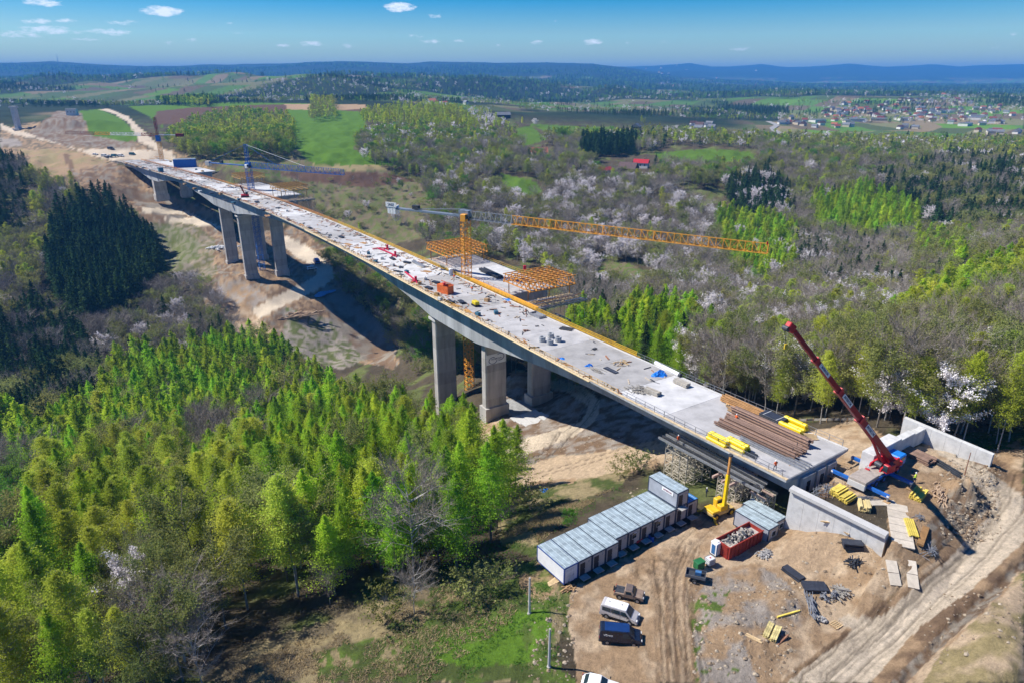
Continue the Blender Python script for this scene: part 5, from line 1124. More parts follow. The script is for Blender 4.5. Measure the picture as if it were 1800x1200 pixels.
# ---- vehicles
def vehicle(kind, label, p, yaw, paint, roofm=None, lower=None, group=None, z=None):
    spec = {'van': (4.8, 1.85, 1.95, [(0, .38), (0, 1.0), (.06, 1.75), (.22, 1.93), (3.1, 1.95), (3.32, 1.86), (4.05, 1.12), (4.62, .92), (4.8, .72), (4.8, .38)]),
            'bigvan': (5.1, 1.95, 2.0, [(0, .4), (0, 1.05), (.04, 1.85), (.2, 2.0), (3.15, 2.0), (3.4, 1.92), (4.2, 1.2), (4.9, 1.02), (5.1, .78), (5.1, .4)]),
            'pickup': (3.8, 1.65, 1.6, [(0, .5), (0, .98), (1.25, 1.0), (1.32, 1.55), (1.45, 1.6), (2.2, 1.6), (2.34, 1.54), (2.72, 1.05), (3.66, .96), (3.8, .8), (3.8, .5)]),
            'car': (4.3, 1.75, 1.45, [(0, .35), (0, .85), (.25, .98), (.85, 1.42), (2.1, 1.46), (2.9, 1.0), (4.1, .85), (4.3, .65), (4.3, .35)])}[kind]
    L, W, H, prof = spec; t = thing({'van': 'van', 'bigvan': 'van', 'pickup': 'pickup', 'car': 'parked_car'}[kind], label, {'van': 'van', 'bigvan': 'van', 'pickup': 'pickup', 'car': 'car'}[kind], tuple(p), yaw, group)
    belt = 1.08 if kind != 'car' else .88
    def hw(z): return W / 2 - max(0, z - belt) * .16
    mb = MB(); n = len(prof); V = [(x - L / 2, -hw(z), z) for x, z in prof] + [(x - L / 2, hw(z), z) for x, z in prof]; F = [tuple(range(n)), tuple(range(2 * n - 1, n - 1, -1))] + [(i, n + i, n + (i + 1) % n, (i + 1) % n) for i in range(n)]
    mb.add(V, F); mb.build('body', paint, t, bevel=.035)
    # lower sill band
    for sy in (-1, 1): MB().box((0, sy * (W / 2 + .005), .48), (L - .5, .03, .16)).build('sill', lower or M_BLACK, t)
    def side(x0, x1, z0, z1, name, m, cut=0):
        for sy in (-1, 1):
            e = .012; V = [(x0 - L / 2, sy * (hw(z0) + e), z0), (x1 - L / 2, sy * (hw(z0) + e), z0), (x1 - L / 2 - cut, sy * (hw(z1) + e), z1), (x0 - L / 2, sy * (hw(z1) + e), z1)]
            V += [(a, b - sy * .03, c) for a, b, c in V]; MB().add(V, [(0, 1, 2, 3), (7, 6, 5, 4), (0, 4, 5, 1), (1, 5, 6, 2), (2, 6, 7, 3), (3, 7, 4, 0)]).build(name, m, t)
    def slope(x0, z0, x1, z1, name, m, inset=.12, e=.02):
        d = Vector((x1 - x0, 0, z1 - z0)).normalized(); nn = Vector((-d.z, 0, d.x)); nn = nn if nn.x > 0 or nn.z > 0 else -nn
        if x0 < .5 and x1 < .5: nn = Vector((-abs(nn.x), 0, abs(nn.z)))
        V = []
        for (x, z, k) in ((x0, z0, .1), (x1, z1, .9)):
            xx = x0 + (x1 - x0) * k; zz = z0 + (z1 - z0) * k; y = hw(zz) - inset; V += [Vector((xx - L / 2, -y, zz)) + nn * e, Vector((xx - L / 2, y, zz)) + nn * e]
        V += [v - nn * .03 for v in V]; MB().add(V, [(0, 1, 3, 2), (4, 6, 7, 5), (0, 2, 6, 4), (1, 5, 7, 3), (0, 4, 5, 1), (2, 3, 7, 6)]).build(name, m, t)
    if kind in ('van', 'bigvan'):
        zt = H - .25; z0 = belt + .12; xb = prof[5][0]; xs = prof[6][0]
        slope(xb, prof[5][1], xs, prof[6][1], 'windscreen', M_GLASS); slope(0.0, 1.05, .06, 1.75, 'rear_window', M_GLASS, .25)
        if kind == 'van': side(.3, 1.35, z0, zt, 'side_window', M_GLASS); side(1.5, 2.55, z0, zt, 'side_window', M_GLASS)
        side(2.75, xs - .35, z0, zt, 'door_window', M_GLASS, .45)
        MB().box((-.45 - (L / 2 - 2.2) * 0, 0, H - .0), (L * .58, W * .72, .05)).build('roof_panel', roofm or paint, t, bevel=.02)
        for x in (-1.4, .2) if kind == 'van' else (): MB().tube((x, 0.1, H + .02), (x, .1, H + .07), .09, n=8).build('roof_vent', M_DARK, t)
        for x in (1.42, 2.65, 3.75): side(x, x + .02, .55, zt, 'door_seam', M_DARK)
    elif kind == 'pickup':
        slope(2.34, 1.54, 2.72, 1.05, 'windscreen', M_GLASS); side(1.5, 2.3, 1.1, 1.48, 'door_window', M_GLASS, .15)
        MB().box((-1.25, 0, 1.0), (1.15, 1.25, .06)).build('load_bed', M_DARK, t); MB().box((-.05, 0, 1.61), (.85, 1.35, .03)).build('roof_panel', roofm or paint, t)
        MB().tube((-1.95, 0, .95), (-2.12, 0, .95), .34, n=14).build('spare_wheel', M_BLACK, t)
        for x in (1.4, 2.5): side(x, x + .02, .6, 1.0, 'door_seam', M_DARK)
        MB().bar((-1.8, -.7, 1.0), (-1.8, .7, 1.0), .08).build('tailgate', M_DARK, t)
    else:
        slope(2.1, 1.46, 2.9, 1.0, 'windscreen', M_GLASS); side(.95, 1.6, .95, 1.3, 'side_window', M_GLASS); side(1.7, 2.5, .95, 1.3, 'side_window', M_GLASS, .4); slope(.25, .98, .85, 1.42, 'rear_window', M_GLASS)
    for sy in (-1, 1):
        MB().box((L / 2 - .1, sy * (W / 2 - .3), .78), (.26, .38, .2)).build('headlight', mat('lamp_glass', (.7, .7, .68), .2, .05), t, bevel=.03); MB().box((-L / 2 - .0, sy * (W / 2 - .15), .95), (.06, .16, .35)).build('tail_light', M_RED, t)
        MB().box((L / 2 - (1.2 if kind != 'pickup' else 1.25), sy * (W / 2 + .1), 1.15), (.12, .2, .18)).build('mirror', M_BLACK, t, bevel=.02)
        for x in (L * .19, L * .81):
            r = .34 if kind != 'pickup' else .36
            w_ = MB().tube((x - L / 2, sy * (W / 2 - .20), r), (x - L / 2, sy * (W / 2 + .02), r), r, n=18).build('wheel', M_BLACK, t); MB().tube((x - L / 2, sy * (W / 2), r), (x - L / 2, sy * (W / 2 + .035), r), r * .58, n=12).build('rim', M_GREYS, w_)
            MB().tube((x - L / 2, sy * (W / 2 - .1), r + .03), (x - L / 2, sy * (W / 2 + .008), r + .03), r * 1.18, n=18).build('wheel_arch', M_DARK, t)
    MB().box((L / 2 + .01, 0, .5), (.14, W - .15, .24)).build('bumper', M_DARK if kind != 'van' else paint, t, bevel=.04); MB().box((-L / 2 - .01, 0, .5), (.14, W - .15, .24)).build('bumper', M_DARK, t, bevel=.04)
    MB().box((L / 2 + .085, 0, .52), (.02, .5, .11)).build('number_plate', M_WHITE, t); MB().box((L / 2 + .02, 0, .76), (.05, W * .45, .14)).build('grille', M_BLACK, t)
    return t
P_ = PZ(1091, 1074, 0); Yw = math.atan2(66.8 - 68.1, 14.7 - 12.0)
def onG(u, v): q = G(u, v); return q
vehicle('pickup', 'dusty beige off-road pickup parked nearest the cabins', onG(1106, 1049), -.32, mat('beige_dusty_paint', (.26, .19, .145), .6, .2, 1.5), mat('brown_roof', (.13, .10, .09), .7))
vehicle('van', 'silver-white passenger van parked between the pickup and the dark van', onG(1089, 1084), -.42, mat('silver_paint', (.46, .44, .44), .35, .08, .8, spec=.5), mat('white_roof', (.82, .82, .82), .4, .04))
v3 = vehicle('bigvan', 'dark blue panel van with white lettering, nearest the camera', onG(1090, 1124), -.12, mat('dark_van_paint', (.012, .018, .035), .25, .2, .8, spec=.6), mat('blue_roof_paint', (.01, .035, .13), .3, .15, spec=.6))
M4 = Matrix.Translation(v3.location) @ Matrix.Rotation(-.12, 4, 'Z') @ Matrix.Translation((-1.5, -.925, 1.42)) @ Matrix.Rotation(math.pi / 2 - .16, 4, 'X')
text_obj('Vivaro', .34, M_WHITE, v3, M4, 'van_lettering') if False else text_obj('VGroup', .34, M_WHITE, v3, M4, 'van_lettering')
vehicle('car', 'white vehicle roof just entering at the bottom edge of the yard', onG(1055, 1212), -.3, M_WHITE, M_WHITE)
# parked vehicles on the far side
FARC = [((168, 273), 'white car parked alone at the far abutment, leftmost', M_WHITE, 'car'), ((184, 276), 'white van by the far abutment, second from the left', M_WHITE, 'van'), ((192, 276), 'small grey car between the vans at the far abutment', M_GREYS, 'car'), ((202, 276), 'green and blue truck-like van at the far abutment', mat('teal_paint', (.03, .13, .17)), 'bigvan'),
        ((213, 276), 'white van right of the green one at the far abutment', M_WHITE, 'van'), ((233, 273), 'dark green van parked apart near the deck start', mat('teal_paint', (.03, .13, .17)), 'van'), ((195, 263), 'dark vehicle parked behind the others on the far site', M_DARK, 'bigvan')]
for (u, v), lab, m_, kd in FARC:
    q = vehicle(kd, lab, onG(u, v), -.3, m_, group='vehicles parked by the far abutment'); q.scale = (1.25, 1.25, 1.25)
vehicle('bigvan', 'bright blue truck on the haul road bend below the viaduct', onG(557, 463), 2.0, M_BLUE).scale = (1.7, 1.7, 1.6)
vehicle('van', 'white van in the shadow by the haul road bend', onG(549, 474), .5, M_WHITE).scale = (1.4, 1.4, 1.2)
# ---- people
def person(p, label, vest, yaw=0.0, pose='stand', hat=None, trousers=None, s=1.0):
    t = thing('person', label, 'person', tuple(p), yaw); J = {'hip': (0, 0, .95), 'belly': (0, 0, 1.12), 'chest': (.02, 0, 1.35), 'neck': (.02, 0, 1.50), 'head': (.03, 0, 1.62), 'crown': (.03, 0, 1.72)}
    for k, sg_ in (('l', 1), ('r', -1)):
        st_ = .12 if k == 'l' else -.10
        J.update({k + 'hip': (0, sg_ * .10, .90), k + 'kn': (st_ + .04, sg_ * .12, .50), k + 'an': (st_, sg_ * .13, .09), k + 'to': (st_ + .17, sg_ * .14, .04), k + 'sh': (.01, sg_ * .20, 1.42), k + 'el': (.06, sg_ * .29, 1.15), k + 'wr': (.22, sg_ * .25, .97), k + 'ha': (.29, sg_ * .23, .92)})
    if pose == 'bend':
        for k in ('belly', 'chest', 'neck', 'head', 'crown', 'lsh', 'rsh', 'lel', 'rel', 'lwr', 'rwr', 'lha', 'rha'):
            x, y, z = J[k]; a = .9; dz = z - .95; J[k] = (x * math.cos(a) + dz * math.sin(a), y, .95 + dz * math.cos(a) - x * math.sin(a))
    E_ = [('hip', 'belly'), ('belly', 'chest'), ('chest', 'neck'), ('neck', 'head'), ('head', 'crown')]
    for k in 'lr': E_ += [('hip', k + 'hip'), (k + 'hip', k + 'kn'), (k + 'kn', k + 'an'), (k + 'an', k + 'to'), ('chest', k + 'sh'), (k + 'sh', k + 'el'), (k + 'el', k + 'wr'), (k + 'wr', k + 'ha')]
    names = list(J); me = bpy.data.meshes.new('body'); me.from_pydata([J[n_] for n_ in names], [(names.index(a), names.index(b)) for a, b in E_], []); o = bpy.data.objects.new('body', me); COL.objects.link(o)
    sk = o.modifiers.new('skin', 'SKIN'); RADI = {'hip': .16, 'belly': .15, 'chest': .17, 'neck': .06, 'head': .10, 'crown': .075, 'hip2': .1, 'kn': .065, 'an': .05, 'to': .04, 'sh': .075, 'el': .05, 'wr': .036, 'ha': .04}
    for i, n_ in enumerate(names):
        r = RADI.get(n_) or RADI.get(n_[1:] if n_[1:] != 'hip' else 'hip2', .08); me.skin_vertices[0].data[i].radius = (r, r)
    me.skin_vertices[0].data[0].use_root = True; o.modifiers.new('sub', 'SUBSURF').levels = 1
    dg = bpy.context.evaluated_depsgraph_get(); m2 = bpy.data.meshes.new_from_object(o.evaluated_get(dg)); bpy.data.objects.remove(o); b = bpy.data.objects.new('body', m2); COL.objects.link(b); b.parent = t
    m2.materials.clear()
    for q in (vest, trousers or mat('navy_trousers', (.03, .04, .07), .9), mat('skin_tone', (.45, .28, .2), .6)): m2.materials.append(q)
    hz_ = J['neck'][2] + .03 if pose != 'bend' else 99
    m2.polygons.foreach_set('material_index', [2 if (pl.center.z > hz_ or (Vector(J['head']) - pl.center).length < .13 or min((Vector(J['lha']) - pl.center).length, (Vector(J['rha']) - pl.center).length) < .08) else (0 if pl.center.z > .93 else 1) for pl in m2.polygons]); m2.polygons.foreach_set('use_smooth', [True] * len(m2.polygons))
    hh = Vector(J['crown']); MB().tube(hh + Vector((0, 0, -.06)), hh + Vector((0, 0, .07)), .135, .07, 10).build('hard_hat', hat or M_WHITE, t); MB().box(tuple(Vector(J['head']) + Vector((.12, 0, -.01))), (.05, .035, .05)).build('nose', MATS['skin_tone'], t)
    t.scale = (s, s, s); return t
V_OR = mat('orange_vest', (.85, .14, .03), .8, .1); V_YE = mat('lime_vest', (.55, .85, .05), .8, .1); V_NAVY = mat('navy_jacket', (.02, .03, .07), .9)
person(G(1607, 848), 'worker in a lime vest standing in front of the mobile crane', V_YE, 2.5, s=1.05); person(DK(1293, 743), 'worker in orange walking on the stacked steel beams on the deck', V_OR, .5); person(DK(1362, 826), 'worker in orange at the very corner of the deck end', V_OR, 1.8)
person(Vector((*axis(19.5, -.6)[:2], 5.2)), 'worker in orange on the scaffold tower under the deck edge', V_OR, -1, 'stand'); person(DK(798, 492), 'worker in orange beside the portable toilet on the deck', V_OR, 1); person(DK(830, 513), 'worker in orange bending beside the crane foot', V_OR, 2, 'bend'); person(DK(847, 514), 'worker in orange by the inner edge rail on the deck', V_OR, 2.8)
person(G(1241, 872), 'worker in dark clothes behind the yellow telescopic machine', V_NAVY, .4); person(DK(607, 452), 'worker in dark clothes in the middle of the far deck part', V_NAVY, .4)
# ---- stacks
def stack(name, label, cat, p, yaw, L, w, h, cols, rows, m, gap=.02, jit=.0, group=None, part='beam', bearer=True, flat=False):
    t = thing(name, label, cat, tuple(p), yaw, group); rr = random.Random(hash(label) % 1000 if False else len(label) * 7); z = 0
    if bearer:
        for x in (-L * .32, L * .32): MB().box((x, 0, .06), (.12, cols * (w + gap), .12)).build('bearer', M_WOOD, t)
        z = .12
    base_ = None
    for r in range(rows):
        for c in range(cols):
            if rows > 1 and r == rows - 1 and rr.random() < .18: continue
            if base_ is None:
                mb = MB()
                if flat: mb.box((0, 0, 0), (L, w, h))
                else: mb.box((0, 0, h * .42), (L, w, h * .16)).box((0, 0, -h * .42), (L, w, h * .16)).box((0, 0, 0), (L, w * .35, h * .68))
                base_ = mb.build(part, m, t); o = base_
            else: o = base_.copy(); COL.objects.link(o)
            o.location = (rr.uniform(-jit, jit), (c - (cols - 1) / 2) * (w + gap), z + h / 2 + r * (h + .015)); o.rotation_euler = (0, 0, rr.uniform(-jit, jit) * .04)
    return t
M_YB = mat('yellow_beam', (.66, .52, .10), .7, .15, 2, obj_rand=.15); M_YT = mat('yellow_wrap', (.80, .60, .01), .45, .1, 1.5, bump=.1); M_TAN = mat('tan_board', (.55, .40, .22), .8, .2, 2, obj_rand=.15)
a0 = ang_at(5)
stack('beam_stack', 'long stack of rust-brown steel beams covering the deck near its end', 'beams', DK(1332, 769), a0 + .02, 14.5, .40, .42, 8, 2, M_BROWNB, .12, .7)
stack('beam_stack', 'brown steel beams lying on the inner side of the long stack', 'beams', DK(1352, 757), a0 + .02, 15, .45, .5, 2, 3, M_BROWNB, .06, .5); 
stack('plank_stack', 'orange-brown timber girders near the inner deck edge', 'timber', DK(1316, 720), a0 + .02, 11.5, .28, .45, 5, 1, mat('orange_timber', (.46, .25, .10), .8, .2, 2), .22, .6)
stack('plank_stack', 'thin brown planks behind the orange-brown timber girders', 'timber', DK(1322, 735), a0 + .05, 10, .22, .2, 5, 1, M_WOOD, .22, .6, flat=True)
stack('plank_pile', 'loose crossed yellow planks at the deck end corner', 'planks', DK(1420, 768), a0 + .9, 3.0, .25, .1, 5, 1, M_TAN, .18, .3, flat=True); stack('plank_pile', 'short yellow plank by the head of the timber girders', 'planks', DK(1279, 709), 1.2, 2.0, .22, .1, 2, 1, M_TAN, .1, .1, flat=True)
stack('steel_frame_stack', 'flat grey steel frames lying between the yellow bundles and the brown beams', 'steel frames', DK(1360, 795), a0, 12, .25, .3, 4, 1, M_GREYS, .5, .4)
stack('steel_frame_stack', 'dark steel rails on the deck edge beside the yellow bundle', 'steel rails', DK(1300, 790), a0, 6, .2, .25, 4, 1, M_DARK, .15, .4)
def bundle(label, p, yaw, L, n, r, m=None, part='tube', rows=2):
    t = thing('wrapped_bundle', label, 'bundle', tuple(p), yaw, 'yellow wrapped bundles on the deck')
    for j in range(rows):
        for i in range(n - j): MB().box((0, (i - (n - j - 1) / 2) * r * 2.0, r + j * r * 1.85), (L, r * 1.9, r * 1.75)).build(part, m or M_YT, t, bevel=r * .45)
    for x in (-L * .3, L * .3): MB().box((x, 0, r * 3.75), (.06, (n - 1) * r * 2, .03)).build('strap', M_BLACK, t)
    return t
bundle('bright yellow wrapped bundle by the inner edge, behind its twin', DK(1397, 751), a0, 4.4, 2, .40); bundle('bright yellow wrapped bundle in front of its twin near the inner edge', DK(1388, 761), a0, 4.4, 2, .40)
bundle('bright yellow bundle at the outer deck edge, left of the pair', DK(1263, 777), a0, 4.0, 3, .32); bundle('bright yellow bundle at the outer deck edge, right of the pair', DK(1295, 787), a0, 4.0, 3, .34)
t = thing('panel_stack', 'black plastic wrapped stack of panels between timber girders and yellow bundles', 'panel stack', tuple(DK(1358, 742)), a0)
for j in range(4): MB().box((0, 0, .2 + j * .33), (4.2, 2.3, .28)).build('panel', M_SHUT, t, bevel=.03)
for x in (-1.3, 1.3): MB().box((x, 0, 1.37), (.08, 2.3, .02)).build('strap', M_WHITE, t)
for (u, v, lab, w_, l_, ang) in ((1198, 676, 'pale timber stack on the deck near the inner edge with a dark end', 1.2, 3.4, a0), (1147, 691, 'wooden stack on the deck beside a heap of scaffold parts', 1.3, 3.2, a0 + .1)):
    stack('board_stack', lab, 'boards', DK(u, v), ang, l_, w_ / 4, .14, 4, 5, mat('grey_board', (.38, .35, .30), .85, .2, 2), .01, .08, flat=True, part='board')
def scrap(label, p, yaw, n, spread, m, L=(1, 2.4), h=.5, name='scrap_pile', cat='scrap pile', w=(.06, .16), seed=0, kind=True, par=.5):
    t = thing(name, label, cat, tuple(p), yaw); rr = random.Random(seed + n)
    mb = MB(); 
    for i in range(n):
        l_ = rr.uniform(*L); M = Matrix.Rotation(rr.gauss(0, par), 3, 'Z') @ Matrix.Rotation(rr.uniform(-.25, .25), 3, 'Y'); x = rr.gauss(0, spread[0] / 2.5); y = rr.gauss(0, spread[1] / 2.5); z = h * math.exp(-(x / spread[0]) ** 2 * 2 - (y / spread[1]) ** 2 * 2) * rr.random() + .1
        mb.box((x, y, z), (l_, rr.uniform(*w), rr.uniform(w[0], w[1])), M=M)
    o = mb.build('loose_pieces', m, t); o['kind'] = 'stuff'; MB().box((0, 0, .05), (spread[0] * .7, .14, .1)).build('bearer', M_WOOD, t); return t
scrap('tangled pile of grey scaffold pipes and boards on the deck', DK(1125, 686), a0 + .3, 46, (2.6, 1.8), mat('scaffold_grey', (.30, .28, .25), .7, .2), seed=1); scrap('scattered thin timber pieces in the middle of the deck', DK(1092, 640), .4, 16, (2.6, 1.8), M_TAN, h=.3, seed=2, par=1.2); scrap('bundle of short beams beside the blue sheet on the deck', DK(1047, 651), a0, 16, (2, 1.2), mat('scaffold_grey', (.3, .28, .25)), h=.3, seed=3, par=.2)
# blue tarps
def tarp(label, p, r, h, seed, m=M_TARP):
    t = thing('tarpaulin', label, 'tarpaulin', tuple(p), seed * 1.3); mb = MB(); rs_ = np.random.RandomState(seed); n, k = 22, 8; V = []
    for j in range(k + 1):
        for i in range(n):
            a = 2 * math.pi * i / n; f = j / k; rr_ = r * f * (1 + .28 * math.sin(3 * a + seed) + .12 * rs_.rand()); V.append((rr_ * math.cos(a), rr_ * .7 * math.sin(a), max(.02, h * (1 - f) ** .8 + .14 * h * rs_.uniform(-1, 1) * (f < .95))))
    F = [(j * n + i, j * n + (i + 1) % n, (j + 1) * n + (i + 1) % n, (j + 1) * n + i) for j in range(k) for i in range(n)]; mb.add(V, F); mb.build('sheet', m, t); MB().tube((r * .3, 0, 0), (r * .3, .05, h * .5), .05, n=5).build('weight', M_DARK, t); return t
tarp('crumpled bright blue tarpaulin on the deck by the white pipe', DK(1160, 658), 1.7, 1.1, 3); tarp('small blue sheet near the outer edge in the middle of the deck', DK(1036, 643), .8, .6, 5); tarp('tiny blue sheet by the outer railing', DK(987, 630), .8, .3, 7); tarp('blue sheet at the inner deck edge near the traveller', DK(893, 527), 1.4, .2, 9); tarp('blue tarpaulin in the grass above the cabin row', G(957, 862), .9, .5, 11); tarp('pale blue sheet lying in the viaduct shadow by the haul road', G(568, 515), 7, .8, 13, mat('pale_blue_sheet', (.10, .25, .42), .6))
# white pipe at the inner edge
t = thing('white_pipe', 'long white wrapped pipe along the inner deck edge', 'pipe', tuple(DK(1178, 655)), 0); a_ = DK(1152, 637, .5); b_ = DK(1194, 658, .5); MB().tube(a_, b_, .42, n=14).build('pipe', M_WHITE, t, world=True, smooth=False); MB().tube(b_, b_ + (b_ - a_).normalized() * .5, .44, n=14).build('pipe_end', M_DARK, t, world=True)
t = thing('shutter_board', 'dark rectangular panel lying flat on the deck', 'panel', tuple(DK(1074, 651)), a0); MB().box((0, 0, .1), (3.6, 1.1, .16)).build('board', M_SHUT, t); MB().box((0, 0, .19), (3.6, .05, .02)).build('edge', M_GREYS, t)
# manhole rings
MR = mat('ring_concrete', (.36, .37, .38), .9, .12, 2)
for u, v, w2 in ((953, 600, 'leftmost of the four'), (968, 594, 'rearmost of the four'), (967, 605, 'nearest of the four'), (981, 600, 'rightmost of the four')):
    p = DK(u, v); t = thing('concrete_ring', 'grey concrete manhole ring on the deck, %s' % w2, 'concrete ring', tuple(p), 0, 'concrete manhole rings on the deck')
    mb = MB(); n = 24; V = []
    for r_, z_ in ((.78, 0), (.78, 1.15), (.45, 1.15), (.45, .1)):
        for i in range(n): a = 2 * math.pi * i / n; V.append((r_ * math.cos(a), r_ * math.sin(a), z_))
    mb.add(V, [(j * n + i, j * n + (i + 1) % n, ((j + 1) % 4) * n + (i + 1) % n, ((j + 1) % 4) * n + i) for j in range(4) for i in range(n)]); mb.build('ring', MR, t); MB().tube((0, 0, .02), (0, 0, .12), .44, n=20).build('bottom', M_DARK, t); MB().tube((0, 0, .52), (0, 0, .58), .80, n=24).build('band', M_CONCL, t)
# frames and blocks on the deck inner edge
t = thing('mould_box', 'low grey formwork box with white rim at the inner deck edge', 'formwork', tuple(DK(945, 556)), a0)
for c, d in (((0, -1, .35), (4.2, .15, .6)), ((0, 1, .35), (4.2, .15, .6)), ((-2.1, 0, .35), (.15, 2.1, .6)), ((2.1, 0, .35), (.15, 2.1, .6)), ((0, 0, .2), (3.9, 1.8, .1))): MB().box(c, d).build('side_board', M_GREYS, t)
for i, (u, v) in enumerate(((914, 545), (920, 547), (926, 549), (952, 545), (1400, 790), (1392, 800))): q = DK(u, v); mbp = thing('guard_post', 'thin dark guard post standing on the deck by the inner edge, number %d along' % (i + 1) if False else 'thin dark guard post standing near the deck edge', 'post', tuple(q), 0, 'thin guard posts on the deck'); MB().bar((0, 0, 0), (0, 0, 1.4), .07).build('post', M_DARK, mbp); MB().box((0, 0, .04), (.3, .3, .06)).build('foot', M_DARK, mbp)
stack('steel_frame_stack', 'dark steel plates lying flat in the middle of the deck', 'steel plates', DK(996, 579), a0 + .5, 3.2, .5, .14, 3, 1, M_DARK, .2, .1, flat=True)
scrap('small heap of brown offcuts on the deck left of the concrete rings', DK(924, 582), .3, 14, (.9, .7), M_RUST, (.4, 1.0), .3, seed=5, par=1.5); scrap('small dark offcuts in the middle of the deck', DK(1047, 614), .3, 9, (1.1, .5), M_DARK, (.3, .7), .3, seed=6, par=1.5)
# orange container with frame
p = DK(783, 515); t = thing('equipment_container', 'bright orange open-top steel container standing on the deck', 'container', tuple(p), ang_at(110) + .25); MO = mat('orange_steel', (.60, .13, .03), .6, .2, 1.5)
for c, d in (((0, -1.1, 1.2), (4.6, .1, 2.4)), ((0, 1.1, 1.2), (4.6, .1, 2.4)), ((-2.25, 0, 1.2), (.1, 2.1, 2.4)), ((2.25, 0, 1.2), (.1, 2.1, 2.4)), ((1.2, 0, 2.35), (2.0, 2.1, .08))): MB().box(c, d).build('wall', MO, t)
for x in (-1.6, -.8, 0, .8, 1.6): MB().box((x, -1.2, 1.2), (.12, .1, 2.3)).build('rib', MO, t)
MB().bar((-2.4, -1.2, 2.5), (2.4, -.6, 3.1), .16).build('lifting_bar', MO, t); MB().box((.2, .2, 2.75), (.7, .6, .6)).build('motor', M_RED, t, bevel=.05); MB().box((2.32, 0, 1.2), (.06, .8, 1.9)).build('door', M_RUST, t)
t = thing('generator', 'yellow and black generator box on the deck', 'generator', tuple(DK(836, 538)), ang_at(100)); MB().box((0, 0, .95), (2.2, 1.3, .9)).build('hood', mat('gen_yellow', (.62, .48, .02), .5), t, bevel=.12); MB().box((0, 0, .3), (2.3, 1.4, .45)).build('base', M_BLACK, t)
for x in (-.5, .5): MB().box((x, -.66, .9), (.5, .04, .5)).build('grille', M_DARK, t)
t = thing('upright_frame', 'small pale steel frame standing upright on the deck', 'frame', tuple(DK(868, 533)), .4)
for c, d in (((-.6, 0, .5), (.08, .1, 1.0)), ((.6, 0, .5), (.08, .1, 1.0)), ((0, 0, 1.0), (1.28, .1, .08)), ((0, 0, .05), (1.28, .1, .08))): MB().box(c, d).build('bar', M_GREYS, t)
# pink-red steel booms laid on deck (placing boom sections)
def red_boom(label, pts_, m, group):
    q = [DK(u, v, .5) for u, v in pts_]; t = thing('boom_section', label, 'boom section', tuple(q[0]), 0, group)
    for a, b in zip(q, q[1:]): MB().bar(a, b, .35).build('arm', m, t, world=True)
    e = q[-1]
    for k in range(5): a = k * 1.256; MB().bar(e + Vector((0, 0, .2)), e + Vector((1.7 * math.cos(a), 1.7 * math.sin(a), -.3)), .28).build('foot', m, t, world=True)
    MB().tube(e + Vector((0, 0, -.4)), e + Vector((0, 0, 1.4)), .4, n=10).build('pedestal', m, t, world=True)
MP = mat('crimson_steel', (.55, .02, .06), .45, .15, 2)
red_boom('crimson placing boom lying on the deck left of the orange container', [(712, 478), (722, 486), (731, 494)], MP, 'crimson boom sections on the deck'); red_boom('crimson boom section lying near the inner deck rail', [(663, 436), (677, 441), (695, 449)], MP, 'crimson boom sections on the deck'); red_boom('crimson boom section lying by the rail behind another', [(655, 438), (668, 436), (681, 437)], MP, 'crimson boom sections on the deck')
t = thing('spider_crane', 'small red crawler machine standing at the foot of the blue crane', 'machine', tuple(DK(431, 347)), .4); MB().box((0, 0, 1.0), (4.0, 2.4, 1.4)).build('body', M_RED, t, bevel=.15); MB().bar((0, 0, 1.6), (-1.8, .5, 6.5), .6).build('mast', mat('dark_red', (.22, .02, .02)), t)
for y in (-1.3, 1.3): MB().box((0, y, .35), (4.4, .5, .7)).build('track', M_BLACK, t, bevel=.1)
MB().box((1.0, .6, 2.2), (1.3, 1.1, 1.2)).build('cab', M_GLASS, t)
stack('pipe_stack', 'pair of long galvanised pipes lying on the deck', 'pipes', DK(736, 466), ang_at(130), 9, .5, .5, 2, 1, M_GREYS, .1, .3, flat=True); stack('beam_stack', 'dark steel girders lying on the second carriageway behind the yellow mast', 'girders', PZ(862, 482, 6.2), ang_at(115), 12, .5, .7, 3, 1, M_DARK, .3, .4)
# many small bits of building material: timber crates, boards, bundles along the far part of the deck
rr = random.Random(21); NAMES = [('crate', 'crate', M_WOOD, 'wooden crate'), ('bundle_of_bars', 'bars', M_DARK, 'bundle of dark steel bars'), ('board_pile', 'boards', mat('orange_timber', (.46, .25, .10)), 'pile of orange-brown boards'), ('panel_pile', 'panels', M_SHUT, 'pile of dark formwork panels'), ('sack_pallet', 'sacks', mat('sack_white', (.6, .6, .58)), 'pallet of white sacks'), ('steel_box', 'box', mat('steel_blue', (.05, .15, .22)), 'small blue steel box')]
CLUT = [(222, 289), (240, 294), (252, 296), (262, 300), (300, 296), (318, 318), (325, 325), (335, 319), (342, 333), (352, 338), (362, 330), (372, 340), (388, 342), (395, 352), (410, 358), (420, 352), (452, 356), (462, 370), (470, 380), (490, 366), (505, 372), (508, 388), (530, 396), (545, 402), (560, 410), (580, 414), (588, 426), (600, 418), (612, 430), (628, 436), (640, 428), (648, 447), (660, 462), (672, 456), (690, 468), (700, 478), (705, 470), (715, 480), (738, 500), (748, 492), (755, 508), (766, 498), (750, 478), (768, 520), (774, 528), (790, 532), (800, 538), (812, 533), (822, 548), (856, 530), (872, 552), (840, 555), (690, 456), (716, 463), (774, 506), (648, 452), (300, 285), (312, 288), (290, 283), (268, 280), (276, 276), (345, 299), (356, 302)]
WHERE = ['far part of the deck', 'deck beside the blue crane', 'middle of the long deck', 'deck left of the orange container', 'deck around the orange container']
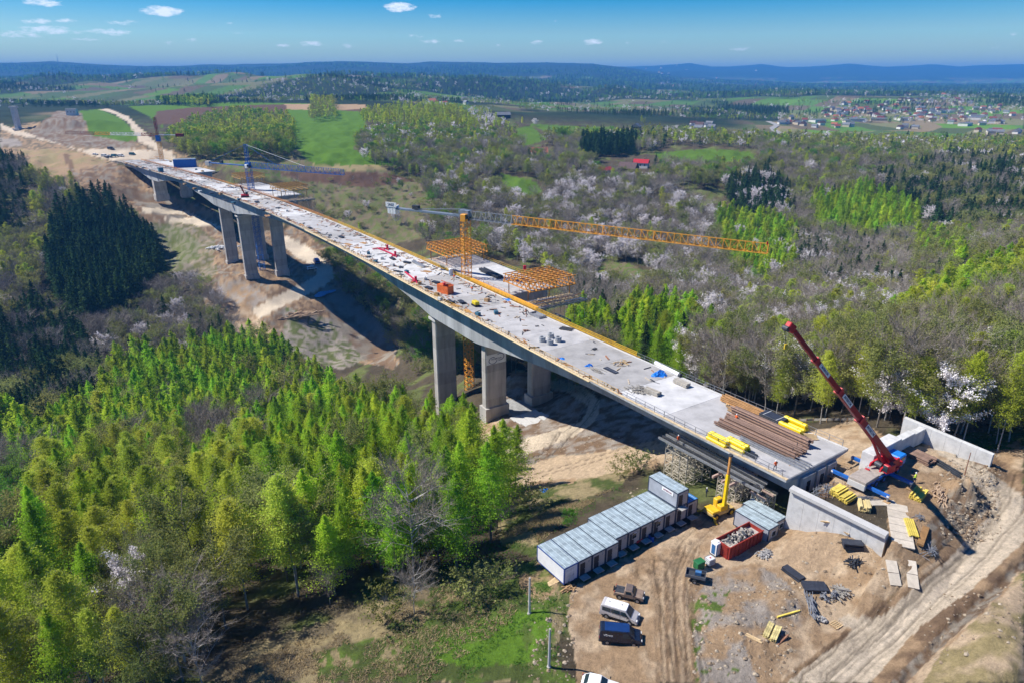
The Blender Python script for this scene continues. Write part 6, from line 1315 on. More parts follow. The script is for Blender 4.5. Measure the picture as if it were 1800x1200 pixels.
for i, (u, v) in enumerate(CLUT):
    nm, cat, m_, desc = NAMES[(i * 5 + rr.randrange(3)) % 6]; p = DK(u, v); W_ = WHERE[0 if u < 400 else 1 if u < 520 else 2 if u < 660 else 3 if u < 760 else 4]
    s_, _o = so_(p); t = thing(nm, '%s lying on the %s' % (desc, W_), cat, tuple(p), ang_at(s_) + rr.uniform(-.5, .5), '%s on the %s' % (desc, W_)); big = 1 + (u < 500) * .6
    if nm in ('panel_pile', 'bundle_of_bars') and i % 2: t['label'] = t['label'].replace('dark', 'dusty black' if i % 4 == 1 else 'long dark')
    if nm == 'bundle_of_bars' or nm == 'board_pile':
        for k in range(5): MB().box((rr.uniform(-.3, .3), (k - 2) * .3 * big, .12), (rr.uniform(2, 4) * big, .14 * big, .2)).build('bar' if nm == 'bundle_of_bars' else 'board', m_, t)
    elif nm == 'panel_pile':
        for k in range(3): MB().box((rr.uniform(-.3, .3), rr.uniform(-.2, .2), .1 + k * .2), (2.6 * big, 1.2 * big, .15)).build('panel', m_, t)
    else:
        MB().box((0, 0, .5), (1.3 * big, 1.0 * big, .8)).build('body', m_, t, bevel=.05); MB().box((0, 0, .06), (1.4 * big, 1.1 * big, .12)).build('pallet', M_WOOD, t); MB().box((0, 0, .93), (1.34 * big, .1, .05)).build('strap', M_DARK, t)
# fine litter: offcuts, hoses, nails of the trade, too many to count
mb = MB(); mb2 = MB(); mb3 = MB()
for i in range(1500):
    s = 36 + 600 * rr.random() ** 1.5; o = rr.choice((rr.uniform(.6, 3), rr.uniform(.6, 15.4), rr.uniform(12.5, 15.6))) if s > 85 else rr.choice((rr.uniform(.6, 1.4), rr.uniform(.6, 15.4)))
    if s < 85 and rr.random() < .75: continue
    p = axis(s, o, .12); sc_ = 1 + s / 300; (mb, mb2, mb3)[i % 3].box(tuple(p), (rr.uniform(.3, 2.2) * sc_, rr.uniform(.06, .3) * sc_, rr.uniform(.05, .3)), ang_at(s) + rr.gauss(0, .7))
for m_, b_, nm in ((M_RUST, mb, 'timber offcuts'), (M_DARK, mb2, 'dark steel offcuts'), (mat('pale_litter', (.5, .42, .32), .8), mb3, 'pale board offcuts')): tag(b_.build('deck_litter', m_), 'loose %s scattered over the deck' % nm, kind='stuff')
# ================================================================= CRANES, TRAVELLERS, SCAFFOLD, SITE STOCK, HOUSES
def lattice(a, b, w, h, n, m, parent, name, chord=.16, diag=.09, tri=False, up=Vector((0, 0, 1)), taper=1.0):
    "truss from a to b with n bays, width w, height h"
    a = Vector(a); b = Vector(b); d = (b - a); L = d.length; d.normalize(); x = d.cross(up).normalized(); z = x.cross(d); mb = MB(); dg = MB()
    def sec(t):
        k = 1 + (taper - 1) * t; c = a + d * (L * t); hw_, hh = w / 2 * k, h / 2 * k
        return [c - x * hw_ - z * hh, c + x * hw_ - z * hh, c + z * hh] if tri else [c - x * hw_ - z * hh, c + x * hw_ - z * hh, c + x * hw_ + z * hh, c - x * hw_ + z * hh]
    for i in range(n):
        s0, s1 = sec(i / n), sec((i + 1) / n); k = len(s0)
        for j in range(k):
            mb.bar(s0[j], s1[j], chord); q = (j + 1) % k
            dg.bar(s0[j], s0[q], diag)
            if i % 2: dg.bar(s0[j], s1[q], diag)
            else: dg.bar(s0[q], s1[j], diag)
    s1 = sec(1)
    for j in range(len(s1)): dg.bar(s1[j], s1[(j + 1) % len(s1)], chord)
    mb.add(dg.v, dg.f); return mb.build(name, m, parent, world=True)
def tower_crane(label, s, o, zb, zj, tip_uv, ctr_uv, mc, jc, flat, mast_w, ctr_m, cab_m, jib_h=1.9, grey_root=0.0, bays=36):
    q = axis(s, o); t = thing('tower_crane', label, 'tower crane', (q.x, q.y, zb)); base_ = Vector((q.x, q.y, zb)); top = Vector((q.x, q.y, zj - 1.6))
    H_ = top.z - base_.z; nseg = max(2, int(H_ / 5.5)); ang = ang_at(s)
    for i in range(nseg):
        a = base_.lerp(top, i / nseg); b = base_.lerp(top, (i + 1) / nseg); lattice(a, b, mast_w, mast_w, 4, mc, t, 'mast_section', .2, .1, up=Vector((math.cos(ang), math.sin(ang), 0)))
    tip = PZ(*tip_uv, zj); ctr = PZ(*ctr_uv, zj); root = Vector((q.x, q.y, zj)); dj = (tip - root); Lj = dj.length; dj.normalize(); dc = -dj; Lc = (ctr - root).length
    MB().tube(top, top + Vector((0, 0, 1.0)), mast_w * .8, n=14).build('slewing_ring', M_DARK, t, world=True)
    sd_ = dj.cross(Vector((0, 0, 1))).normalized(); Mj = Matrix((dj, -sd_, Vector((0, 0, 1)))).transposed()
    MB().box(tuple(root + Vector((0, 0, .2))), (3.4, 2.0, 2.2), M=Mj).build('slewing_platform', ctr_m, t, world=True)
    cb = MB().box(tuple(root - sd_ * -1.9 + dj * .8 + Vector((0, 0, -.6))), (1.8, 1.5, 2.1), M=Mj).build('cab', cab_m, t, world=True, bevel=.08); MB().box(tuple(root + sd_ * 1.9 + dj * 1.75 + Vector((0, 0, -.3))), (.06, 1.2, 1.2), M=Mj).build('cab_window', M_GLASS, t, world=True)
    nj = 6 if flat else 5
    for i in range(nj):
        a = root + dj * (2 + (Lj - 2) * i / nj); b = root + dj * (2 + (Lj - 2) * (i + 1) / nj); m_ = M_GREYS if (grey_root and (i + .5) / nj < grey_root) else jc
        lattice(a, b, 1.5, jib_h, bays // nj, m_, t, 'jib_section', .2 if i < 3 else .17, .1, tri=True)
    ce = root + dc * Lc; MB().bar(root + dc * 1.5 - sd_ * .7 - Vector((0, 0, .5)), ce - sd_ * .7 - Vector((0, 0, .5)), .3, .5).build('counter_jib_beam', ctr_m, t, world=True); MB().bar(root + dc * 1.5 + sd_ * .7 - Vector((0, 0, .5)), ce + sd_ * .7 - Vector((0, 0, .5)), .3, .5).build('counter_jib_beam', ctr_m, t, world=True)
    MB().box(tuple(root + dc * (Lc * .55) - Vector((0, 0, .3))), (Lc * .8, 1.3, .08), M=Mj).build('counter_jib_walkway', M_GREYS, t, world=True)
    for k in range(3): MB().box(tuple(ce - dc * (1.0 + k * 1.1) - Vector((0, 0, .9))), (1.0, 2.1, 2.6), M=Mj).build('counterweight', M_WHITE if flat else M_CONCL, t, world=True, bevel=.05)
    MB().box(tuple(root + dc * Lc * .62 + Vector((0, 0, .5))), (2.2, 1.3, 1.2), M=Mj).build('hoist_winch', M_DARK, t, world=True)
    if flat:
        sbd = MB().box(tuple(ce - dc * 2.1 + Vector((0, 0, .7)) + sd_ * 1.12), (4.2, .1, 1.5), M=Mj).build('sign_board', M_WHITE, t, world=True)
        for sg_ in (-1, 1): MB().bar(root + Vector((0, 0, 1.6)) + sd_ * .5 * sg_, root + dc * Lc * .7 + sd_ * .6 * sg_ + Vector((0, 0, -.2)), .12).build('tie_bar', M_GREYS, t, world=True)
        M4 = Mj.to_4x4(); M4 = Matrix.Translation(ce - dc * 2.1 + Vector((0, 0, .7)) + sd_ * 1.2) @ M4 @ Matrix.Rotation(math.pi / 2, 4, 'X'); text_obj('SAEZ', 1.1, MATS['navy_print'], t, M4, 'sign_lettering')
    else:
        ap = Vector((q.x, q.y, zj + 11.5)); lattice(root, ap, 1.5, 1.5, 5, jc, t, 'tower_head', .2, .1, up=dj); MB().bar(ap, root + dj * Lj * .62 + Vector((0, 0, jib_h / 2)), .14).build('tie_bar', M_WHITE, t, world=True); MB().bar(ap, root + dc * Lc * .9, .12).build('tie_bar', jc, t, world=True); MB().bar(ap, root + dj * Lj * .3 + Vector((0, 0, jib_h / 2)), .12).build('tie_bar', jc, t, world=True)
    return t, root, dj, Lj
M_CB = mat('crane_blue', (.03, .13, .42), .45, .2, 1.5)
yc, root, dj, Lj = tower_crane('yellow flat-top tower crane with long orange-yellow jib and grey counter-jib', 127, 17.4, -46, 25.7, (1350, 437), (708, 357), M_ORY, M_ORY, True, 2.3, mat('steel_blue_grey', (.22, .27, .33), .5, .2, metal=.3), M_ORY, 2.3, .17, 48)
MB().box(tuple(root + dj * (Lj - .3) + Vector((0, 0, 1.2))), (.3, .3, .8)).build('warning_light', M_RED, yc, world=True)
hp = root + dj * (Lj * .235); MB().box(tuple(hp - Vector((0, 0, 1.5))), (1.4, 1.2, .5)).build('trolley', M_DARK, yc, world=True); rp = MB()
for k in (-.25, .25): rp.bar(hp + Vector((k, 0, -1.6)), hp + Vector((k * .3, 0, -13.0)), .05)
rp.build('hoist_rope', M_DARK, yc, world=True); MB().box(tuple(hp - Vector((0, 0, 13.6))), (.9, .5, 1.3)).build('hook_block', MATS['crimson_steel'], yc, world=True, bevel=.1); MB().bar(hp - Vector((0, 0, 14.2)), hp - Vector((0, 0, 29)), .05).build('tag_rope', M_DARK, yc, world=True)
bc_, broot, bdj, bLj = tower_crane('blue tower crane with pointed tower head and long blue jib', 375, 17.4, -50, 15.9, (604, 303), (395, 281), M_CB, M_CB, False, 3.0, M_CB, M_WHITE, 3.0, 0, 40)
# red and white crane by the far abutment
t = thing('tower_crane', 'distant orange tower crane with red and white jib by the far abutment', 'tower crane', tuple(PZ(285, 283, -4))); b0 = t.location.copy(); zt = 64 - (b0.y) * (SP - (600 - 237) / 1200 * CP) / (CP + (600 - 237) / 1200 * SP); tp = Vector((b0.x, b0.y, zt))
for i in range(4): lattice(b0.lerp(tp, i / 4), b0.lerp(tp, (i + 1) / 4), 2.4, 2.4, 3, M_ORY, t, 'mast_section', .24, .14, up=Vector((1, 0, 0)))
MB().box(tuple(tp + Vector((0, 0, -3))), (3, 3, 5)).build('cab', M_CB, t, world=True); lattice(tp, tp + Vector((0, 0, 14)), 2.2, 1.5, 4, mat('dark_red', (.22, .02, .02)), t, 'tower_head', .24, .15, up=Vector((1, 0, 0)))
tl = PZ(50, 232, zt); tl = tp + (tl - tp).normalized() * 95
for i in range(6): lattice(tp.lerp(tl, i / 6), tp.lerp(tl, (i + 1) / 6), 2.0, 2.2, 5, (MATS['dark_red'], M_WHITE, M_WHITE, M_ORY, MATS['dark_red'], M_RUST)[i], t, 'jib_section', .24, .15, tri=True)
cj = tp + (tp - tl).normalized() * 22; MB().bar(tp, cj, .6).build('counter_jib_beam', M_WHITE, t, world=True); MB().box(tuple(cj), (6, 3, 2.5)).build('counterweight', MATS['dark_red'], t, world=True)
# ---- form travellers
def traveller(label, s0, s1, o0, o1, m, top=5.0, n=5, low=True, ext=0):
    t = thing('form_traveller', label, 'form traveller', tuple(axis((s0 + s1) / 2, (o0 + o1) / 2)), group='form travellers on the second carriageway')
    outs = np.linspace(o0, o1, n)
    for o in outs:
        a, b = axis(s0, o, top - 2.1), axis(s1, o, top - 2.1); c, d = axis(s0 + 1.0, o, top), axis(s1 - 1.0, o, top); mb = MB(); mb.bar(a, b, .26).bar(c, d, .26)
        k = 6
        for i in range(k):
            p0 = a.lerp(b, i / k); p1 = a.lerp(b, (i + 1) / k); q0 = c.lerp(d, i / k); q1 = c.lerp(d, (i + 1) / k)
            mb.bar(p0, q0, .16); mb.bar(q0, p1, .16)
        mb.bar(b, d, .2); mb.build('truss', m, t, world=True)
    for k, s in enumerate(np.linspace(s0 + .6, s1 - .6, 8)): MB().bar(axis(s, o0 - .5, top + .15), axis(s, o1 + .5, top + .15), .24).build('cross_beam', m, t, world=True)
    for s in (s0 + .2, s1 - .2): MB().bar(axis(s, o0 - .3, top - 2.3), axis(s, o1 + .3, top - 2.3), .26).build('cross_beam', m, t, world=True)
    for o in (o0 + .5, (o0 + o1) / 2, o1 - .5):
        for s in (s0 + 2, s1 - 2): MB().bar(axis(s, o, .1), axis(s, o, top - 2.2), .26).build('leg', m, t, world=True)
    if low:
        e0, e1 = (s0 - 2.5, s0 + 5) if s0 < ext else (s1 - 5, s1 + 2.5)
        for k, s in enumerate(np.linspace(e0, e1, 6)): MB().bar(axis(s, o0 - 1, -1.2 - .2 * (k % 2)), axis(s, o1 + 2.5, -1.2 - .2 * (k % 2)), .34, .5).build('platform_beam', M_CONCL if k % 2 else M_GREYS, t, world=True)
        for k, s in enumerate(np.linspace(e0 + .4, e1 - .4, 7)):
            for q, (a_, b_) in enumerate(((o0 - .8, o0 + 5), (o0 + 5.4, o0 + 10.5), (o0 + 11, o1 + 2.2))): MB().bar(axis(s, a_, -.9 + .1 * (q % 2)), axis(s, b_, -.9 + .1 * (q % 2)), .5, .08).build('platform_board', M_TAN if (k + q) % 3 else M_GREYS, t, world=True)
        for o in np.linspace(o0, o1 + 1.5, 7):
            MB().bar(axis(e0, o, -.6), axis(e0, o, 1.2), .07).build('guard_post', M_GREYS, t, world=True)
        for dz_ in (.2, .9): MB().bar(axis(e0, o0, dz_), axis(e0, o1 + 1.5, dz_), .07).build('guard_rail', m, t, world=True)
        for k, o in enumerate(np.linspace(o0, o1 + 2, 9)): MB().bar(axis(e0, o, -1.7), axis(e1, o, -1.7), .2).build('platform_joist', M_WHITE if k % 3 == 0 else M_DARK, t, world=True)
        for o in np.linspace(o0 - .6, o1 + 2, 6):
            for s in (e0 + .3, e1 - .3): MB().bar(axis(s, o, -6.5), axis(s, o, top - 2.2), .09).build('hanger', M_GREYS, t, world=True)
        a, b = axis(e0, o0 + 3, -6.6), axis(e0, o1 - 3, -6.6); MB().bar(a, b, .4).build('lower_platform', M_DARK, t, world=True)
        for o in np.linspace(o0 + 3, o1 - 3, 5): MB().bar(axis(e0, o, -6.4), axis(e1, o, -6.4), .3).build('platform_joist', M_GREYS, t, world=True)
    return t
M_TRV = mat('traveller_orange', (.56, .25, .05), .65, .25, 2.0)
traveller('orange form traveller at the near end of the cantilever, right of the yellow mast', 94, 108, 19.2, 34.2, M_TRV, 5.4, 8, True, 110); traveller('orange form traveller at the far end of the cantilever, behind the yellow mast', 143, 159, 19.2, 34.2, M_TRV, 5.4, 8, True, 110)
M_OLD = mat('weathered_yellow_steel', (.42, .25, .08), .7, .3, 1.5)
traveller('weathered yellow form traveller right of the blue crane', 328, 346, 19.2, 34.2, M_OLD, 6.5, 6, True, 380); traveller('weathered yellow form traveller left of the blue crane', 398, 416, 19.2, 34.2, M_OLD, 6.5, 6, True, 380)
# orange timber edge beam between the carriageways near the cranes
t = thing('edge_girder', 'long orange-yellow girder lying between the two carriageways by the yellow mast', 'girder', tuple(axis(108, 17.2)))
for k, a in enumerate((88, 100, 112)): MB().bar(axis(a, 17.3, .6), axis(a + 11.8, 17.3, .6), .9, .5).build('girder_length', M_ORY, t, world=True)
# blue container on the far carriageway
t = thing('site_container', 'blue and white container standing on the far carriageway', 'container', tuple(axis(548, 27, .1)), ang_at(548) + 1.2); MB().box((0, 0, 3), (16, 7, 6)).build('body', M_BLUE, t); MB().box((0, 0, 6.1), (16.2, 7.2, .3)).build('roof', mat('steel_blue_grey', (.22, .27, .33)), t); MB().box((-6.5, -3.55, 3), (.8, .1, 5.5)).build('white_strip', M_WHITE, t); MB().box((-3, -3.55, 3), (.8, .1, 5.5)).build('white_strip', M_WHITE, t)
t = thing('site_container', 'small dark blue box at the outer edge of the far deck', 'container', tuple(axis(525, 3, .1)), ang_at(520)); MB().box((0, 0, 1.6), (4, 3, 3.2)).build('body', mat('steel_blue', (.05, .15, .22)), t); MB().box((0, 0, 3.3), (4.2, 3.2, .2)).build('roof', M_GREYS, t)
# ---- mobile crane
CC = Vector((51.6, 87.6)); cd = Vector((61.2 - 51.6, 94.6 - 87.6)).normalized(); ca = math.atan2(cd.y, cd.x); zb_ = 6.05
t = thing('mobile_crane', 'blue mobile crane with red telescopic boom raised over the deck end', 'mobile crane', (CC.x, CC.y, zb_), ca); LC = 12.2
MB().box((LC / 2, 0, 1.1), (LC - 1.5, 2.6, .6)).build('chassis', M_BLUE, t, bevel=.06); MB().box((5.6, 0, 1.47), (6.2, 2.2, .12)).build('deck_plate', MATS.get('dusty_grey') or mat('dusty_grey', (.36, .31, .27), .85), t); MB().box((3.9, .7, 1.7), (.9, .7, .5)).build('tool_box', M_RED, t, bevel=.04); MB().box((8.9, -.8, 1.8), (1.2, .7, .6)).build('engine_box', M_DARK, t, bevel=.05); MB().box((1.8, 0, 1.75), (3.8, 2.7, .55)).build('counterweight', mat('dusty_grey', (.36, .31, .27), .85), t, bevel=.05)
MB().box((.0, 0, 1.1), (.5, 2.6, .9)).build('rear_rack', M_CONCL, t)
cbm = MB().box((LC - 1.2, 0, 1.95), (2.2, 2.6, 1.7)).build('cab', mat('sky_blue_paint', (.02, .20, .62), .4), t, bevel=.15); MB().box((LC - .08, 0, 2.3), (.06, 2.2, .7)).build('windscreen', M_GLASS, t)
for sy in (-1, 1): MB().box((LC - 1.2, sy * 1.31, 2.3), (1.2, .05, .6)).build('side_window', M_GLASS, t)
for x in (1.8, 3.3, 5.6, 8.4, 9.9):
    for sy in (-1, 1): w_ = MB().tube((x, sy * 1.0, .6), (x, sy * 1.38, .6), .6, n=18).build('wheel', M_BLACK, t); MB().tube((x, sy * 1.38, .6), (x, sy * 1.41, .6), .32, n=12).build('rim', M_BLUE, w_)
for x, ln in ((.9, 3.3), (7.2, 3.6)):
    for sy in (-1, 1):
        b_ = MB().box((x, sy * (1.3 + ln / 2 - .2), 1.0), (.45, ln, .45)).build('outrigger', M_BLUE, t); MB().tube((x, sy * (1.0 + ln), .1), (x, sy * (1.0 + ln), 1.0), .14, n=8).build('jack', M_GREYS, b_); MB().box((x, sy * (1.0 + ln), .06), (.9, .9, .12)).build('pad', M_WOOD, b_)
        MB().box((x, sy * (1.35 + ln - .35), 1.02), (.47, .3, .3)).build('warning_plate', M_WHITE, b_)
TP = Vector((35.3, 80.9, 34.4)); PV_ = Vector((58.6, 92.0, 8.8)); bd = (TP - PV_).normalized(); bh = Vector((bd.x, bd.y, 0)).normalized(); bang = math.atan2(bh.y, bh.x); MRZ = Matrix.Rotation(bang, 3, 'Z')
MB().tube((PV_.x + .2, PV_.y, 7.55), (PV_.x + .2, PV_.y, 8.0), 1.25, n=20).build('turntable', M_RED, t, world=True)
def loc_(x, y, z): return MRZ @ Vector((x, y, 0)) + Vector((PV_.x, PV_.y, z))
for sy in (-1, 1): MB().add([loc_(-1.1, sy * .9 - .12, 8.0), loc_(3.4, sy * .9 - .12, 8.0), loc_(3.2, sy * .9 - .12, 8.6), loc_(-.6, sy * .9 - .12, 9.5), loc_(-1.1, sy * .9 + .12, 8.0), loc_(3.4, sy * .9 + .12, 8.0), loc_(3.2, sy * .9 + .12, 8.6), loc_(-.6, sy * .9 + .12, 9.5)], [(0, 1, 2, 3), (7, 6, 5, 4), (0, 4, 5, 1), (1, 5, 6, 2), (2, 6, 7, 3), (3, 7, 4, 0)]).build('slewing_frame', M_RED, t, world=True)
MB().box(tuple(loc_(-1.2, 0, 8.3)), (.7, 2.2, .8), M=MRZ).build('slewing_counterweight', M_RED, t, world=True, bevel=.08); MB().box(tuple(loc_(2.2, 1.5, 8.7)), (1.8, .9, 1.4), M=MRZ).build('crane_cab', M_RED, t, world=True, bevel=.1); MB().box(tuple(loc_(3.12, 1.5, 8.8)), (.06, .75, 1.0), M=MRZ).build('cab_window', M_GLASS, t, world=True)
MB().tube(tuple(loc_(2.4, -.6, 8.5)), tuple(loc_(2.4, .5, 8.5)), .45, n=14).build('winch_drum', M_DARK, t, world=True)
Lb = (TP - PV_).length; cuts = (0, .36, .58, .80, 1.0); wds = (1.02, .88, .76, .64)
st_ = PV_ - bd * 1.5
sdv = bd.cross(Vector((0, 0, 1))).normalized(); upv_ = sdv.cross(bd)
for k in range(4):
    a = PV_ + bd * (Lb * cuts[k] - (1.5 if k == 0 else .4)); b = PV_ + bd * Lb * cuts[k + 1]; MB().bar(a, b, wds[k] * .82, wds[k], up=upv_).build('boom_section', mat('boom_red', (.30, .012, .022), .4, .12, 1.2), t, world=True, bevel=.08)
    if k < 3: MB().bar(b - bd * .5, b + bd * .12, wds[k] * .98, wds[k] * 1.16, up=upv_).build('boom_collar', M_RED, t, world=True)
    if k in (0, 1, 2):
        c = b - bd * (2.6 if k else 3.4); pl = MB().bar(c - bd * 1.5, c + bd * 1.5, .74, .03, up=upv_)
        # lettered plate on the side that faces the camera
        sidec = sdv if sdv.y < 0 else -sdv; pc = c + sidec * (wds[k] * .41 + .03)
        MB().box(tuple(pc), (3.0, .74 * wds[k], .04), M=Matrix((bd, sidec.cross(bd), sidec)).transposed()).build('name_plate', M_WHITE, t, world=True)
        X_ = -bd if bd.x < 0 else bd; M4 = Matrix((X_, sidec.cross(X_), sidec)).transposed().to_4x4(); M4.translation = pc + sidec * .03; text_obj('INTERCOR', .56 * wds[k], MATS['navy_print'], t, M4, 'plate_lettering')
MB().bar(TP - bd * .3, TP + bd * 1.0 - upv_ * .2, .8, 1.1, up=upv_).build('boom_head', M_RED, t, world=True, bevel=.1); MB().tube(TP + bd * .8 - sdv * .4 - upv_ * .6, TP + bd * .8 + sdv * .4 - upv_ * .6, .35, n=12).build('sheave', M_DARK, t, world=True)
MB().bar(TP + bd * .8 - upv_ * .9, TP + bd * .8 - Vector((0, 0, 2.6)), .06).build('hoist_rope', M_DARK, t, world=True); MB().box(tuple(TP + bd * .8 - Vector((0, 0, 2.9))), (.35, .25, .7)).build('hook_block', M_YEL, t, world=True)
for sy in (-1, 1): MB().tube(loc_(1.6, sy * .35, 8.3), PV_ + bd * 7.5 - upv_ * .4 + sdv * sy * .1, .17, n=10).build('lift_cylinder', M_RED, t, world=True)
# ---- yellow telescopic machine under the deck edge
p = G(1262, 903); t = thing('telescopic_crane', 'yellow wheeled telescopic crane with its boom upright in front of the deck edge', 'crane', tuple(p), .5); MYM = mat('machine_yellow', (.66, .42, .02), .5, .2, 1.5)
MB().box((0, 0, .95), (4.6, 2.2, .6)).build('chassis', mat('dusty_yellow', (.50, .36, .14), .8, .2), t, bevel=.08); MB().box((-1.5, 0, 1.35), (1.5, 2.1, .5)).build('engine_hood', MYM, t, bevel=.08); MB().box((.3, .6, 1.9), (1.3, .9, 1.5)).build('cab', MYM, t, bevel=.1); MB().box((.97, .6, 2.1), (.05, .75, .9)).build('cab_window', M_GLASS, t); MB().box((.3, .13, 2.1), (1.0, .05, .9)).build('cab_window', M_GLASS, t)
for x in (-1.6, 1.6):
    for sy in (-1, 1): w_ = MB().tube((x, sy * .85, .6), (x, sy * 1.25, .6), .62, n=18).build('wheel', M_BLACK, t); MB().tube((x, sy * 1.25, .6), (x, sy * 1.28, .6), .32, n=12).build('rim', MYM, w_)
MB().box((.2, -.5, 1.6), (1.5, 1.0, 1.0)).build('turret', MYM, t, bevel=.06); MB().bar((.3, -.7, 1.4), (.55, -.5, 7.4), .45, .5).build('boom_section', mat('boom_yellow', (.78, .55, .01), .45, .1, 2), t); MB().bar((.55, -.5, 7.3), (.66, -.42, 10.6), .3, .34).build('boom_section', mat('boom_orange', (.55, .26, .07), .6, .2), t); MB().box((.68, -.4, 10.7), (.5, .55, .35)).build('boom_head', M_DARK, t)
for x, sy in ((2.6, -1), (2.6, 1), (-2.4, -1), (-2.4, 1)): MB().bar((x * .85, sy * .9, .9), (x, sy * 2.1, .15), .28).build('outrigger', MYM, t)
# ---- scaffold towers under the deck end
M_SCAF = mat('dusty_scaffold', (.56, .50, .40), .8, .3, 3)
def scaffold(label, s, o, ws, wo, ztop, zb, ns, no, nl):
    q = axis(s, o); t = thing('scaffold_tower', label, 'scaffold', (q.x, q.y, zb), 0, 'falsework towers under the deck end'); rr = random.Random(int(s * 7)); 
    for i in range(ns):
        for j in range(no):
            a = axis(s + ws * (i / (ns - 1) - .5), o + wo * (j / (no - 1) - .5)); MB().bar((a.x, a.y, zb), (a.x, a.y, ztop), .13).build('post', M_SCAF, t, world=True)
    lg = MB(); br = MB()
    for k in range(nl + 1):
        z = zb + .3 + (ztop - zb - .5) * k / nl
        for i in range(ns): a = axis(s + ws * (i / (ns - 1) - .5), o - wo / 2); b = axis(s + ws * (i / (ns - 1) - .5), o + wo / 2); lg.bar((a.x, a.y, z), (b.x, b.y, z), .07)
        for j in range(no): a = axis(s - ws / 2, o + wo * (j / (no - 1) - .5)); b = axis(s + ws / 2, o + wo * (j / (no - 1) - .5)); lg.bar((a.x, a.y, z), (b.x, b.y, z), .07)
        if k < nl:
            z2 = zb + .3 + (ztop - zb - .5) * (k + 1) / nl
            for i in range(ns - 1):
                for j in range(no):
                    a = axis(s + ws * (i / (ns - 1) - .5), o + wo * (j / (no - 1) - .5)); b = axis(s + ws * ((i + 1) / (ns - 1) - .5), o + wo * (j / (no - 1) - .5)); x_, y_ = (a, b) if (i + k) % 2 else (b, a); br.bar((x_.x, x_.y, z), (y_.x, y_.y, z2), .055)
            for j in range(no - 1):
                for i in range(ns):
                    a = axis(s + ws * (i / (ns - 1) - .5), o + wo * (j / (no - 1) - .5)); b = axis(s + ws * (i / (ns - 1) - .5), o + wo * ((j + 1) / (no - 1) - .5)); x_, y_ = (a, b) if (j + k) % 2 else (b, a); br.bar((x_.x, x_.y, z), (y_.x, y_.y, z2), .055)
    x = lg.build('ledgers', M_SCAF, t, world=True); x['kind'] = 'stuff'; x = br.build('braces', M_SCAF, t, world=True); x['kind'] = 'stuff'
    for j in range(4): a = axis(s - ws * .62, o - wo / 2 + wo * j / 3); b = axis(s + ws * .62, o - wo / 2 + wo * j / 3); MB().bar((a.x, a.y, ztop + .2), (b.x, b.y, ztop + .2), .22, .35).build('header_beam', M_DARK if j % 2 else mat('pink_beam', (.42, .30, .25)), t, world=True)
    return t
scaffold('tall dusty scaffold tower under the outer deck edge, left of the yellow boom', 19.5, 2.6, 5.0, 6.4, 4.6, -2.8, 4, 4, 6); scaffold('dusty scaffold tower under the deck right of the yellow boom', 8.8, 2.2, 3.6, 5.0, 4.4, -.6, 4, 4, 5); scaffold('narrow scaffold tower nearest the abutment', 3.0, 1.2, 2.2, 3.0, 3.6, -.4, 3, 3, 5); scaffold('scaffold tower deep under the inner deck', 18, 11.5, 5.0, 5.0, 4.6, -2.2, 4, 4, 6)
t = thing('support_beams', 'long dark steel support beams jutting out under the outer deck edge', 'beams', tuple(axis(12, -1)))
for k in range(5): MB().bar(axis(2 + k * .3, -1.6 + k * .9, -2.9 - .12 * k), axis(23, -1.6 + k * .9, -2.9), .22, .4).build('support_beam', M_DARK if k % 2 else M_GREYS, t, world=True)
t = thing('cross_beams', 'dusty cross beams sticking out over the scaffold tower tops', 'beams', tuple(axis(8, -2)))
for s in (6.8, 8.2, 10.0): MB().bar(axis(s, -2.6, -4.0), axis(s, 4.5, -4.0), .3, .4).build('cross_beam', MATS['pink_beam'], t, world=True)
# ---- stock on the platform and in the yard
def YP(a, b, z=0.0): p_ = PZ(*a, z); q_ = PZ(*b, z); return math.atan2(q_.y - p_.y, q_.x - p_.x)
stack('yellow_beam_stack', 'stack of yellow formwork beams behind the near wing wall, left one', 'beams', G(1474, 868), YP((1463,872),(1478,863),6), 2.6, .2, .22, 7, 4, M_YB, .02, .1, 'stacks of yellow formwork beams', part='beam'); stack('yellow_beam_stack', 'stack of yellow formwork beams behind the near wing wall, between two others', 'beams', G(1490, 878), YP((1480,882),(1495,873),6), 2.6, .2, .22, 6, 3, M_YB, .02, .1, 'stacks of yellow formwork beams')
stack('yellow_beam_stack', 'pale yellow beam stack beside the concrete slab track', 'beams', G(1518, 893), YP((1511,886),(1515,905),6), 2.2, .2, .2, 7, 4, mat('pale_yellow_beam', (.62, .50, .24), .8, .15, obj_rand=.15), .02, .1, 'stacks of yellow formwork beams'); stack('yellow_beam_stack', 'bright yellow beam stack crossed by the boom shadow', 'beams', G(1614, 872), YP((1606,879),(1622,860),5), 3.2, .22, .24, 7, 3, M_YB, .02, .15, 'stacks of yellow formwork beams')
stack('yellow_beam_stack', 'long yellow beams lying right of the slab track', 'beams', G(1601, 928), YP((1594,910),(1607,948),4), 4.2, .2, .16, 5, 1, M_YB, .06, .2, 'stacks of yellow formwork beams', flat=True); stack('yellow_beam_stack', 'yellow and black striped beam stack alone on the dirt in front', 'beams', G(1357, 1113), YP((1344,1127),(1357,1098)), 2.6, .2, .2, 7, 2, mat('striped_beam', (.60, .50, .22), .8, .4, 3, obj_rand=.3), .03, .1)
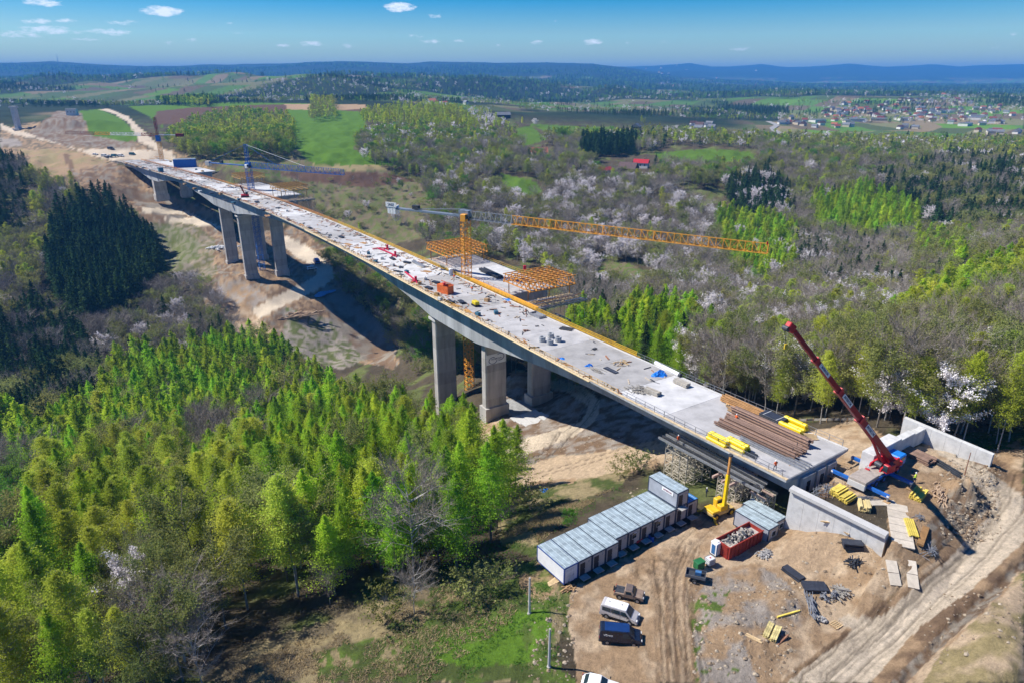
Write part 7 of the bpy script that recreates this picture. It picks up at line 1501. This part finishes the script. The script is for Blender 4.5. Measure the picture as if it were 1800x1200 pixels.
stack('single_beam', 'single yellow beam lying on the bank above the striped stack', 'beam', G(1386, 1079), YP((1362,1086),(1410,1072)), 3.4, .2, .2, 1, 1, M_YB, flat=True, bearer=False); stack('single_beam', 'two pale boards left of the striped beam stack', 'boards', G(1322, 1120), YP((1309,1114),(1336,1127)), 2.0, .2, .12, 2, 1, M_TAN, .1, .3, flat=True, bearer=False); stack('single_beam', 'dark brown beam right of the striped beam stack', 'beam', G(1376, 1125), YP((1366,1135),(1387,1114)), 2.4, .18, .2, 1, 1, M_RUST, flat=True, bearer=False)
stack('form_board', 'long brown shutter board on the platform edge', 'board', G(1622, 944), YP((1632,915),(1612,972),4), 4.8, .8, .3, 1, 1, mat('shutter_brown', (.27, .15, .06), .7, .2, 2), flat=True); stack('sleeper_stack', 'stack of long rusty beams at the foot of the tall wing wall', 'beams', G(1597, 797), YP((1565,780),(1630,810),6), 7.5, .35, .35, 6, 2, M_BROWNB, .08, .3)
stack('sleeper_stack', 'loose dark beams right of the rusty beam stack', 'beams', G(1662, 822), YP((1647,813),(1678,832),5), 5.5, .3, .3, 3, 1, M_DARK, .2, .5)
t = scrap('heap of broken boards along the top of the spoil bank', G(1652, 872), 1.1, 60, (3.2, .9), mat('scrap_wood', (.42, .30, .20), .85, .3, 2), (1, 2.4), .6, seed=8, par=.35)
scrap('heap of grey rebar and pipes between the abutment and the near wing wall', G(1450, 862), .5, 60, (2.8, 1.4), M_GREYS, (1, 3), .5, w=(.03, .08), seed=9); scrap('bundles of thin grey rebar on the platform by the slab track', G(1523, 877), .0, 26, (1.4, .6), M_GREYS, (1, 2), .4, w=(.03, .07), seed=10, par=.3); scrap('tangle of grey pipes at the platform corner below the brown board', G(1632, 968), .9, 30, (1.4, 1.1), M_GREYS, (1, 2.2), .5, w=(.04, .08), seed=11); scrap('small cage of grey steel rods beside the brown board', G(1615, 912), .9, 20, (.8, .6), M_GREYS, (.6, 1.2), .7, w=(.04, .07), seed=12, par=1.5)
scrap('long bundle of grey steel props lying on the dirt', G(1426, 1062), YP((1420,1042),(1431,1084)), 30, (2.4, .5), M_GREYS, (1.4, 3), .4, w=(.05, .1), seed=13, par=.12); scrap('heap of broken grey scaffold frames in the dirt', G(1480, 1042), .4, 40, (1.5, 1.2), mat('scaffold_grey', (.3, .28, .25)), (.8, 1.8), .6, seed=14, par=1.5); scrap('dark steel frames leaning under the black panel stack', G(1502, 990), .2, 22, (1.5, .8), M_DARK, (1, 2.2), .5, seed=15, par=.5); scrap('light scrap beside the red skip', G(1345, 975), .5, 60, (1.9, .9), mat('pale_scrap', (.35, .34, .33), .8, .4, 3), (.3, 1.2), .5, seed=16, par=1.5)
scrap('grey steel couplers piled in a wire box', G(1448, 1052), .8, 26, (.6, .5), M_GREYS, (.3, .8), .9, seed=17, par=1.5, name='coupler_box'); scrap('second wire box of steel couplers beside the first', G(1466, 1048), .8, 26, (.6, .5), M_GREYS, (.3, .8), .9, seed=18, par=1.5, name='coupler_box'); scrap('grey and blue crumpled sheeting in the dirt by the pallet', G(1442, 1088), -.6, 26, (1.0, .4), mat('pale_scrap', (.35, .34, .33)), (.3, .8), .3, w=(.1, .3), seed=19)
scrap('planks and trestle in front of the white cabin', G(998, 1036), .5, 18, (1.5, .7), M_WOOD, (.8, 1.8), .5, seed=20, par=.8); scrap('loose planks on the sand at the wing wall foot', G(1480, 922), -.3, 12, (2.4, .5), M_TAN, (2, 4), .3, seed=21, par=.15); scrap('pile of boards and brushwood below the viaduct beside the haul road', G(520, 555), .5, 70, (12, 5), mat('scrap_wood', (.42, .30, .20)), (3, 8), 1.2, w=(.2, .6), seed=22, par=.4); scrap('white rubble heap left of the near leg of the far pier', G(385, 436), .3, 90, (10, 5), M_WHITE, (1, 3), 1.5, w=(.3, .9), seed=23, par=1.5)
for (u, v, yaw, lab, L_, W_) in ((1498, 962, YP((1479,957),(1518,961)), 'stack of black formwork panels on the sand mound', 2.6, 1.3), (1394, 1010, YP((1375,997),(1415,1025)), 'black formwork panels sliding down the bank, left one', 3.0, 1.1), (1431, 1034, YP((1410,1034),(1450,1036)), 'flat black formwork panels lying beside the leaning stack', 3.0, 1.8)):
    t = thing('shutter_stack', lab, 'formwork', tuple(G(u, v)), yaw, 'black formwork panel stacks')
    for k in range(5 if 'stack of' in lab else 3): MB().box((rr.uniform(-.1, .1), rr.uniform(-.08, .08), .12 + k * .2), (L_, W_, .14), yaw * 0 + rr.uniform(-.05, .05)).build('panel', M_SHUT, t); MB().box((0, 0, .03 + k * .2), (L_ * .9, .1, .05)).build('batten', M_WOOD, t)
for (u, v, yaw, lab) in ((1469, 1098, .5, 'broken wooden pallet by the dirt road'), (1490, 934, .4, 'wooden pallet at the foot of the wing wall')):
    t = thing('pallet', lab, 'pallet', tuple(G(u, v)), yaw)
    for k in range(5): MB().box((0, -.5 + k * .25, .14), (1.2, .12, .03)).build('slat', M_TAN, t)
    for x in (-.52, 0, .52): MB().box((x, 0, .07), (.1, 1.1, .1)).build('bearer', M_WOOD, t)
# concrete road slabs of the ramp
t = thing('slab_track', 'track of pale concrete road slabs running down from the platform', 'slab track', tuple(G(1585, 950))); k = 0
for (pu, pv), (qu, qv), n_ in (((1576, 886), (1588, 962), 6), ((1574, 888), (1590, 962), 0), ((1566, 985), (1575, 1030), 2), ((1600, 985), (1606, 1035), 2), ((1530, 884), (1575, 884), 2)):
    for i in range(n_):
        a = G(pu + (qu - pu) * i / max(1, n_), pv + (qv - pv) * i / max(1, n_)); b = G(pu + (qu - pu) * (i + .96) / max(1, n_), pv + (qv - pv) * (i + .96) / max(1, n_)); a.z += .06; b.z += .06
        MB().bar(a, b, 2.7 if n_ == 6 else 1.3, .16).build('slab', mat('road_slab', (.50, .44, .36), .9, .12, 1.5, obj_rand=.08), t, world=True)
t = thing('slab_pad', 'row of pale concrete slabs paving under the second pier', 'slab pad', tuple(G(920, 720)))
for i in range(3):
    for j in range(3): p = axis(88 - i * 2.7, 11 + j * 2.9); MB().box((p.x, p.y, gz(p.x, p.y) + .12), (2.6, 2.8, .25), ang_at(88)).build('slab', M_CONCL, t, world=True)
for (u, v, lab, m_) in ((1188, 782, 'pale slab pad in the shadow left of the scaffold', M_CONCL),): pass
t = thing('timber_barrier', 'low timber barrier along the track at the wood edge', 'barrier', tuple(G(1450, 742))); prev = None
for u in range(1405, 1530, 12):
    q = G(u, 742 - (u - 1405) * .02); MB().bar(q, q + Vector((0, 0, .9)), .15).build('post', M_WOOD, t, world=True)
    if prev is not None: MB().bar(prev + Vector((0, 0, .6)), q + Vector((0, 0, .6)), .08, .45).build('rail', mat('grey_board', (.38, .35, .30)), t, world=True)
    prev = q
# boulders and clods strewn on the bare ground
rr = random.Random(77); bm_ = [MB(), MB()]
def rock(mb, p, r):
    V = []; 
    for (x, y, z) in ((1, 0, 0), (-1, 0, 0), (0, 1, 0), (0, -1, 0), (0, 0, 1), (.6, .6, .5), (-.6, .6, .4), (.6, -.6, .4), (-.6, -.6, .5)): V.append((p.x + x * r * rr.uniform(.6, 1.2), p.y + y * r * rr.uniform(.6, 1.2), p.z + z * r * rr.uniform(.5, .9) - r * .1))
    mb.add(V, [(0, 5, 7), (5, 4, 7), (2, 6, 5), (6, 4, 5), (1, 8, 6), (8, 4, 6), (3, 7, 8), (7, 4, 8), (0, 2, 5), (2, 1, 6), (1, 3, 8), (3, 0, 7)])
RK = [((1215, 1400), (1020, 1195), 420), ((1645, 1750), (845, 975), 900), ((1620, 1790), (1040, 1195), 150), ((930, 1010), (1040, 1190), 160), ((1400, 1560), (960, 1100), 130), ((1100, 1180), (830, 880), 60), ((900, 1100), (760, 800), 160), ((1700, 1800), (760, 830), 120)]
XY = []
for (u0, u1), (v0, v1), n_ in RK:
    for i in range(n_): q = PZ(rr.uniform(u0, u1), rr.uniform(v0, v1), 2.0 if u0 > 1500 else -15 if v1 <= 800 and u0 < 1200 and u0 >= 900 and v0 == 760 else 0.5); XY.append((q.x, q.y))
XYa = np.array(XY); Zr = ground_z(XYa[:, 0], XYa[:, 1])
for i, ((x, y), z) in enumerate(zip(XY, Zr)): rock(bm_[i % 2], Vector((x, y, z)), rr.choice((.08, .1, .14, .2, .32)) * rr.uniform(.7, 1.2))
for b_, m_ in zip(bm_, (mat('pale_rock', (.34, .28, .205), .95, .25, 2), mat('brown_clod', (.24, .18, .12), .95, .3, 2))): tag(b_.build('rubble_stones', m_), 'loose stones and clods scattered over the bare ground', kind='stuff')
# grass tufts and weeds on the meadow
rs2 = np.random.RandomState(8); tuf = {}
for nm, m_, polys, n_, hgt in (('tall_dry_grass', leafmat('dry_blades', (.36, .29, .155), (.44, .37, .21), .3, .02, .2), [[(350,1200),(430,1130),(560,1080),(700,1030),(860,975),(930,1010),(900,1100),(740,1200)], [(880,900),(1000,860),(1080,840),(1000,900),(950,950)]], 14000, .3),
                          ('green_weeds', leafmat('green_blades', (.07, .15, .02), (.12, .20, .035), .3, .02, .2), [[(700,1130),(850,1060),(950,1030),(1000,1080),(980,1190),(720,1200)], [(850,900),(1100,835),(1090,860),(960,940),(950,1000),(870,990)], [(600,1000),(860,940),(900,1000),(700,1040)], [(1700,770),(1800,760),(1800,800),(1730,790)]], 9000, .22)):
    P_ = []
    for poly in polys:
        us = [q[0] for q in poly]; vv = [q[1] for q in poly]; n2_ = int(n_ / len(polys)); u = rs2.uniform(min(us), max(us), n2_ * 2); v = rs2.uniform(min(vv), max(vv), n2_ * 2); k = inpoly(u, v, poly)
        for a, b in zip(u[k][:n2_], v[k][:n2_]): q = PZ(a, b, 4 if a > 1600 else -1.5); P_.append((q.x, q.y))
    P_ = np.array(P_); z = ground_z(P_[:, 0], P_[:, 1]); cl = fbm(P_[:, 0] / 2.5, P_[:, 1] / 2.5, 3); kk = cl > .42; P_ = P_[kk]; z = z[kk]; C = np.concatenate([P_, z[:, None]], 1).repeat(3, 0); C[:, :2] += rs2.normal(0, .12, (len(C), 2))
    T_ = C + np.stack([rs2.normal(0, .25, len(C)), rs2.normal(0, .25, len(C)), hgt * rs2.uniform(.5, 1.3, len(C))], 1); sd_ = np.stack([rs2.normal(0, .035, len(C)), rs2.normal(0, .035, len(C)), np.zeros(len(C))], 1)
    V = np.stack([C - sd_, C + sd_, T_], 1).reshape(-1, 3); me = bpy.data.meshes.new(nm); me.from_pydata(V.tolist(), [], np.arange(len(V)).reshape(-1, 3).tolist()); me.materials.append(m_); o = bpy.data.objects.new(nm, me); COL.objects.link(o); tag(o, 'tufts of %s over the meadow' % nm.replace('_', ' '), kind='stuff')
# bushes along the dark wood edge and on the banks
for (u, v, s_, kd) in ((600, 1000, .5, 'green'), (700, 960, .4, 'green'), (760, 955, .4, 'green'), (860, 940, .35, 'green'), (930, 900, .35, 'bush'), (820, 900, .6, 'bush'), (1000, 930, .25, 'green'), (1090, 838, .22, 'bush'), (1120, 828, .25, 'bush'), (790, 930, .5, 'bare'), (880, 935, .4, 'bare'), (1740, 745, .3, 'bush'), (1780, 735, .35, 'bare'), (1660, 745, .3, 'bush')):
    q = G(u, v); tm, cmh = PROTO[kd][0]; o = bpy.data.objects.new('bush', None); COL.objects.link(o); o.location = q; o.rotation_euler = (0, 0, u); o.scale = (s_, s_, s_ * .8)
    a = bpy.data.objects.new('stem', tm); COL.objects.link(a); a.parent = o; b = bpy.data.objects.new('crown', cmh); COL.objects.link(b); b.parent = o; tag(o, 'low %s bush at the edge of the clearing' % {'green': 'green leafy', 'bush': 'olive', 'bare': 'leafless'}[kd], 'bush', 'low bushes at the clearing edge, %s' % kd)
# ---- houses
RF = {'red': mat('red_tile', (.20, .055, .045), .7, .2, .5), 'brown': mat('brown_tile', (.10, .06, .06), .7, .2, .5), 'grey': mat('grey_slate', (.16, .17, .19), .6, .2, .5), 'orange': mat('orange_tile', (.34, .12, .07), .7, .2, .5), 'crimson': mat('crimson_sheet', (.42, .02, .03), .5, .1, .5)}
WL = {'white': mat('white_render', (.68, .66, .62), .9, .06, .5), 'cream': mat('cream_render', (.52, .45, .34), .9, .1, .5), 'dark': mat('dark_timber', (.07, .055, .05), .9, .2, 1.0)}
def house(p, yaw, L, W, H, rh, roof, wall, label, group=None, windows=True, cat='house'):
    t = thing('house', label, cat, tuple(p), yaw, group); MB().box((0, 0, H / 2 - .5), (L, W, H + 1)).build('wall', WL[wall], t); e = .5
    V = [(-L / 2 - e, -W / 2 - e, H - .1), (L / 2 + e, -W / 2 - e, H - .1), (L / 2 + e, W / 2 + e, H - .1), (-L / 2 - e, W / 2 + e, H - .1), (-L / 2 - e, 0, H + rh), (L / 2 + e, 0, H + rh)]
    r = MB().add(V, [(0, 1, 5, 4), (2, 3, 4, 5), (0, 4, 3), (1, 2, 5), (0, 3, 2, 1)]).build('roof', RF[roof], t)
    if windows:
        MB().box((L * .2, W * .15, H + rh * .8), (.8, .8, rh * .7)).build('chimney', RF['brown'], r)
        for x in (-L * .3, 0, L * .3):
            for sy in (-1, 1): MB().box((x, sy * (W / 2 + .02), H * .55), (1.2, .08, 1.3)).build('window', M_GLASS, t)
        MB().box((L / 2 + .02, 0, H * .4), (.08, 1.2, 2.0)).build('door', M_DOOR, t)
    return t
house(G(948, 277), .1, 15, 10, 5, 4.5, 'orange', 'white', 'white house with orange-red roof alone above the valley wood'); house(G(1104, 306), -.5, 15, 11, 5, 5, 'brown', 'dark', 'dark house with plum-brown roof, between the two red roofs'); house(G(1127, 294), -.4, 13, 8, 4, 3, 'crimson', 'white', 'house with bright red sheet roof, right of the plum-brown one'); house(G(1062, 306), .5, 12, 7, 3.5, 2.5, 'crimson', 'white', 'low building with red roof, left of the plum-brown one')
house(G(1118, 231), 1.2, 14, 10, 6, 4, 'grey', 'dark', 'dark barn with grey roof on the meadow beside a round tree', cat='barn'); house(G(885, 208), .2, 20, 12, 5, 4, 'grey', 'dark', 'dark farm building with grey roof on the hill'); house(G(760, 182), .0, 14, 9, 5, 4, 'orange', 'cream', 'small house half hidden on the hill crest'); house(G(128, 203), .2, 14, 9, 9, .4, 'grey', 'white', 'white boxy concrete block above the spoil heap', cat='block')
rr = random.Random(12); VILL = [((1480, 1760), (180, 200), 40), ((1440, 1640), (192, 214), 70), ((1370, 1500), (210, 226), 22), ((1610, 1780), (195, 212), 22), ((1330, 1560), (150, 160), 34), ((1120, 1330), (144, 158), 26), ((1550, 1720), (170, 182), 30), ((1560, 1610), (226, 230), 4), ((1710, 1790), (231, 240), 8), ((1215, 1265), (222, 230), 8), ((1160, 1180), (170, 172), 3), ((760, 830), (176, 186), 5), ((385, 400), (158, 162), 3), ((1640, 1760), (205, 222), 14)]
AREA = ['upper village', 'village centre', 'near village rows', 'village right edge', 'far valley hamlet', 'hamlet below the far ridge', 'slope above the village', 'field edge', 'farm at the right edge', 'farms below the woods', 'plain', 'hill hamlet', 'left valley', 'lower village']
ri = 0
for ((u0, u1), (v0, v1), n_), ar_ in zip(VILL, AREA):
    for i in range(n_):
        u = rr.uniform(u0, u1); v = rr.uniform(v0, v1); q = PZ(u, v, -12.0); 
        try: q = G(u, v) if q.y < 2500 else Vector((q.x, q.y, gz(q.x, q.y)))
        except Exception: continue
        rc = rr.choice(['red', 'brown', 'brown', 'grey', 'orange', 'grey', 'grey']); wc = rr.choice(['white', 'white', 'cream']); big = rr.random() < .06; k = .85 + max(0, q.y - 1500) / 5000
        house(q, rr.uniform(-.8, .8), (34 if big else rr.uniform(9, 14)) * k, (18 if big else rr.uniform(8, 10)) * k, (6 if big else rr.uniform(3.5, 6)) * k, (1.5 if big else rr.uniform(3, 4.5)) * k, 'grey' if big else rc, wc, '%s walled %s with %s roof in the %s' % (wc, 'hall' if big else 'house', 'grey' if big else rc, ar_), 'houses in the %s, %s roofs' % (ar_, 'grey' if big else rc), windows=False)
# valley road
t = MB(); prev = None
for u, v in ((1350, 214), (1358, 217), (1366, 221), (1358, 226), (1362, 231), (1378, 238)):
    q = G(u, v); q.z += .5
    if prev is not None: t.bar(prev, q, 9, .4)
    prev = q
tag(t.build('valley_road', mat('asphalt_pale', (.30, .29, .28), .9)), 'pale road curving across the valley beside the village', kind='structure')
# radio mast on the left ridge, and the slender pier standing alone at the far left
x_, y_ = (108 - 900) / 1200 * (8200 * CP), 8200.0; z_ = gz(x_, y_); t = thing('radio_mast', 'thin tall radio mast on the distant ridge', 'mast', (x_, y_, z_)); 
for i in range(3): MB().tube((0, 0, i * 30 - 5), (0, 0, (i + 1) * 30), 4 - i, 3 - i * .9, 6).build('mast_section', M_GREYS, t)
p = G(33, 228); t = thing('lone_pier', 'pale slender bridge pier standing alone at the far left', 'pier', tuple(p)); MB().box((0, 0, 12), (4, 7, 26)).build('shaft', M_CONCW, t); MB().box((0, 0, 26), (6, 9, 2)).build('pier_head', M_CONCW, t); MB().box((0, 0, .5), (8, 10, 2)).build('footing', M_CONCL, t)

# look-alikes that stand apart in the picture: say which, counted from the left
_by = {}
for o in COL.objects:
    if o.get('label') and o.get('category') and o.parent is None: _by.setdefault(o['label'], []).append(o)
for lb, L_ in _by.items():
    if 2 <= len(L_) <= 24:
        for i, o in enumerate(sorted(L_, key=lambda o: o.location.x / (o.location.y + 20))):
            s_ = '%s, %s from the left' % (lb, _ord[i])
            if len(s_.split()) > 16: s_ = '%s, %s from left' % (lb, _ord[i])
            if len(s_.split()) <= 16: o['label'] = s_
